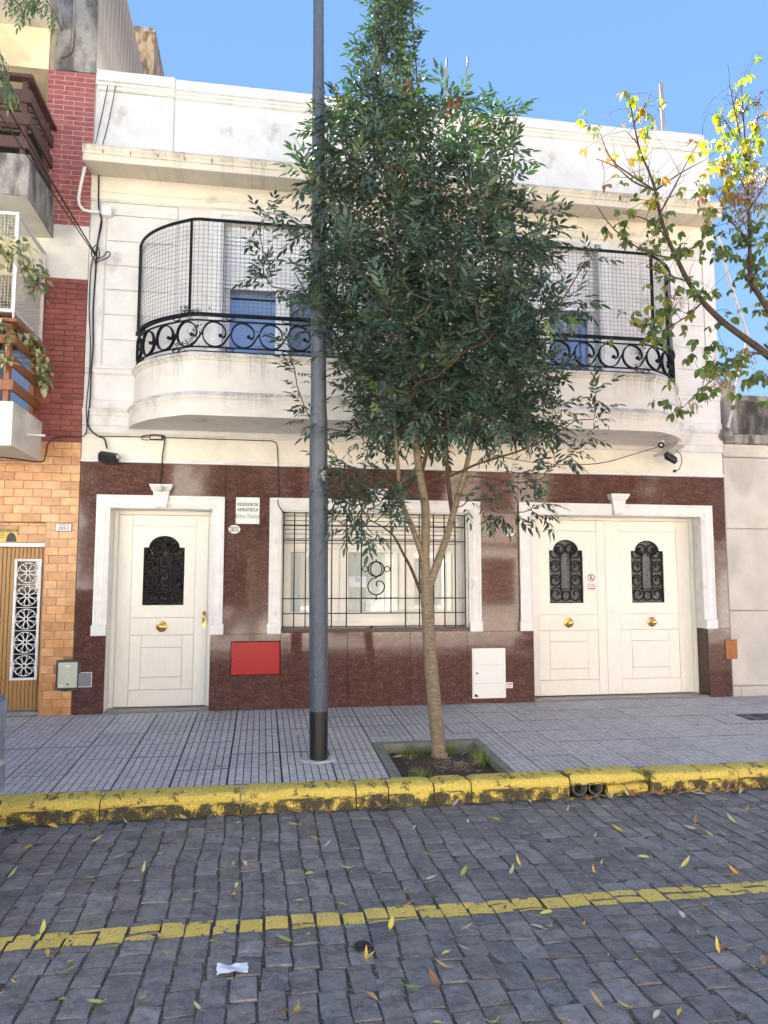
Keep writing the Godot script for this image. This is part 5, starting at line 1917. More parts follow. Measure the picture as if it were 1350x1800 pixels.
	part(t, "lock", MB.new().lathe([Vector2(0.010, 0), Vector2(0.008, 0.004), Vector2(0, 0.004)], Vector3(0.005, -0.09, 0.016), Vector3(0, 0, 1), 12), M.black_plastic)
	t = thing("junction_box", "small square grey lid on granite just right of the meter box", "junction box", Vector3(-1.758, 0.603, 0.0))
	part(t, "frame", MB.new().box(-0.070, 0.070, -0.075, 0.075, 0.001, 0.006), M.rail_grey)
	part(t, "lid", MB.new().fbox(-0.060, 0.060, -0.064, 0.066, 0.0062, 0.012, 0.003), M.meter_grey)
	part(t, "lock", MB.new().lathe([Vector2(0.006, 0), Vector2(0.005, 0.003), Vector2(0, 0.003)], Vector3(0.0, 0.05, 0.012), Vector3(0, 0, 1), 10), M.black_plastic)
	t = thing("rusty_plate", "small rusty orange cover plate on granite at house corner by concrete wall", "cover plate", Vector3(5.492, 0.803, 0.006))
	part(t, "plate", MB.new().fbox(-0.076, 0.076, -0.114, 0.114, 0.0, 0.008, 0.003), M.rusty_sheet)
	part(t, "bolt", MB.new().lathe([Vector2(0.007, 0), Vector2(0.005, 0.004), Vector2(0, 0.005)], Vector3(0.0, 0.098, 0.008), Vector3(0, 0, 1), 8), M.rust)

# ---------- wall fittings ----------
func build_fittings() -> void:
	# floodlight seen from behind, by the left corner
	var t := thing("floodlight", "black floodlight on a bracket above granite at the left house corner", "floodlight", Vector3(-1.57, 2.925, 0.0))
	var fb := MB.new().cbox(Vector3(-0.10, -0.045, 0.06), Vector3(0.10, 0.055, 0.14), 0.012)
	var o := part(t, "housing", fb, M.black_plastic)
	o.rotation = Vector3(0.5, -0.2, -0.18)
	part(t, "bracket", MB.new().tube([Vector3(0.06, -0.06, 0.0), Vector3(0.07, -0.06, 0.06), Vector3(0.08, -0.03, 0.10)], 0.010, 8), M.rail_grey)
	part(t, "sensor", MB.new().lathe([Vector2(0.022, 0), Vector2(0.024, 0.02), Vector2(0.014, 0.035), Vector2(0, 0.04)], Vector3(0.085, -0.035, 0.12), Vector3(0.2, -0.3, 1), 12), M.grey_plastic)
	# lamp driver with cable loops over the entrance
	t = thing("lamp_driver", "small black lamp driver box with cables under the balcony above entrance door", "driver box", Vector3(-1.122, 3.117, 0.0))
	part(t, "case", MB.new().cbox(Vector3(-0.072, -0.024, 0.008), Vector3(0.072, 0.024, 0.034), 0.004), M.black_plastic)
	part(t, "label_plate", MB.new().box(-0.058, 0.050, -0.012, 0.013, 0.0342, 0.0352), M.rail_grey)
	# spotlamp on the keystone
	t = thing("keystone_lamp", "small round cream lamp fixed to the keystone above entrance door", "lamp", Vector3(-1.05, 2.565, 0.112))
	part(t, "base", MB.new().lathe([Vector2(0.034, 0), Vector2(0.034, 0.012), Vector2(0.026, 0.02), Vector2(0, 0.02)], Vector3.ZERO, Vector3(0, 0, 1), 18), M.cream_render)
	part(t, "globe", MB.new().lathe([Vector2(0.022, 0.0), Vector2(0.031, 0.016), Vector2(0.031, 0.032), Vector2(0.022, 0.046), Vector2(0, 0.052)], Vector3(0, 0, 0.021), Vector3(0, -0.1, 1), 18), M.meter_paint)
	# junction box with conduit under the cornice
	t = thing("conduit_box", "white junction box with grey conduit under the cornice beside brick pier", "conduit", Vector3(-1.70, 5.565, 0.0))
	part(t, "box", MB.new().cbox(Vector3(-0.05, -0.055, 0.004), Vector3(0.05, 0.055, 0.09), 0.008), M.white_plastic)
	part(t, "conduit", MB.new().tube([Vector3(-0.05, -0.01, 0.05), Vector3(-0.17, -0.02, 0.06), Vector3(-0.235, -0.015, 0.075), Vector3(-0.275, 0.03, 0.09), Vector3(-0.285, 0.09, 0.10), Vector3(-0.25, 0.22, 0.16), Vector3(-0.19, 0.36, 0.27)], 0.016, 10), M.white_plastic)
	part(t, "collar", MB.new().tube([Vector3(-0.05, -0.01, 0.05), Vector3(-0.085, -0.012, 0.053)], 0.022, 10), M.grey_plastic)
	# cctv camera and floodlight at the right end of the balcony
	t = thing("security_camera", "small black and white dome security camera under right end of balcony", "security camera", Vector3(4.50, 3.13, 0.33))
	part(t, "base", MB.new().lathe([Vector2(0.035, 0), Vector2(0.035, -0.015), Vector2(0.02, -0.03), Vector2(0, -0.03)], Vector3(0.0, 0.075, 0.0), Vector3.UP, 16), M.white_plastic)
	part(t, "body", MB.new().lathe([Vector2(0, -0.03), Vector2(0.03, -0.025), Vector2(0.036, 0.0), Vector2(0.036, 0.05), Vector2(0.030, 0.055), Vector2(0.028, 0.045), Vector2(0, 0.045)], Vector3(-0.01, 0.02, 0.02), Vector3(-0.55, -0.1, 0.8), 18), M.black_plastic)
	part(t, "lens", MB.new().lathe([Vector2(0.016, 0), Vector2(0.012, 0.006), Vector2(0, 0.008)], Vector3(-0.034, 0.0155, 0.055), Vector3(-0.55, -0.1, 0.8), 14), M.white_plastic)
	t = thing("floodlight", "small black floodlight hanging below the right end of the balcony", "floodlight", Vector3(4.69, 3.03, 0.20))
	o = part(t, "housing", MB.new().cbox(Vector3(-0.08, -0.04, -0.03), Vector3(0.08, 0.05, 0.03), 0.010), M.black_plastic)
	o.rotation = Vector3(-0.5, 0.4, -0.45)
	part(t, "bracket", MB.new().tube([Vector3(-0.09, 0.06, -0.20), Vector3(-0.09, 0.06, -0.06), Vector3(-0.03, 0.03, 0.0)], 0.014, 8), M.rail_grey)
	part(t, "plug_lead", MB.new().tube([Vector3(0.08, 0.10, -0.02), Vector3(0.13, 0.05, 0.0), Vector3(0.14, -0.04, 0.0), Vector3(0.10, -0.13, 0.0), Vector3(0.05, -0.15, 0.0)], 0.005, 6), M.cable)
	part(t, "plug", MB.new().cbox(Vector3(0.025, -0.165, -0.012), Vector3(0.06, -0.135, 0.012), 0.004), M.cable)
	# cables
	cable("cable", "black cable bundle running down beside the left corner of the house", [V(-1.80, 6.06, 0.05), V(-1.80, 5.9, 0.035), V(-1.79, 5.6, 0.03), V(-1.755, 5.45, 0.03), V(-1.79, 5.2, 0.03), V(-1.80, 4.9, 0.02), V(-1.81, 4.5, 0.02), V(-1.795, 4.1, 0.03), V(-1.80, 3.8, 0.05), V(-1.80, 3.5, 0.045), V(-1.81, 3.3, 0.06), V(-1.80, 3.2, 0.05), V(-1.72, 3.12, 0.03), V(-1.65, 3.09, 0.03), V(-1.61, 2.98, 0.06)], 0.0085)
	cable("cable", "thin black cable hanging in a slack line beside the thicker bundle", [V(-1.76, 5.45, 0.045), V(-1.80, 5.12, 0.04), V(-1.845, 4.95, 0.03), V(-1.85, 4.5, 0.025), V(-1.82, 4.1, 0.04), V(-1.815, 3.75, 0.06), V(-1.83, 3.4, 0.07), V(-1.82, 3.2, 0.05), V(-1.85, 3.12, 0.02), V(-1.95, 3.10, 0.02), V(-2.12, 3.095, 0.02), V(-2.2, 3.02, 0.03), V(-2.215, 2.9, 0.05), V(-2.25, 2.815, 0.1), V(-2.45, 2.80, 0.4), V(-2.9, 2.80, 0.6)], 0.006)
	cable("cable", "two looping cables hanging over the coping down the parapet corner", [V(-1.72, 7.17, 0.06), V(-1.735, 7.05, 0.05), V(-1.79, 6.7, 0.03), V(-1.84, 6.4, 0.03), V(-1.86, 6.2, 0.04), V(-1.865, 6.12, 0.06)], 0.0045)
	cable("cable", "thin cable hanging from the coping across the left parapet panel", [V(-1.645, 7.17, 0.06), V(-1.66, 7.0, 0.05), V(-1.70, 6.75, 0.03), V(-1.75, 6.45, 0.03), V(-1.81, 6.2, 0.04), V(-1.85, 6.11, 0.10)], 0.0045)
	cable("cable", "tangled cable coil looped where the overhead wires reach the house", [V(-1.80, 5.0, 0.05), V(-1.84, 5.08, 0.07), V(-1.79, 5.17, 0.08), V(-1.755, 5.07, 0.07), V(-1.80, 4.98, 0.06), V(-1.74, 5.0, 0.08), V(-1.66, 5.04, 0.09), V(-1.645, 5.09, 0.09), V(-1.68, 5.10, 0.08), V(-1.72, 5.05, 0.07), V(-1.80, 5.02, 0.05)], 0.006)
	cable("overhead_wire", "upper overhead wire sloping down past the left balcony to the house", [V(-1.80, 5.08, 0.06), V(-2.03, 5.42, 0.5), V(-2.28, 5.80, 1.0), V(-2.52, 6.18, 1.5), V(-3.2, 7.3, 3.0)], 0.008)
	cable("overhead_wire", "lower overhead wire sagging down past the left balcony to the house", [V(-1.80, 5.06, 0.06), V(-2.02, 5.33, 0.5), V(-2.27, 5.64, 1.0), V(-2.53, 6.0, 1.5), V(-3.2, 7.0, 3.0)], 0.006)
	cable("cable", "black cable dropping from the driver box to the keystone lamp", [V(-1.06, 3.13, 0.03), V(-1.035, 3.13, 0.03), V(-1.04, 3.05, 0.02), V(-1.055, 2.9, 0.03), V(-1.06, 2.75, 0.02), V(-1.06, 2.63, 0.08), V(-1.055, 2.60, 0.11)], 0.008)
	cable("cable", "cable loop to the left of the driver box", [V(-1.06, 3.145, 0.03), V(-1.15, 3.15, 0.03), V(-1.26, 3.13, 0.03), V(-1.265, 3.095, 0.03), V(-1.20, 3.09, 0.03)], 0.005)
	cable("cable", "thin cable clipped along the wall and down to the window corner", [V(-1.7, 3.12, 0.012), V(-1.2, 3.125, 0.012), V(-0.6, 3.125, 0.012), V(0.0, 3.125, 0.012), V(0.10, 3.12, 0.012), V(0.145, 3.08, 0.012), V(0.155, 2.95, 0.014), V(0.16, 2.88, 0.03), V(0.165, 2.7, 0.012), V(0.17, 2.52, 0.02), V(0.165, 2.44, 0.05), V(0.20, 2.37, 0.03), V(0.235, 2.33, 0.0)], 0.0055)
	cable("cable", "slack thin cable drooping along the wall under the right balcony end", [V(2.55, 3.05, 0.012), V(2.9, 2.99, 0.012), V(3.3, 2.955, 0.012), V(3.7, 2.96, 0.012), V(4.0, 3.0, 0.02), V(4.3, 3.09, 0.12), V(4.48, 3.14, 0.30)], 0.0045)
	# pipe on the right corner
	t = thing("corner_pipe", "pale bent pipe leaning across the gap at the right house corner", "pipe", Vector3(0, 0, 0))
	part(t, "pipe", MB.new().tube([V(5.56, 5.9, 0.02), V(5.66, 5.35, 0.03), V(5.77, 4.98, 0.03), V(5.87, 4.66, 0.03), V(5.875, 4.58, 0.04), V(5.79, 4.3, 0.05), V(5.68, 3.98, 0.06), V(5.56, 3.55, 0.07), V(5.53, 3.42, 0.06)], 0.018, 10), M.conduit)
	part(t, "coupling", MB.new().tube([V(5.862, 4.69, 0.03), V(5.874, 4.60, 0.036)], 0.026, 10), M.conduit)
	part(t, "socket", MB.new().lathe([Vector2(0.05, 0), Vector2(0.085, 0.05), Vector2(0.075, 0.11), Vector2(0.03, 0.16), Vector2(0, 0.16)], V(5.50, 3.29, 0.05), V(0.1, 1, 0.1), 9), M.stained_concrete)
	# rods on the roof
	for e in [["thin rusty pole standing on the roof behind the tree", 2.36, 8.47, -1.0, 0.022], ["taller pale pole on the roof right of the tree top", 2.65, 8.52, -1.0, 0.020]]:
		t = thing("roof_pole", e[0], "pole", Vector3(e[1], 6.25, e[3]))
		part(t, "shaft", MB.new().tube([Vector3(0, 0, 0), Vector3(-0.01, e[2] - 6.25, 0)], e[4], 8), M.weathered_steel)
		part(t, "tip", MB.new().tube([Vector3(-0.01, e[2] - 6.25, 0), Vector3(0.0, e[2] - 6.1, 0)], 0.010, 6), M.cable)
	t = thing("roof_pole", "pale steel pole with a short broken stay at right parapet corner", "pole", Vector3(5.09, 7.0, -0.33))
	part(t, "shaft", MB.new().tube([Vector3(0.01, -0.7, 0), Vector3(-0.02, 1.10, 0)], 0.024, 8), M.weathered_steel)
	part(t, "stay", MB.new().tube([Vector3(-0.02, 0.14, 0.03), Vector3(-0.10, 0.35, 0.03), Vector3(-0.165, 0.58, 0.03)], 0.020, 8), M.weathered_steel)
	part(t, "foot", MB.new().tube([Vector3(-0.12, 0.20, 0.03), Vector3(0.0, 0.25, 0.03), Vector3(0.14, 0.16, 0.03)], 0.018, 8), M.weathered_steel)

func V(x: float, y: float, z: float) -> Vector3:
	return Vector3(x, y, z)

func smooth(p: Array, per := 6) -> Array:
	var out := []
	for i in p.size() - 1:
		var a: Vector3 = p[maxi(i - 1, 0)]
		var b: Vector3 = p[i]
		var c: Vector3 = p[i + 1]
		var d: Vector3 = p[mini(i + 2, p.size() - 1)]
		for k in per:
			out.append(b.cubic_interpolate(c, a, d, float(k) / per))
	out.append(p[-1])
	return out

func cable(called: String, label: String, p: Array, r: float) -> void:
	var o := part(self, numbered(called), MB.new().tube(smooth(p), r, 6), M.cable)
	tag(o, label, "wire" if called == "overhead_wire" else "cable")

# ---------- street furniture ----------
func build_pole() -> void:
	var t := thing("steel_pole", "tall blue-grey painted steel pole with black foot standing on the pavement", "pole", Vector3(0.478, pave_y(1.916), 1.916))
	var y0 := pave_y(1.916)
	var at := func(y: float) -> Vector3: return Vector3(-0.0085 * (y - y0), y - y0, 0)
	var tb := func(called: String, p: Array, m: Material):
		var pts := []
		var rad := []
		for q in p:
			pts.append(at.call(q[0]))
			rad.append(q[1])
		part(t, called, MB.new().tube(pts, rad, 28), m)
	tb.call("black_foot", [[y0, 0.0725], [0.50, 0.0755], [0.556, 0.0765]], M.black_paint)
	tb.call("lower_shaft", [[0.55, 0.0755], [1.2, 0.077], [2.30, 0.079], [2.385, 0.0795], [2.395, 0.076]], M.pole_paint)
	tb.call("sleeve", [[2.39, 0.0755], [2.90, 0.0755], [2.97, 0.074], [3.06, 0.068], [3.08, 0.067]], M.pole_paint_upper)
	tb.call("middle_shaft", [[3.07, 0.066], [4.5, 0.060], [5.85, 0.054], [5.93, 0.053], [5.96, 0.049]], M.pole_paint_upper)
	tb.call("upper_shaft", [[5.95, 0.049], [7.0, 0.046], [8.8, 0.042]], M.pole_paint_upper)
	part(t, "hatch", MB.new().cbox(Vector3(-0.078, 2.42 - y0, 0.015), Vector3(-0.058, 2.63 - y0, 0.055), 0.003), M.pole_paint_upper)
	var sc := MB.new()
	var k := RandomNumberGenerator.new()
	k.seed = 3
	for i in 9:
		var y := 2.44 + k.randf() * 0.14 - y0
		var a := k.randf_range(0.25, 0.85)
		var rr := 0.0765
		var p := []
		for j in 6:
			var da := 0.10 * cos(TAU * j / 6.0) * k.randf_range(0.5, 1.3)
			var dy := 0.016 * sin(TAU * j / 6.0) * k.randf_range(0.5, 1.3)
			p.append(Vector3(-0.019 + sin(a + da) * rr, y + dy, cos(a + da) * rr))
		for j in range(1, 5):
			sc.ot(p[0], p[j], p[j + 1], Vector3(sin(a), 0, cos(a)))
	part(t, "scraped_patch", sc, M.scraped_paint)
	var cp := MB.new()
	var ring := []
	for i in 24:
		var a := TAU * i / 24.0
		var r := 0.115 + 0.035 * noise(1.0, 12, 2).get_noise_2d(cos(a) * 2.0, sin(a) * 2.0)
		ring.append(Vector3(cos(a) * r * 1.15, -0.047 * sin(a) * r, sin(a) * r))
	for i in 24:
		var a: Vector3 = ring[i]
		var b: Vector3 = ring[(i + 1) % 24]
		var up := Vector3(0, 0.012, 0)
		cp.ot(Vector3(0, 0.018, 0), a * 0.9 + up, b * 0.9 + up, Vector3.UP)
		cp.oq([a, b, b * 0.9 + up, a * 0.9 + up], Vector3.UP)
	part(t, "cement_collar", cp, M.cement_pale)

func build_car(at: Vector3, turn: float, paint: Material, label: String) -> void:
	# hatchback, its rear at +x: rings of a body section along its length
	var t := thing("parked_car", label, "car", at)
	t.rotation.y = turn
	var half := 0.84
	var secs := [[-4.0, 0.42, 0.62, 0.64, 0.72], [-3.9, 0.25, 0.72, 0.74, 0.88], [-3.4, 0.20, 0.84, 0.86, 0.97], [-2.95, 0.20, 0.90, 0.95, 1.0], [-2.3, 0.20, 0.93, 1.42, 1.0], [-1.6, 0.20, 0.95, 1.49, 1.0], [-0.8, 0.20, 0.97, 1.47, 1.0], [-0.32, 0.22, 0.98, 1.36, 1.0], [-0.10, 0.26, 0.97, 1.05, 0.99], [-0.02, 0.28, 0.88, 0.92, 0.98], [0.0, 0.30, 0.62, 0.66, 0.975]]
	var rings := []
	for s in secs:
		var w: float = half * s[4]
		var cab := clampf((s[3] - s[2]) / 0.45, 0, 1)
		var tw := lerpf(w * 0.94, w * 0.74, cab)
		rings.append([Vector3(s[0], s[1], -w * 0.90), Vector3(s[0], s[1] + 0.12, -w), Vector3(s[0], lerpf(s[1], s[2], 0.6), -w * 1.01), Vector3(s[0], s[2], -w * 0.97), Vector3(s[0], s[3] - 0.03, -tw), Vector3(s[0], s[3], -tw * 0.85), Vector3(s[0], s[3] + 0.015, 0), Vector3(s[0], s[3], tw * 0.85), Vector3(s[0], s[3] - 0.03, tw), Vector3(s[0], s[2], w * 0.97), Vector3(s[0], lerpf(s[1], s[2], 0.6), w * 1.01), Vector3(s[0], s[1] + 0.12, w), Vector3(s[0], s[1], w * 0.90)])
	var body := MB.new()
	var glass := MB.new()
	for i in rings.size() - 1:
		for j in 12:
			var a: Vector3 = rings[i][j]
			var b: Vector3 = rings[i + 1][j]
			var c: Vector3 = rings[i + 1][j + 1]
			var d: Vector3 = rings[i][j + 1]
			var ce := (a + b + c + d) * 0.25
			var is_glass := (j == 3 or j == 8) and i >= 3 and i <= 7
			if (i == 3 or i == 7) and j > 3 and j < 8:
				is_glass = true
			(glass if is_glass else body).oq([a, b, c, d], ce - Vector3(ce.x, 0.6, 0))
	for e in [0, rings.size() - 1]:
		var mid := Vector3(secs[e][0] + (0.02 if e > 0 else -0.02), 0.5, 0)
		for j in 13:
			body.ot(mid, rings[e][j], rings[e][(j + 1) % 13], Vector3(1 if e > 0 else -1, 0, 0))
	part(t, "body", body, paint)
	part(t, "windows", glass, M.car_glass)
	part(t, "bumper", MB.new().cbox(Vector3(-0.10, 0.30, -0.81), Vector3(0.025, 0.54, 0.81), 0.05), paint)
	part(t, "bumper_trim", MB.new().cbox(Vector3(-0.20, 0.24, -0.72), Vector3(0.03, 0.298, 0.72), 0.02), M.rubber)
	for s in [-1, 1]:
		part(t, "tail_light", MB.new().cbox(Vector3(-0.14, 0.66, s * 0.72 - 0.09), Vector3(0.012, 0.90, s * 0.72 + 0.10), 0.03), M.lens_clear if paint == M.car_paint else M.lens_red)
		for x in [-3.2, -0.75]:
			var wh := holder(t, "wheel", Vector3(x, 0.30, s * 0.74))
			part(wh, "tyre", MB.new().lathe([Vector2(0.19, -0.09), Vector2(0.28, -0.09), Vector2(0.30, -0.06), Vector2(0.30, 0.06), Vector2(0.28, 0.09), Vector2(0.19, 0.09)], Vector3.ZERO, Vector3(0, 0, s), 26), M.rubber)
			part(wh, "rim", MB.new().lathe([Vector2(0.19, 0.08), Vector2(0.17, 0.05), Vector2(0.05, 0.06), Vector2(0, 0.075)], Vector3.ZERO, Vector3(0, 0, s), 20), M.rim_metal)

# ---------- trees ----------
# blade of a leaf along +x, folded a little along its rib
func leaf_blade(mb: MB, tr: Transform3D, l: float, w: float, droop: float, segs := 4) -> void:
	var p := []
	for i in segs + 1:
		var f := float(i) / segs
		var hw := w * 0.5 * pow(sin(PI * pow(clampf(f, 0.0, 1.0), 0.8)), 0.8) if f > 0 and f < 1 else 0.0
		var y := -droop * l * f * f
		p.append([tr * Vector3(l * f, y, 0), tr * Vector3(l * f, y + hw * 0.22, -hw), tr * Vector3(l * f, y + hw * 0.22, hw)])
	for i in segs:
		for s in [1, 2]:
			if i == 0:
				mb.ot(p[0][0], p[1][0], p[1][s], tr.basis.y)
			elif i == segs - 1:
				mb.ot(p[i][0], p[i + 1][0], p[i][s], tr.basis.y)
			else:
				mb.oq([p[i][0], p[i + 1][0], p[i + 1][s], p[i][s]], tr.basis.y)

func ash_leaf(k: RandomNumberGenerator, pairs: int, l: float) -> MB:
	# feathered leaf: stalk along +x, leaflets in pairs and one at the tip
	var mb := MB.new()
	var x := l * 0.28
	var step := l * 0.72 / pairs
	var dr := func(u: float) -> float: return -0.25 * u * u / l
	for i in pairs:
		for s in [-1, 1]:
			var ll := l * k.randf_range(0.36, 0.46) * (0.85 if i == 0 else 1.0)
			var b := Basis(Vector3.UP, -s * k.randf_range(0.6, 0.95)) * Basis(Vector3.RIGHT, k.randf_range(-0.5, 0.5)) * Basis(Vector3.BACK, -k.randf_range(0.1, 0.5))
			leaf_blade(mb, Transform3D(b, Vector3(x, dr.call(x), 0)), ll, ll * k.randf_range(0.27, 0.35), k.randf_range(0.1, 0.35), 3)
		x += step
	leaf_blade(mb, Transform3D(Basis(Vector3.BACK, -0.4), Vector3(x - step * 0.3, dr.call(x), 0)), l * 0.46, l * 0.145, 0.25, 3)
	mb.tri(Vector3(0, 0.002, 0), Vector3(l * 0.6, -0.25 * l * 0.36, 0.0015), Vector3(l * 0.6, -0.25 * l * 0.36, -0.0015))
	return mb

func append_leaf(mb: MB, leaf: MB, tr: Transform3D, col: Color) -> void:
	mb.col = col
	mb.add(leaf, tr)

# grows twigs from a skeleton to target points: each joins the nearest node that is not above it
func grow(nodes: Array, targets: Array, rise: float, step: float) -> Array:
	var shoots := []
	for tg in targets:
		var best := -1
		var bd := 1e9
		for i in nodes.size():
			var d: Vector3 = tg - nodes[i].p
			var dist := d.length()
			if d.y < 0.02:
				dist += 2.0 * (0.02 - d.y)
			dist += 0.25 * Vector2(d.x, d.z).length()
			if dist < bd:
				bd = dist
				best = i
		var a: Vector3 = nodes[best].p
		var len_: float = a.distance_to(tg)
		var m := maxi(2, int(len_ / step))
		var dir: Vector3 = nodes[best].d
		var c1: Vector3 = a + (dir * 0.35 + (tg - a).normalized() * 0.4) * len_ * 0.5
		var c2: Vector3 = tg - Vector3(0, rise, 0) * len_ * 0.35
		var pts := [a]
		var par := best
		for i in range(1, m + 1):
			var t := float(i) / m
			var q := a.bezier_interpolate(c1, c2, tg, t)
			q += Vector3(rng.randf_range(-1, 1), rng.randf_range(-0.5, 0.5), rng.randf_range(-1, 1)) * 0.012
			nodes.append({"p": q, "d": (q - pts[-1]).normalized(), "up": par, "n": 0})
			par = nodes.size() - 1
			pts.append(q)
		shoots.append({"pts": pts, "from": best, "tip": par})
	return shoots

func limb(into: MB, p: Array, r0: float, r1: float, sides := 9, power := 1.0) -> void:
	var s := smooth(p, 4)
	var rad := []
	for i in s.size():
		rad.append(lerpf(r0, r1, pow(float(i) / (s.size() - 1), power)))
	into.tube(s, rad, sides)

func bent(p: Array, amp: float, k: RandomNumberGenerator) -> Array:
	# give a limb its own way out of the plane
	var dz := k.randf_range(-amp, amp)
	var out := []
	for i in p.size():
		var f := float(i) / (p.size() - 1)
		out.append(p[i] + Vector3(0, 0, dz * f + 0.05 * sin(f * 7.0 + dz * 9.0) * f))
	return out

func build_ash_tree() -> void:
	rng.seed = 606
	var t := thing("ash_tree", "young ash tree with dense dark foliage growing from the framed pavement pit", "tree", Vector3(1.49, 0.1, 1.852))
	var o := Vector3(1.49, 0.1, 1.852)
	var trunk := [V(1.497, 0.05, 1.852), V(1.492, 0.13, 1.85), V(1.460, 0.513, 1.85), V(1.419, 0.986, 1.85), V(1.397, 1.416, 1.85), V(1.388, 1.63, 1.85)]
	var limbs := [
		[[V(1.388, 1.58, 1.85), V(1.379, 1.779, 1.85), V(1.386, 2.195, 1.85), V(1.357, 2.392, 1.85), V(1.323, 2.589, 1.85), V(1.289, 2.888, 1.85), V(1.270, 3.240, 1.85), V(1.226, 3.696, 1.85), V(1.176, 4.209, 1.85), V(1.100, 4.726, 1.85), V(1.049, 5.252, 1.85), V(1.008, 5.786, 1.85), V(0.987, 6.329, 1.85), V(0.966, 6.880, 1.85), V(0.944, 7.25, 1.85)], 0.046, 0.006, 0.08],
		[[V(1.384, 1.66, 1.85), V(1.340, 1.847, 1.85), V(1.256, 2.071, 1.85), V(1.182, 2.241, 1.85), V(1.148, 2.437, 1.85), V(1.123, 2.733, 1.85), V(1.089, 3.081, 1.85), V(1.049, 3.483, 1.85), V(1.009, 3.889, 1.85), V(0.96, 4.4, 1.85)], 0.030, 0.008, 0.35],
		[[V(1.396, 1.52, 1.85), V(1.494, 1.780, 1.85), V(1.571, 2.001, 1.85), V(1.634, 2.224, 1.85), V(1.681, 2.374, 1.85), V(1.729, 2.550, 1.85), V(1.788, 2.803, 1.85), V(1.866, 3.214, 1.85), V(1.966, 3.632, 1.85), V(2.037, 4.162, 1.85), V(2.099, 4.701, 1.85), V(2.151, 5.248, 1.85), V(2.182, 5.803, 1.85)], 0.038, 0.006, 0.2],
		[[V(1.624, 2.199, 1.85), V(1.599, 2.347, 1.85), V(1.576, 2.596, 1.85), V(1.568, 2.897, 1.85), V(1.556, 3.303, 1.85), V(1.509, 3.815, 1.85), V(1.445, 4.332, 1.85), V(1.385, 4.909, 1.85), V(1.352, 5.497, 1.85), V(1.323, 6.094, 1.85), V(1.272, 6.698, 1.85), V(1.252, 7.145, 1.85)], 0.021, 0.006, 0.15],
		[[V(1.345, 2.50, 1.85), V(1.389, 2.691, 1.85), V(1.436, 2.893, 1.85), V(1.463, 3.197, 1.85), V(1.534, 3.713, 1.85), V(1.616, 4.239, 1.85), V(1.673, 4.774, 1.85), V(1.732, 5.318, 1.85)], 0.019, 0.005, -0.45],
		[[V(1.343, 1.50, 1.85), V(1.255, 1.706, 1.87), V(1.171, 1.851, 1.90), V(1.097, 1.971, 1.94), V(0.999, 2.043, 2.0), V(0.877, 2.10, 2.05)], 0.016, 0.005, 0.0],
		[[V(1.362, 2.40, 1.85), V(1.45, 2.47, 1.87), V(1.601, 2.507, 1.9), V(1.807, 2.602, 1.95), V(2.015, 2.668, 2.0), V(2.226, 2.740, 2.02), V(2.495, 2.877, 2.02), V(2.713, 3.014, 2.0)], 0.015, 0.005, 0.0],
		[[V(1.821, 2.906, 1.85), V(2.023, 3.221, 1.85), V(2.296, 3.650, 1.85), V(2.575, 4.037, 1.85), V(2.804, 4.429, 1.85)], 0.016, 0.005, 0.3],
		[[V(1.098, 2.982, 1.85), V(0.899, 3.274, 1.85), V(0.651, 3.564, 1.85), V(0.451, 3.956, 1.85), V(0.251, 4.349, 1.85)], 0.015, 0.005, 0.2],
		[[V(1.029, 3.685, 1.85), V(0.847, 4.084, 1.85), V(0.645, 4.585, 1.85), V(0.442, 5.089, 1.85), V(0.288, 5.494, 1.85)], 0.014, 0.005, -0.35]]
	var wood := MB.new()
	limb(wood, trunk, 0.066, 0.053, 16, 0.6)
	wood.lathe([Vector2(0.10, -0.02), Vector2(0.078, 0.04), Vector2(0.067, 0.12)], V(1.495, 0.06, 1.852), Vector3.UP, 16)
	# knots where shoots were pruned
	for q in [[1.442, 0.75, 0.2], [1.425, 0.93, 0.8], [1.405, 1.3, -0.4], [1.392, 1.60, 0.9], [1.372, 2.30, 0.3], [1.60, 2.07, 0.4], [1.375, 1.95, -0.5], [1.47, 0.45, -0.6]]:
		var c := V(q[0] + sin(q[2]) * 0.045, q[1], 1.852 + cos(q[2]) * 0.045)
		wood.lathe([Vector2(0.018, -0.012), Vector2(0.017, 0.006), Vector2(0.009, 0.011), Vector2(0, 0.008)], c, V(sin(q[2]), 0.1, cos(q[2])), 9)
	var nodes := []
	var k := RandomNumberGenerator.new()
	k.seed = 7
	var br := MB.new()
	for i in limbs.size():
		var p: Array = bent(limbs[i][0], absf(limbs[i][3]), k) if limbs[i][3] != 0.0 else limbs[i][0]
		limb(wood if i < 3 else br, p, limbs[i][1], limbs[i][2], 10, 0.8)
		var s := smooth(p, 3)
		for j in s.size():
			if s[j].y > 2.0 or i == 5:
				nodes.append({"p": s[j], "d": (s[mini(j + 1, s.size() - 1)] - s[maxi(j - 1, 0)]).normalized(), "up": -1, "n": 0})
	# targets: points spread through the crown, whose width changes with height
	var rows := [[7.3, 0.96, 1.20], [6.90, 0.95, 1.22], [6.56, 0.90, 1.22], [6.23, 0.86, 1.27], [5.95, 0.76, 1.32], [5.72, 0.55, 1.42], [5.60, 0.40, 2.05], [5.42, 0.28, 2.12], [5.12, 0.28, 2.25], [4.80, 0.22, 2.46], [4.49, 0.24, 2.60], [4.13, 0.34, 2.60], [3.82, 0.46, 2.56], [3.51, 0.58, 2.50], [3.21, 0.70, 2.56], [2.95, 0.76, 2.52], [2.75, 0.76, 2.4]]
	var targets := []
	var tries := 0
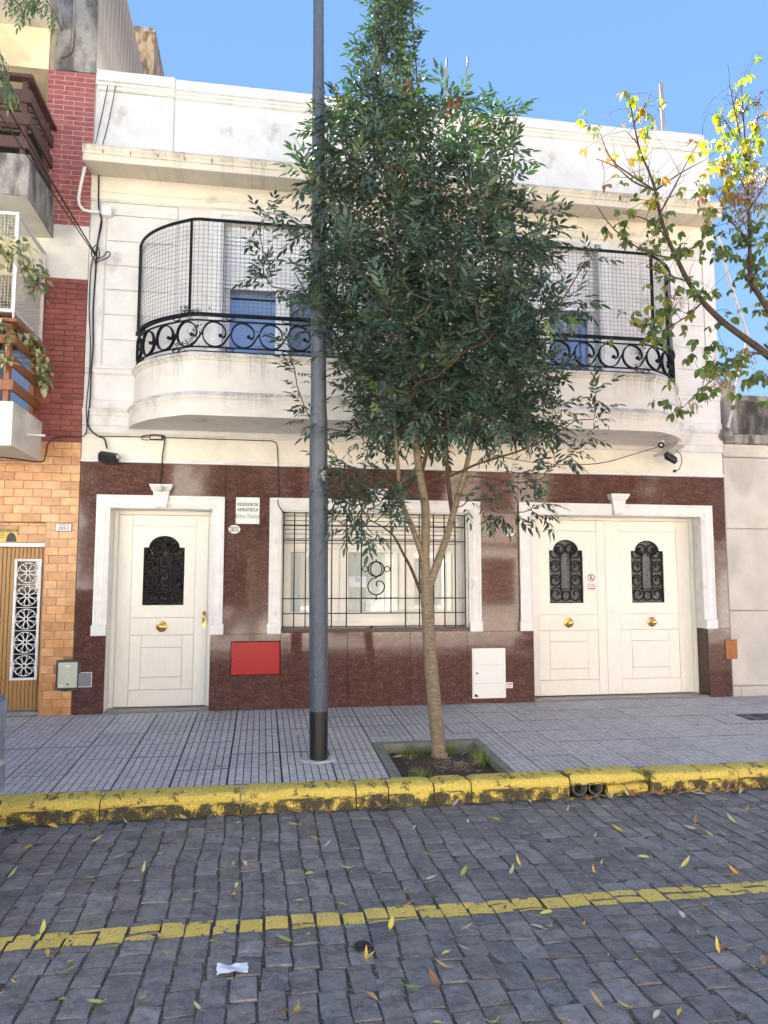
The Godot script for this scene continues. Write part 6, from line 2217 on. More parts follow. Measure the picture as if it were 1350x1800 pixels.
	while targets.size() < 760 and tries < 90000:
		tries += 1
		var y := rng.randf_range(2.8, 7.3)
		var a = rows[0]
		var b = rows[1]
		for i in rows.size() - 1:
			if y <= rows[i][0] and y >= rows[i + 1][0]:
				a = rows[i]
				b = rows[i + 1]
		var f: float = (a[0] - y) / maxf(a[0] - b[0], 1e-4)
		var xl := lerpf(a[1], b[1], f)
		var xr := lerpf(a[2], b[2], f)
		var xm := (xl + xr) * 0.5
		var hw := (xr - xl) * 0.5
		var u := rng.randf_range(-1, 1)
		var ang := rng.randf_range(-1, 1)
		if u * u + ang * ang > 1.0 and rng.randf() > 0.12:
			continue
		# thinner towards the outside and the top
		var dens := clampf(1.25 - 0.55 * absf(u), 0.2, 1.0) * (1.0 if y < 4.7 else 0.62 if y < 5.7 else 0.20)
		if rng.randf() > dens:
			continue
		var p := V(xm + u * hw, y, 2.0 + ang * minf(hw * 0.78, 0.95) - 0.12 * smoothstep(5.5, 6.5, y))
		var ok := true
		for q in targets:
			if q.distance_squared_to(p) < 0.076 * 0.076:
				ok = false
				break
		if ok:
			targets.append(p)
	for p in [V(0.70, 2.35, 2.0), V(0.80, 2.15, 2.05), V(0.95, 2.28, 2.1), V(1.05, 2.10, 2.05), V(0.62, 2.10, 1.98), V(0.90, 1.98, 2.1), V(0.55, 2.60, 1.9), V(0.75, 2.55, 1.95), V(1.02, 2.45, 2.05), V(1.15, 2.25, 1.8), V(1.72, 2.28, 2.0), V(1.85, 2.30, 2.05), V(1.95, 2.2, 2.0), V(2.20, 2.45, 2.05), V(2.28, 2.25, 2.1), V(2.35, 2.15, 2.1), V(2.1, 2.50, 2.0), V(2.65, 2.70, 2.0), V(2.78, 2.85, 2.0), V(2.55, 2.65, 2.05), V(2.9, 3.05, 2.0), V(2.45, 2.55, 1.95), V(1.0, 2.70, 1.9), V(0.85, 2.75, 2.0), V(0.25, 3.42, 1.85), V(0.18, 3.55, 1.9), V(0.02, 4.15, 1.9), V(-0.02, 4.25, 1.85), V(-0.05, 4.68, 1.85), V(0.02, 4.75, 1.9), V(2.95, 3.3, 1.9), V(2.98, 4.6, 1.85), V(0.40, 2.95, 1.9), V(2.10, 5.75, 1.9), V(2.18, 5.85, 1.85), V(2.02, 5.8, 1.95), V(0.78, 2.28, 2.1), V(0.72, 2.22, 2.05), V(0.88, 2.2, 2.15), V(0.98, 2.16, 2.15), V(0.66, 2.45, 2.05), V(0.9, 2.4, 2.1), V(0.8, 2.05, 2.12), V(1.08, 2.3, 2.1), V(0.58, 2.3, 2.0)]:
		targets.append(p)
	# leaves that hang in front of the steel pole
	for i in 26:
		targets.append(V(rng.randf_range(0.28, 0.75), rng.randf_range(3.55, 5.6), rng.randf_range(2.02, 2.45)))
	targets.sort_custom(func(a, b): return a.distance_squared_to(V(1.4, 3.2, 1.85)) < b.distance_squared_to(V(1.4, 3.2, 1.85)))
	var n0 := nodes.size()
	var shoots := grow(nodes, targets, 0.7, 0.06)
	for s in shoots:
		var i: int = s.tip
		while i >= n0:
			nodes[i].n += 1
			i = nodes[i].up
	for s in shoots:
		var rad := []
		for j in s.pts.size():
			var idx: int = s.tip - (s.pts.size() - 1 - j)
			if j == 0:
				idx += 1
			rad.append(0.0022 + 0.0016 * sqrt(float(nodes[idx].n)))
		br.tube(s.pts, rad, 5, false)
	# leaves
	var kinds := []
	for i in 6:
		kinds.append(ash_leaf(k, 2 + i % 3, 0.172 + 0.020 * (i % 3)))
	var crown := MB.new()
	crown.use_col = true
	for s in shoots:
		var m: int = s.pts.size()
		var light := rng.randf()
		var run := 0.0
		var top_k := smoothstep(5.2, 6.6, s.pts[-1].y)
		for j in range(1, m):
			var p: Vector3 = s.pts[j]
			var d: Vector3 = (p - s.pts[j - 1]).normalized()
			if float(j) / m < 0.2 and m > 5:
				continue
			for q in 2:
				if rng.randf() < 0.12:
					continue
				ash_place(crown, kinds, p, d, q * PI + j * PI * 0.5 + rng.randf_range(-0.5, 0.5), light, top_k)
		for q in 3:
			ash_place(crown, kinds, s.pts[-1], (s.pts[-1] - s.pts[-2]).normalized(), q * TAU / 3.0, light, top_k, 0.5)
	for g in [wood, br, crown]:
		for i in g.v.size():
			g.v[i] -= o
	var tr := part(t, "trunk", wood, M.bark)
	part(t, "branches", br, M.twig_bark)
	part(t, "crown", crown, M.leaf)

func ash_place(crown: MB, kinds: Array, p: Vector3, d: Vector3, roll: float, light: float, top_k: float, spread := 0.95) -> void:
	var side := d.cross(Vector3.UP if absf(d.y) < 0.9 else Vector3.RIGHT).normalized().rotated(d, roll)
	var dir := (d * cos(spread) + side * sin(spread) + Vector3(0, rng.randf_range(-0.35, 0.25), 0)).normalized()
	var up := (Vector3.UP + Vector3(rng.randf_range(-0.5, 0.5), 0, rng.randf_range(-0.5, 0.5))).normalized()
	var z := dir.cross(up).normalized()
	var b := Basis(dir, z.cross(dir), z) * rng.randf_range(0.62, 1.18)
	var v := rng.randf_range(0.65, 1.4)
	var c := Color(0.050, 0.082, 0.060) * v
	var q := rng.randf()
	if light > 0.992 or q < 0.010:
		c = Color(0.12, 0.19, 0.06)
	elif q < 0.10:
		c = Color(0.075, 0.115, 0.065)
	elif q > 0.95:
		c = Color(0.055, 0.090, 0.080)
	if rng.randf() < top_k * 0.05:
		c = Color(0.22, 0.10, 0.05)
	c.a = 1.0
	append_leaf(crown, kinds[rng.randi() % kinds.size()], Transform3D(b, p), c)

func maple_leaf(k: RandomNumberGenerator) -> MB:
	# three to five broad toothed leaflets on one stalk
	var mb := MB.new()
	var l := 0.075
	for e in [[0.055, 0.0], [0.035, 0.85], [0.035, -0.85]]:
		var b := Basis(Vector3.UP, e[1]) * Basis(Vector3.RIGHT, k.randf_range(-0.5, 0.5)) * Basis(Vector3.BACK, -k.randf_range(0.2, 0.8))
		leaf_blade(mb, Transform3D(b, Vector3(e[0], 0, 0)), l * k.randf_range(0.85, 1.15), l * k.randf_range(0.50, 0.62), k.randf_range(0.15, 0.45), 4)
	mb.tri(Vector3(0, 0.001, 0), Vector3(0.06, -0.001, 0.001), Vector3(0.06, -0.001, -0.001))
	return mb

func build_maple_tree() -> void:
	rng.seed = 707
	var o := Vector3(5.75, 0.15, 1.95)
	var t := thing("maple_tree", "sparse autumn maple with yellowing leaves and dry seed clusters by the low wall", "tree", o)
	var wood := MB.new()
	limb(wood, [V(5.75, 0.1, 1.95), V(5.73, 1.0, 1.96), V(5.66, 1.9, 1.98), V(5.52, 2.5, 2.0), V(5.350, 2.82, 2.0)], 0.11, 0.075, 14)
	var A := [V(5.350, 2.778, 2.00), V(5.027, 3.362, 2.00), V(4.630, 3.697, 2.00), V(4.404, 3.848, 2.00), V(4.179, 3.998, 2.00), V(3.985, 4.176, 2.00), V(3.850, 4.358, 2.00), V(3.744, 4.568, 2.00), V(3.650, 4.780, 2.00), V(3.590, 4.994, 2.00), V(3.553, 5.212, 2.00), V(3.491, 5.400, 2.00), V(3.412, 5.587, 2.00), V(3.364, 5.834, 2.00), V(3.317, 6.138, 2.00)]
	limb(wood, A, 0.047, 0.005, 10, 0.65)
	var B := [V(5.350, 2.778, 2.00), V(5.147, 3.368, 2.05), V(4.930, 3.740, 2.08), V(4.649, 4.043, 2.08), V(4.512, 4.238, 2.08), V(4.450, 4.399, 2.05), V(4.495, 4.708, 2.00), V(4.506, 5.271, 2.00), V(4.500, 5.726, 2.00), V(4.490, 6.360, 2.00)]
	limb(wood, B, 0.055, 0.005, 10, 0.7)
	wood.lathe([Vector2(0.03, -0.03), Vector2(0.045, 0.0), Vector2(0.04, 0.03), Vector2(0.0, 0.045)], V(4.435, 4.41, 2.06), V(-0.6, 0.6, 0.2), 10)
	limb(wood, [V(5.3, 2.85, 2.0), V(5.5, 3.6, 1.9), V(5.62, 4.6, 1.85), V(5.7, 5.6, 1.8)], 0.06, 0.01, 10)
	var tw := [
		[V(3.744, 4.568, 2.00), V(3.461, 4.574, 2.05), V(3.212, 4.663, 2.08), V(3.022, 4.810, 2.1), V(2.916, 4.964, 2.1)],
		[V(3.553, 5.212, 2.00), V(3.315, 5.245, 2.05), V(3.122, 5.337, 2.1), V(2.929, 5.401, 2.1)],
		[V(3.553, 5.212, 2.00), V(3.320, 5.384, 1.95), V(3.156, 5.534, 1.92), V(3.079, 5.775, 1.9)],
		[V(3.650, 4.780, 2.00), V(3.416, 4.897, 2.05), V(3.164, 4.903, 2.1)],
		[V(3.850, 4.358, 2.00), V(3.566, 4.365, 2.1), V(3.343, 4.403, 2.15)],
		[V(3.590, 4.994, 2.00), V(3.743, 5.257, 2.0), V(3.900, 5.552, 2.0), V(4.057, 5.794, 2.0)],
		[V(3.553, 5.212, 2.00), V(3.777, 5.372, 2.05), V(4.015, 5.507, 2.08)],
		[V(4.630, 3.697, 2.00), V(4.337, 3.682, 2.1), V(4.101, 3.563, 2.15), V(3.898, 3.500, 2.2)],
		[V(4.508, 3.72, 2.00), V(4.215, 3.542, 1.95), V(3.978, 3.370, 1.95), V(3.771, 3.177, 1.95)],
		[V(3.744, 4.568, 2.00), V(3.982, 4.751, 2.0), V(4.195, 4.962, 2.0)],
		[V(3.985, 4.176, 2.00), V(3.778, 4.001, 2.1), V(3.489, 3.824, 2.15), V(3.265, 3.759, 2.2)],
		[V(4.506, 5.271, 2.00), V(4.368, 5.484, 2.0), V(4.192, 5.524, 2.0)],
		[V(4.500, 5.726, 2.00), V(4.387, 5.857, 2.0), V(4.275, 6.018, 2.0)],
		[V(4.506, 5.1, 2.00), V(4.70, 5.40, 2.0), V(4.85, 5.75, 2.0)],
		[V(4.50, 5.5, 2.0), V(4.62, 5.9, 2.0), V(4.68, 6.3, 2.0)],
		[V(4.495, 5.6, 2.0), V(4.38, 6.0, 2.05), V(4.33, 6.3, 2.05)],
		[V(4.50, 4.8, 2.0), V(4.30, 5.0, 2.0), V(4.15, 5.25, 2.02)],
		[V(4.50, 4.75, 2.0), V(4.72, 4.85, 2.0), V(4.95, 5.1, 2.0)],
		[V(4.66, 4.03, 2.08), V(4.75, 4.3, 2.1), V(4.8, 4.6, 2.1)],
		[V(4.93, 3.74, 2.08), V(4.70, 3.60, 2.1), V(4.55, 3.45, 2.1)],
		[V(3.44, 5.5, 2.0), V(3.36, 5.62, 2.05), V(3.22, 5.70, 2.1)],
		[V(3.36, 5.85, 2.0), V(3.46, 6.0, 2.0), V(3.55, 6.2, 2.0)]]
	var br := MB.new()
	var nodes := []
	for p in tw:
		limb(br, p, 0.0095, 0.003, 6)
		for q in smooth(p, 3):
			nodes.append(q)
	for q in smooth(A, 2).slice(8):
		nodes.append(q)
	for q in smooth(B, 2).slice(9):
		nodes.append(q)
	# fine bare twigs, most of them without leaves
	var tips := []
	for i in 210:
		var a: Vector3 = nodes[rng.randi() % nodes.size()]
		var d := Vector3(rng.randf_range(-1, 1), rng.randf_range(-0.2, 1.0), rng.randf_range(-1, 1)).normalized()
		var l := rng.randf_range(0.12, 0.42)
		var b := a + d * l * 0.5 + Vector3(rng.randf_range(-0.03, 0.03), 0.02, 0)
		var c := a + d * l + Vector3(0, -0.04 if d.y < 0.3 else 0.06, 0)
		br.tube([a, b, c], [0.0032, 0.0022, 0.0012], 4, false)
		tips.append(c)
		tips.append(b)
	for i in 130:
		var a := V(rng.randf_range(4.25, 4.85), rng.randf_range(5.2, 6.3), rng.randf_range(1.85, 2.15))
		var near: Vector3 = nodes[0]
		for q in nodes:
			if q.distance_squared_to(a) < near.distance_squared_to(a):
				near = q
		if near.distance_to(a) < 0.5:
			br.tube([near, (near + a) * 0.5 + Vector3(rng.randf_range(-0.04, 0.04), 0.03, 0), a], [0.0034, 0.0026, 0.0015], 4, false)
	var k := RandomNumberGenerator.new()
	k.seed = 17
	var kinds := []
	for i in 5:
		kinds.append(maple_leaf(k))
	var crown := MB.new()
	crown.use_col = true
	var put := func(p: Vector3, c: Color, s: float):
		var dir := Vector3(rng.randf_range(-1, 1), rng.randf_range(-0.9, 0.2), rng.randf_range(-1, 1)).normalized()
		var up := (Vector3.UP + Vector3(rng.randf_range(-0.6, 0.6), 0, rng.randf_range(-0.6, 0.6))).normalized()
		var z := dir.cross(up).normalized()
		append_leaf(crown, kinds[rng.randi() % 5], Transform3D(Basis(dir, z.cross(dir), z) * s, p), c)
	var tone := func(y: float) -> Color:
		var q := rng.randf()
		if y > 5.0:
			return Color(0.36, 0.29, 0.04) if q < 0.38 else Color(0.22, 0.27, 0.06) if q < 0.88 else Color(0.30, 0.13, 0.05)
		return Color(0.10, 0.15, 0.05) if q < 0.62 else Color(0.17, 0.21, 0.06) if q < 0.88 else Color(0.26, 0.24, 0.05)
	# leafy clusters: at twig ends and below the big limb; the crown of the right stem is the fullest
	for i in tips.size():
		var p: Vector3 = tips[i]
		var dens := 0.24
		if p.x > 4.1:
			dens = 0.5
		if p.y < 4.3:
			dens = 0.5
		if rng.randf() < dens:
			var c: Color = tone.call(p.y)
			for q in rng.randi_range(1, 3):
				put.call(p + Vector3(rng.randf_range(-0.03, 0.03), rng.randf_range(-0.03, 0.03), rng.randf_range(-0.03, 0.03)), c * rng.randf_range(0.8, 1.2), rng.randf_range(0.7, 1.15))
	for e in [[V(4.0, 3.55, 2.15), 16, 0.28, 0], [V(3.95, 3.42, 2.15), 10, 0.2, 0], [V(3.72, 3.2, 1.95), 9, 0.13, 0], [V(3.40, 3.86, 2.2), 16, 0.22, 0], [V(3.3, 4.0, 2.2), 9, 0.16, 0], [V(3.55, 4.05, 2.15), 10, 0.18, 0], [V(4.55, 3.5, 2.1), 14, 0.25, 0], [V(4.2, 4.75, 2.0), 16, 0.22, 0], [V(4.15, 5.0, 2.0), 14, 0.18, 0], [V(4.10, 5.35, 2.0), 9, 0.13, 1], [V(4.08, 5.2, 2.0), 7, 0.1, 1], [V(4.36, 5.35, 2.0), 12, 0.15, 1], [V(4.60, 5.15, 2.0), 14, 0.2, 1], [V(4.65, 4.7, 2.05), 26, 0.3, 0], [V(4.45, 4.6, 2.05), 20, 0.25, 0], [V(4.7, 5.5, 2.0), 12, 0.25, 1], [V(4.25, 5.78, 2.0), 5, 0.08, 1], [V(4.02, 5.75, 2.0), 4, 0.08, 1], [V(3.32, 6.12, 2.0), 5, 0.06, 1], [V(4.75, 4.2, 2.1), 20, 0.28, 0], [V(3.7, 4.35, 2.1), 8, 0.2, 0], [V(3.6, 4.7, 2.0), 10, 0.3, 0], [V(3.2, 4.95, 2.1), 8, 0.2, 0], [V(3.2, 5.4, 2.05), 8, 0.2, 1]]:
		for i in e[1]:
			var c: Color = tone.call(6.0 if e[3] == 1 else 3.0)
			put.call(e[0] + Vector3(rng.randfn(0, 0.5), rng.randfn(0, 0.5), rng.randfn(0, 0.5)) * e[2], c * rng.randf_range(0.8, 1.25), rng.randf_range(0.75, 1.25))
	# hanging clusters of dry winged seeds
	var seed_leaf := MB.new()
	leaf_blade(seed_leaf, Transform3D.IDENTITY, 0.042, 0.015, 0.2, 2)
	var seeds := MB.new()
	seeds.use_col = true
	for e in [[V(4.26, 5.55, 2.0), 0.09, 90], [V(4.36, 5.22, 2.0), 0.10, 80], [V(4.52, 5.3, 2.0), 0.13, 120], [V(4.60, 5.45, 2.0), 0.12, 80], [V(4.05, 3.44, 2.15), 0.10, 90], [V(4.30, 3.65, 2.1), 0.08, 60], [V(3.62, 4.15, 2.1), 0.07, 30], [V(3.85, 3.2, 2.0), 0.05, 30], [V(4.42, 5.05, 2.0), 0.09, 60]]:
		for i in e[2] * 2:
			var p: Vector3 = e[0] + Vector3(rng.randfn(0, 0.5), rng.randfn(-0.2, 0.6), rng.randfn(0, 0.5)) * e[1]
			var dir := Vector3(rng.randf_range(-0.6, 0.6), -1, rng.randf_range(-0.6, 0.6)).normalized()
			var z := dir.cross(Vector3(rng.randf_range(-1, 1), 0.1, rng.randf_range(-1, 1))).normalized()
			var c := [Color(0.26, 0.14, 0.10), Color(0.32, 0.21, 0.15), Color(0.34, 0.28, 0.20)][rng.randi() % 3] as Color
			if p.y < 4.0:
				c = [Color(0.45, 0.38, 0.26), Color(0.34, 0.26, 0.17)][rng.randi() % 2]
			append_leaf(seeds, seed_leaf, Transform3D(Basis(dir, z.cross(dir), z), p), c)
	for g in [wood, br, crown, seeds]:
		for i in g.v.size():
			g.v[i] -= o
	part(t, "trunk", wood, M.maple_bark)
	part(t, "branches", br, M.twig_bark)
	part(t, "crown", crown, M.leaf_maple)
	part(t, "seed_clusters", seeds, M.leaf_maple)

func build_corner_tree() -> void:
	# a tree to the left of the view whose drooping sprays reach into the picture's upper left
	rng.seed = 808
	var o := Vector3(-4.3, 0.15, 1.7)
	var t := thing("drooping_tree", "drooping narrow-leaved sprays hanging in front of the apartment balconies", "tree", o)
	var wood := MB.new()
	limb(wood, [V(-4.3, 0.1, 1.7), V(-4.25, 2.0, 1.7), V(-4.1, 4.5, 1.65), V(-3.8, 6.8, 1.6)], 0.12, 0.06, 12)
	var k := RandomNumberGenerator.new()
	k.seed = 23
	var crown := MB.new()
	crown.use_col = true
	var kinds := []
	for i in 4:
		kinds.append(ash_leaf(k, 3, 0.17))
	var sprays := [[V(-3.8, 6.7, 1.6), V(-3.2, 7.35, 1.45), V(-2.501, 7.103, 1.40), V(-2.299, 6.857, 1.40), V(-2.19, 6.70, 1.40)], [V(-3.8, 6.8, 1.6), V(-3.0, 7.6, 1.4), V(-2.40, 7.25, 1.40), V(-2.06, 6.92, 1.40), V(-1.93, 6.72, 1.40)], [V(-3.9, 6.3, 1.6), V(-3.2, 6.95, 1.45), V(-2.60, 6.55, 1.40), V(-2.38, 6.30, 1.40), V(-2.30, 6.05, 1.40), V(-2.24, 5.92, 1.40)], [V(-3.9, 6.0, 1.6), V(-3.3, 6.7, 1.5), V(-2.75, 6.3, 1.40), V(-2.43, 6.0, 1.40), V(-2.40, 5.85, 1.40)], [V(-3.8, 6.8, 1.6), V(-3.1, 7.7, 1.4), V(-2.5, 7.3, 1.35), V(-2.2, 6.98, 1.35), V(-2.12, 6.85, 1.35)], [V(-3.8, 6.8, 1.6), V(-3.4, 7.6, 1.2), V(-3.0, 7.4, 1.1), V(-2.8, 7.0, 1.0)], [V(-3.8, 6.8, 1.6), V(-4.2, 7.6, 1.9), V(-4.6, 7.3, 2.2), V(-4.8, 6.8, 2.3)]]
	for p in sprays:
		var s := smooth(p, 6)
		limb(wood, p, 0.014, 0.003, 6)
		for j in range(int(s.size() * 0.45), s.size()):
			var d: Vector3 = (s[j] - s[j - 1]).normalized()
			for q in 2:
				var side := d.cross(Vector3.UP).normalized().rotated(d, q * PI + j * 1.3)
				var dir := (d * 0.4 + side * 0.7 + Vector3(0, -0.75, 0)).normalized()
				var z := dir.cross(Vector3(0.3, 1, 0.2)).normalized()
				var c := Color(0.07, 0.12, 0.05) if rng.randf() < 0.75 else Color(0.16, 0.19, 0.08)
				append_leaf(crown, kinds[rng.randi() % 4], Transform3D(Basis(dir, z.cross(dir), z) * rng.randf_range(0.6, 0.95), s[j]), c * rng.randf_range(0.8, 1.25))
	for g in [wood, crown]:
		for i in g.v.size():
			g.v[i] -= o
	part(t, "trunk", wood, M.maple_bark)
	part(t, "crown", crown, M.leaf)

func build_plants() -> void:
	rng.seed = 909
	var k := RandomNumberGenerator.new()
	k.seed = 29
	var leaf := MB.new()
	leaf_blade(leaf, Transform3D.IDENTITY, 0.105, 0.055, 0.3, 4)
	for e in [["cream variegated climbing plant growing through the white mesh cage", [V(-2.62, 4.35, 0.9), V(-2.55, 4.55, 0.93), V(-2.46, 4.72, 0.95), V(-2.38, 4.62, 0.94), V(-2.30, 4.72, 0.9), V(-2.28, 4.60, 0.75), V(-2.27, 4.72, 0.55), V(-2.27, 4.55, 0.42), V(-2.27, 4.68, 0.35), V(-2.27, 4.40, 0.55)], 240, 0.14], ["cream variegated trailing plant hanging from the lower timber rail", [V(-2.33, 4.02, 0.55), V(-2.26, 3.96, 0.50), V(-2.22, 3.88, 0.42), V(-2.20, 3.78, 0.35), V(-2.20, 3.66, 0.30), V(-2.19, 3.58, 0.28), V(-2.24, 3.86, 0.25)], 130, 0.08], ["variegated pot plant pushing out between the orange boards", [V(-2.46, 3.98, 0.93), V(-2.40, 3.95, 0.94), V(-2.36, 3.88, 0.93), V(-2.38, 3.72, 0.92), V(-2.33, 3.62, 0.90)], 40, 0.05]]:
		var o: Vector3 = e[1][0]
		var t := thing("balcony_plant", e[0], "plant", o, "plants on the left balcony")
		var st := MB.new()
		st.tube(smooth(e[1], 4), 0.005, 5)
		var cr := MB.new()
		cr.use_col = true
		var line := smooth(e[1], 6)
		for i in e[2]:
			var p: Vector3 = line[rng.randi() % line.size()] + Vector3(rng.randfn(0, 0.4), rng.randfn(0, 0.4), rng.randfn(0, 0.4)) * e[3]
			var dir := Vector3(rng.randf_range(-0.5, 1), rng.randf_range(-0.9, 0.3), rng.randf_range(-0.3, 1)).normalized()
			var z := dir.cross(Vector3(rng.randf_range(-0.4, 0.4), 1, rng.randf_range(-0.4, 0.4))).normalized()
			var c := [Color(0.52, 0.50, 0.30), Color(0.15, 0.22, 0.08), Color(0.42, 0.44, 0.22)][rng.randi() % 3] as Color
			append_leaf(cr, leaf, Transform3D(Basis(dir, z.cross(dir), z) * rng.randf_range(0.6, 1.1), p), c)
		for g in [st, cr]:
			for i in g.v.size():
				g.v[i] -= o
		part(t, "stem", st, M.twig_bark)
		part(t, "foliage", cr, M.leaf)
	# creeper in the balcony railing
	var lf := MB.new()
	leaf_blade(lf, Transform3D.IDENTITY, 0.032, 0.015, 0.2, 3)
	for e in [["dark creeper wound into the railing at the left balcony corner", V(-0.78, 3.87, 0.76), [V(-0.80, 3.86, 0.76), V(-0.86, 3.90, 0.75), V(-0.74, 3.93, 0.78), V(-0.70, 4.0, 0.80), V(-0.66, 4.08, 0.80), V(-0.74, 4.16, 0.79), V(-0.70, 4.24, 0.80), V(-0.82, 4.25, 0.77), V(-0.62, 4.25, 0.81)], 260], ["small creeper in the railing towards the right balcony corner", V(4.05, 3.87, 0.78), [V(4.02, 3.86, 0.79), V(3.95, 3.9, 0.79), V(4.05, 4.0, 0.79), V(3.98, 4.08, 0.80), V(4.06, 4.12, 0.79)], 70]]:
		var t := thing("creeper", e[0], "plant", e[1])
		var st := MB.new()
		st.tube(smooth(e[2], 4), 0.003, 4)
		var cr := MB.new()
		cr.use_col = true
		var line := smooth(e[2], 6)
		for i in e[3]:
			var p: Vector3 = line[rng.randi() % line.size()] + Vector3(rng.randfn(0, 0.03), rng.randfn(0, 0.02), rng.randfn(0, 0.02))
			var dir := Vector3(rng.randf_range(-1, 1), rng.randf_range(-0.5, 0.8), rng.randf_range(-0.5, 1)).normalized()
			var z := dir.cross(Vector3(0.2, 1, 0.1)).normalized()
			append_leaf(cr, lf, Transform3D(Basis(dir, z.cross(dir), z), p), Color(0.035, 0.06, 0.035) * rng.randf_range(0.7, 1.5))
		for g in [st, cr]:
			for i in g.v.size():
				g.v[i] -= e[1]
		part(t, "stem", st, M.twig_bark)
		part(t, "foliage", cr, M.leaf)
	# grass and dead stalks in the tree pit, fern at the kerb
	for e in [["tuft of grass by the trunk at the back of the tree pit", V(1.60, 0.10, 1.66), 0.11, 190, 0.12, 0], ["bright tuft of grass in the right front corner of the tree pit", V(1.80, 0.10, 2.02), 0.09, 150, 0.14, 0], ["low grass along the back left of the tree pit", V(1.30, 0.10, 1.66), 0.14, 170, 0.09, 0], ["thin grass at the front of the tree pit near the kerb", V(1.22, 0.10, 2.36), 0.10, 80, 0.10, 0], ["dry grey stalks heaped in front of the trunk", V(1.55, 0.10, 2.16), 0.12, 150, 0.10, 1], ["green weed growing over the broken kerb beside the drains", V(2.925, 0.10, 2.62), 0.045, 150, 0.07, 2]]:
		var o: Vector3 = e[1]
		var t := thing("grass_tuft" if e[5] == 0 else "dry_stalks" if e[5] == 1 else "kerb_weed", e[0], "grass" if e[5] == 0 else "plant", o)
		var mb := MB.new()
		mb.use_col = true
		for i in e[3]:
			var a := rng.randf() * TAU
			var r: float = sqrt(rng.randf()) * e[2]
			mb.col = [Color(0.12, 0.19, 0.035), Color(0.19, 0.27, 0.06), Color(0.24, 0.25, 0.08)][rng.randi() % 3] if e[5] != 1 else [Color(0.22, 0.18, 0.13), Color(0.30, 0.26, 0.20), Color(0.12, 0.10, 0.08)][rng.randi() % 3]
			if e[5] == 1:
				var p := Vector3(cos(a) * r * 1.4, rng.randf_range(0, 0.06), sin(a) * r)
				var q := p + Vector3(rng.randf_range(-0.09, 0.09), rng.randf_range(-0.02, 0.05), rng.randf_range(-0.06, 0.06))
				mb.quad(p, p + Vector3(0, 0.003, 0), q + Vector3(0, 0.003, 0), q)
			else:
				blade(mb, Vector3(cos(a) * r, -0.01 if e[5] == 0 else 0.0, sin(a) * r), e[4] * rng.randf_range(0.4, 1.1), 0.003)
		part(t, "blades", mb, M.leaf)

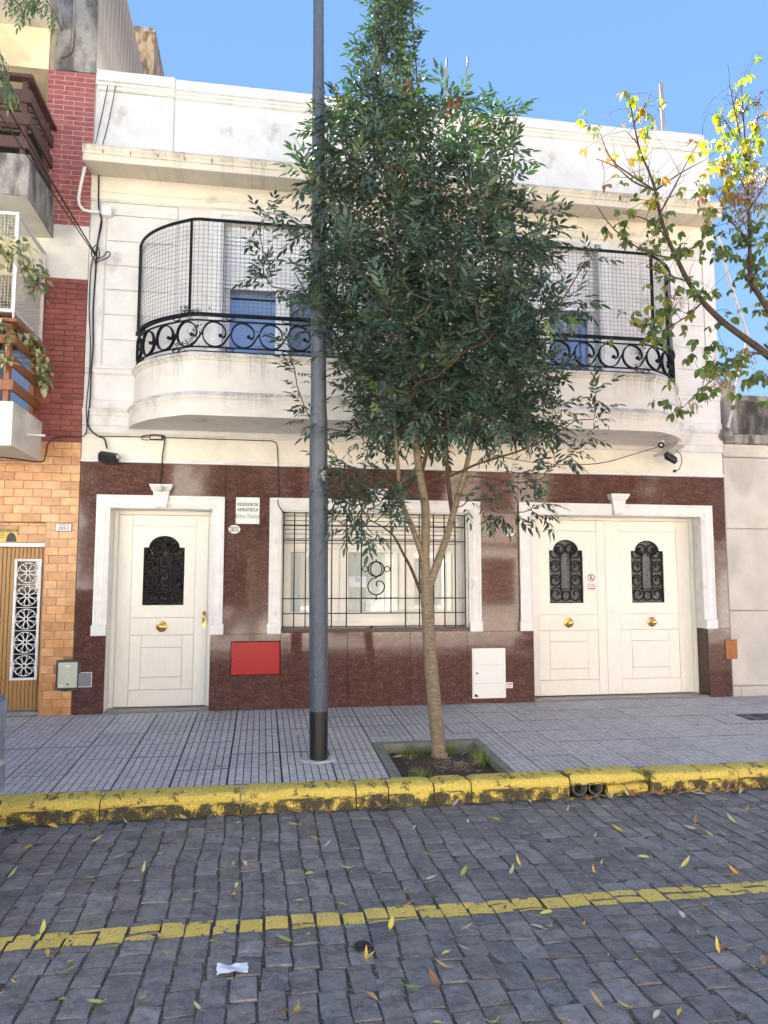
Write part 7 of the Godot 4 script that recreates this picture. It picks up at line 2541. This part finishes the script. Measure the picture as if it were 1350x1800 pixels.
func build_litter() -> void:
	rng.seed = 1001
	var shapes := []
	for i in 6:
		var mb := MB.new()
		var l := [0.075, 0.06, 0.085, 0.05, 0.07, 0.065][i] as float
		leaf_blade(mb, Transform3D(Basis(Vector3.RIGHT, rng.randf_range(-0.2, 0.2)), Vector3(-l * 0.5, 0, 0)), l, l * [0.34, 0.42, 0.3, 0.5, 0.38, 0.26][i], [-0.3, 0.25, -0.45, 0.35, 0.1, -0.6][i], 4)
		mb.tube([Vector3(l * -0.5, 0, 0), Vector3(l * -0.72, 0.004, 0.004)], 0.0012, 4, false)
		shapes.append(mb)
	var tones := {"yellow": [Color(0.62, 0.50, 0.08), Color(0.58, 0.52, 0.14), Color(0.58, 0.38, 0.06)], "green": [Color(0.26, 0.36, 0.07), Color(0.38, 0.44, 0.12), Color(0.40, 0.44, 0.20)], "brown": [Color(0.28, 0.14, 0.06), Color(0.36, 0.22, 0.12), Color(0.42, 0.20, 0.06)], "pale": [Color(0.52, 0.48, 0.34), Color(0.46, 0.40, 0.30)]}
	var mats := {}
	for key in tones:
		mats[key] = []
		for c in tones[key]:
			var m: StandardMaterial3D = mat("fallen_%s_%d" % [key, mats[key].size()], c.linear_to_srgb(), 0.6)
			m.backlight_enabled = true
			m.backlight = Color(0.2, 0.18, 0.05)
			mats[key].append(m)
	var meshes := []
	for s in shapes:
		meshes.append(s.mesh())
	var put := func(key: String, x: float, z: float, y: float, s: float, label: String, group: String):
		var o := MeshInstance3D.new()
		o.mesh = meshes[rng.randi() % 6]
		o.material_override = mats[key][rng.randi() % mats[key].size()]
		o.name = numbered("fallen_leaf")
		o.transform = Transform3D(Basis(Vector3.UP, rng.randf() * TAU) * Basis.from_euler(Vector3(rng.randf_range(-0.25, 0.25), 0, rng.randf_range(-0.2, 0.2))) * s, Vector3(x, y, z))
		tag(o, label, "leaf", group)
		add_child(o)
	var placed := 0
	while placed < 165:
		var x := rng.randf_range(-1.8, 4.0)
		var z := rng.randf_range(2.75, 5.4)
		if not in_view(x, z, 0.05) or rng.randf() > 0.35 + 0.65 * smoothstep(2.7, 4.4, z):
			continue
		var key: String = ["yellow", "yellow", "green", "green", "yellow", "brown", "pale"][rng.randi() % 7]
		var zone := "behind the yellow line" if z < 4.28 else "before the yellow line"
		var third := "left" if x < 0.2 else "middle" if x < 1.5 else "right"
		var word: String = {"yellow": "yellow", "green": "green", "brown": "brown", "pale": "pale dry"}[key]
		put.call(key, x, z, 0.012, rng.randf_range(0.6, 1.1), "%s fallen leaf on setts %s, %s third" % [word, zone, third], "%s fallen leaves %s %s" % [word, zone, third])
		placed += 1
	for i in 110:
		var x := rng.randf_range(-1.6, 4.1)
		if i > 50:
			x = rng.randfn(2.45, 0.35) if i < 85 else rng.randf_range(2.9, 4.0)
		var key: String = ["brown", "brown", "pale", "yellow", "brown"][rng.randi() % 5]
		put.call(key, x, 2.70 + absf(rng.randfn(0, 0.05)), 0.012 + rng.randf() * 0.01, rng.randf_range(0.8, 1.3), "%s leaf in the gutter under the yellow kerb, %s" % [{"yellow": "yellow", "brown": "brown", "pale": "pale dry"}[key], "left of the tree pit" if x < 0.95 else "before the tree pit" if x < 1.95 else "by the drains" if x < 2.8 else "right of the drains"], "%s leaves in the gutter" % key)
	for e in [[-0.82, 0.95, "brown"], [-0.74, 0.99, "brown"], [0.05, 1.55, "pale"], [0.35, 1.1, "pale"], [2.0, 1.0, "pale"], [-0.3, 2.0, "brown"], [0.1, 2.2, "pale"], [2.9, 1.5, "brown"], [3.3, 0.9, "pale"], [1.1, 0.8, "pale"], [4.2, 1.3, "brown"], [2.3, 1.9, "brown"], [1.2, 1.95, "brown"], [1.16, 1.75, "pale"], [1.25, 1.85, "brown"], [1.2, 2.2, "pale"], [1.7, 1.78, "pale"], [1.75, 1.7, "brown"], [1.68, 2.33, "pale"]]:
		var in_pit: bool = e[0] > 1.05 and e[0] < 1.9 and e[1] > 1.5
		put.call(e[2], e[0], e[1], (0.125 if in_pit else pave_y(e[1]) + 0.009), rng.randf_range(0.8, 1.2), ("%s dead leaf on the soil of the tree pit" if in_pit else "%s dead leaf on the grey pavement tiles") % ("brown" if e[2] == "brown" else "pale"), "%s leaves %s" % [e[2], "in the tree pit" if in_pit else "on the pavement"])
	# straw and twig bits between the setts
	var bits := MB.new()
	bits.use_col = true
	for i in 420:
		var x := rng.randf_range(-1.8, 4.0)
		var z := rng.randf_range(2.7, 5.5)
		if not in_view(x, z, 0.05):
			continue
		var a := rng.randf() * TAU
		var l := rng.randf_range(0.006, 0.035)
		var d := Vector3(cos(a), 0, sin(a)) * l
		var s := Vector3(-sin(a), 0, cos(a)) * rng.randf_range(0.0008, 0.0025)
		var p := Vector3(x, 0.008, z)
		bits.col = [Color(0.42, 0.38, 0.30), Color(0.30, 0.25, 0.18), Color(0.5, 0.48, 0.42)][rng.randi() % 3]
		bits.quad(p - s, p + s, p + d + s, p + d - s)
	var bo := part(self, "straw_bits", bits, M.leaf_fallen)
	bo.set_meta("kind", "stuff")
	tag(bo, "tiny dry bits of straw and twig scattered over the road", "debris")
	# crumpled paper and a black lid
	var g := []
	var nz := noise(14.0, 44, 3)
	for j in 8:
		var row := []
		for i in 11:
			var x := (i / 10.0 - 0.5) * 0.125
			var z := (j / 7.0 - 0.5) * 0.075
			row.append(Vector3(x + 0.006 * nz.get_noise_2d(z * 2.0, x), 0.014 + 0.012 * nz.get_noise_2d(x, z), z + 0.008 * nz.get_noise_2d(x * 3.0, 8.0)))
		g.append(row)
	var pp := part(self, "paper_scrap", grid_mesh(g), M.paper)
	pp.position = Vector3(-0.093, 0.004, 4.763)
	tag(pp, "crumpled white scrap of paper lying on the road setts", "paper")
	var lid := part(self, "plastic_lid", MB.new().lathe([Vector2(0.0, 0.009), Vector2(0.030, 0.009), Vector2(0.034, 0.012), Vector2(0.037, 0.010), Vector2(0.037, 0.0), Vector2(0.0, 0.0)], Vector3.ZERO, Vector3.UP, 24), M.black_plastic)
	lid.position = Vector3(0.461, 0.008, 4.656)
	tag(lid, "round black plastic lid lying on the road setts", "lid")
	# drain outlets
	for e in [[2.375, "left drain pipe opening through the broken yellow kerb"], [2.50, "right drain pipe opening through the broken yellow kerb"]]:
		var t := thing("drain_pipe", e[1], "drain pipe", Vector3(e[0], 0.062, 2.66), "drains in the kerb")
		part(t, "pipe", MB.new().lathe([Vector2(0.048, -0.14), Vector2(0.048, 0.0), Vector2(0.055, 0.0), Vector2(0.055, -0.14)], Vector3.ZERO, Vector3(0, 0, 1), 24), M.pipe_grey)
		part(t, "dark_end", MB.new().lathe([Vector2(0.0, -0.138), Vector2(0.049, -0.138)], Vector3.ZERO, Vector3(0, 0, 1), 20), M.black_plastic)
	# iron covers in the pavement
	for e in [[-2.35, 1.05, 0.30, 0.25, "dark rectangular cover set in the pavement by the parked car"], [5.1, 1.02, 0.42, 0.26, "dark rectangular cover set in the pavement before the garage"]]:
		var t := thing("pavement_cover", e[4], "cover", Vector3(e[0], pave_y(e[1]) + 0.001, e[1]))
		t.rotation.x = atan(SLOPE)
		part(t, "plate", MB.new().cbox(Vector3(-e[2] * 0.5, -0.01, -e[3] * 0.5), Vector3(e[2] * 0.5, 0.006, e[3] * 0.5), 0.003), M.dark_concrete)

# ---------- across the street: what the polished granite and the glass mirror, and what throws light back ----------
func build_opposite() -> void:
	rng.seed = 1102
	for e in [[-14.0, -4.2, 6.6, "far_white", "white sunlit house across the street"], [-4.2, 3.4, 5.6, "far_brick", "brick sunlit house across the street"], [3.4, 11.5, 6.4, "far_beige", "beige sunlit house across the street"], [11.5, 20.0, 5.2, "far_white", "low white sunlit house across the street"]]:
		var t := thing("opposite_house", e[4], "house", Vector3(e[0], 0, 12.6))
		var w: float = e[1] - e[0]
		var m := MB.new()
		m.box(0.01, w - 0.01, 0, e[2], 0.0, 6.0)
		part(t, "wall", m, M[e[3]])
		part(t, "cornice", MB.new().box(0.0, w, e[2] - 0.5, e[2] - 0.3, -0.25, 0.0), M.far_white)
		part(t, "ledge", MB.new().box(0.0, w, 2.7, 2.85, -0.12, 0.0), M[e[3]])
		var x := 0.7
		while x < w - 1.3:
			for y in [0.9, 3.6]:
				if y + 1.4 > e[2] - 0.5:
					continue
				var wd := holder(t, "window", Vector3(x, y, 0))
				part(wd, "frame", MB.new().box(-0.08, 1.18, -0.08, 1.48, -0.06, -0.001), M.far_white)
				part(wd, "pane", MB.new().box(0, 1.1, 0, 1.4, -0.065, -0.0601), M.far_brown)
			x += 2.1
	for e in [[-3.4, "left street tree across the road"], [-0.2, "middle street tree across the road"], [2.6, "right street tree across the road"], [9.4, "street tree across the road before the beige house"], [12.4, "farthest street tree across the road"]]:
		var a: Node3D = get_node("ash_tree").duplicate()
		a.name = numbered("ash_tree")
		a.position = Vector3(e[0], 0.1, 10.6)
		a.rotation.y = e[0] * 2.0
		a.set_meta("label", e[1])
		a.set_meta("group", "street trees across the road")
		add_child(a)
	build_car(Vector3(10.3, 0, 8.9), 0.0, M.car_paint_red, "red hatchback parked across the street")

func _ready() -> void:
	# camera
	var cam := Camera3D.new()
	cam.name = "camera"
	cam.position = Vector3(0, 1.6, 8)
	cam.rotation_degrees = Vector3(5.4, -9.45, 0)
	cam.fov = rad_to_deg(2.0 * atan(900.0 / 1290.0))
	cam.near = 0.05
	cam.far = 300.0
	add_child(cam)
	cam.current = true
	# sky and exposure: the street is in open shade, exposed for the shade
	var env := Environment.new()
	env.background_mode = Environment.BG_SKY
	var sky := Sky.new()
	var sm := ProceduralSkyMaterial.new()
	sm.sky_top_color = Color(0.152, 0.222, 0.335)
	sm.sky_horizon_color = Color(0.240, 0.302, 0.360)
	sm.sky_curve = 0.22
	sm.ground_bottom_color = Color(0.22, 0.21, 0.20)
	sm.ground_horizon_color = Color(0.45, 0.48, 0.5)
	sm.sun_angle_max = 1.0
	sky.sky_material = sm
	env.sky = sky
	env.background_energy_multiplier = 1.0
	env.tonemap_mode = Environment.TONE_MAPPER_LINEAR
	env.tonemap_exposure = 12.6
	env.sdfgi_enabled = true
	env.ssao_enabled = true
	env.ssil_enabled = true
	var we := WorldEnvironment.new()
	we.name = "world"
	we.environment = env
	add_child(we)
	# sun: behind the house, high, a little to the right
	var sun := DirectionalLight3D.new()
	sun.name = "sun"
	sun.light_energy = 1.6
	sun.light_color = Color(1.0, 0.97, 0.93)
	sun.light_angular_distance = 0.5
	sun.shadow_enabled = true
	add_child(sun)
	var el := deg_to_rad(43.0)
	var az := deg_to_rad(-1.2)
	sun.look_at_from_position(Vector3(sin(az) * cos(el), sin(el), -cos(az) * cos(el)) * 50.0, Vector3.ZERO)
	make_materials()
	build_road()
	build_pavement()
	build_house()
	build_left_building()
	build_right_wall()
	build_pole()
	build_ash_tree()
	build_opposite()
	build_maple_tree()
	build_corner_tree()
	build_car(Vector3(-1.56, 0, 3.80), 0.0, M.car_paint, "grey hatchback parked at the kerb at the picture's left edge")
	build_signs_and_boxes()
	build_fittings()
	build_plants()
	build_litter()
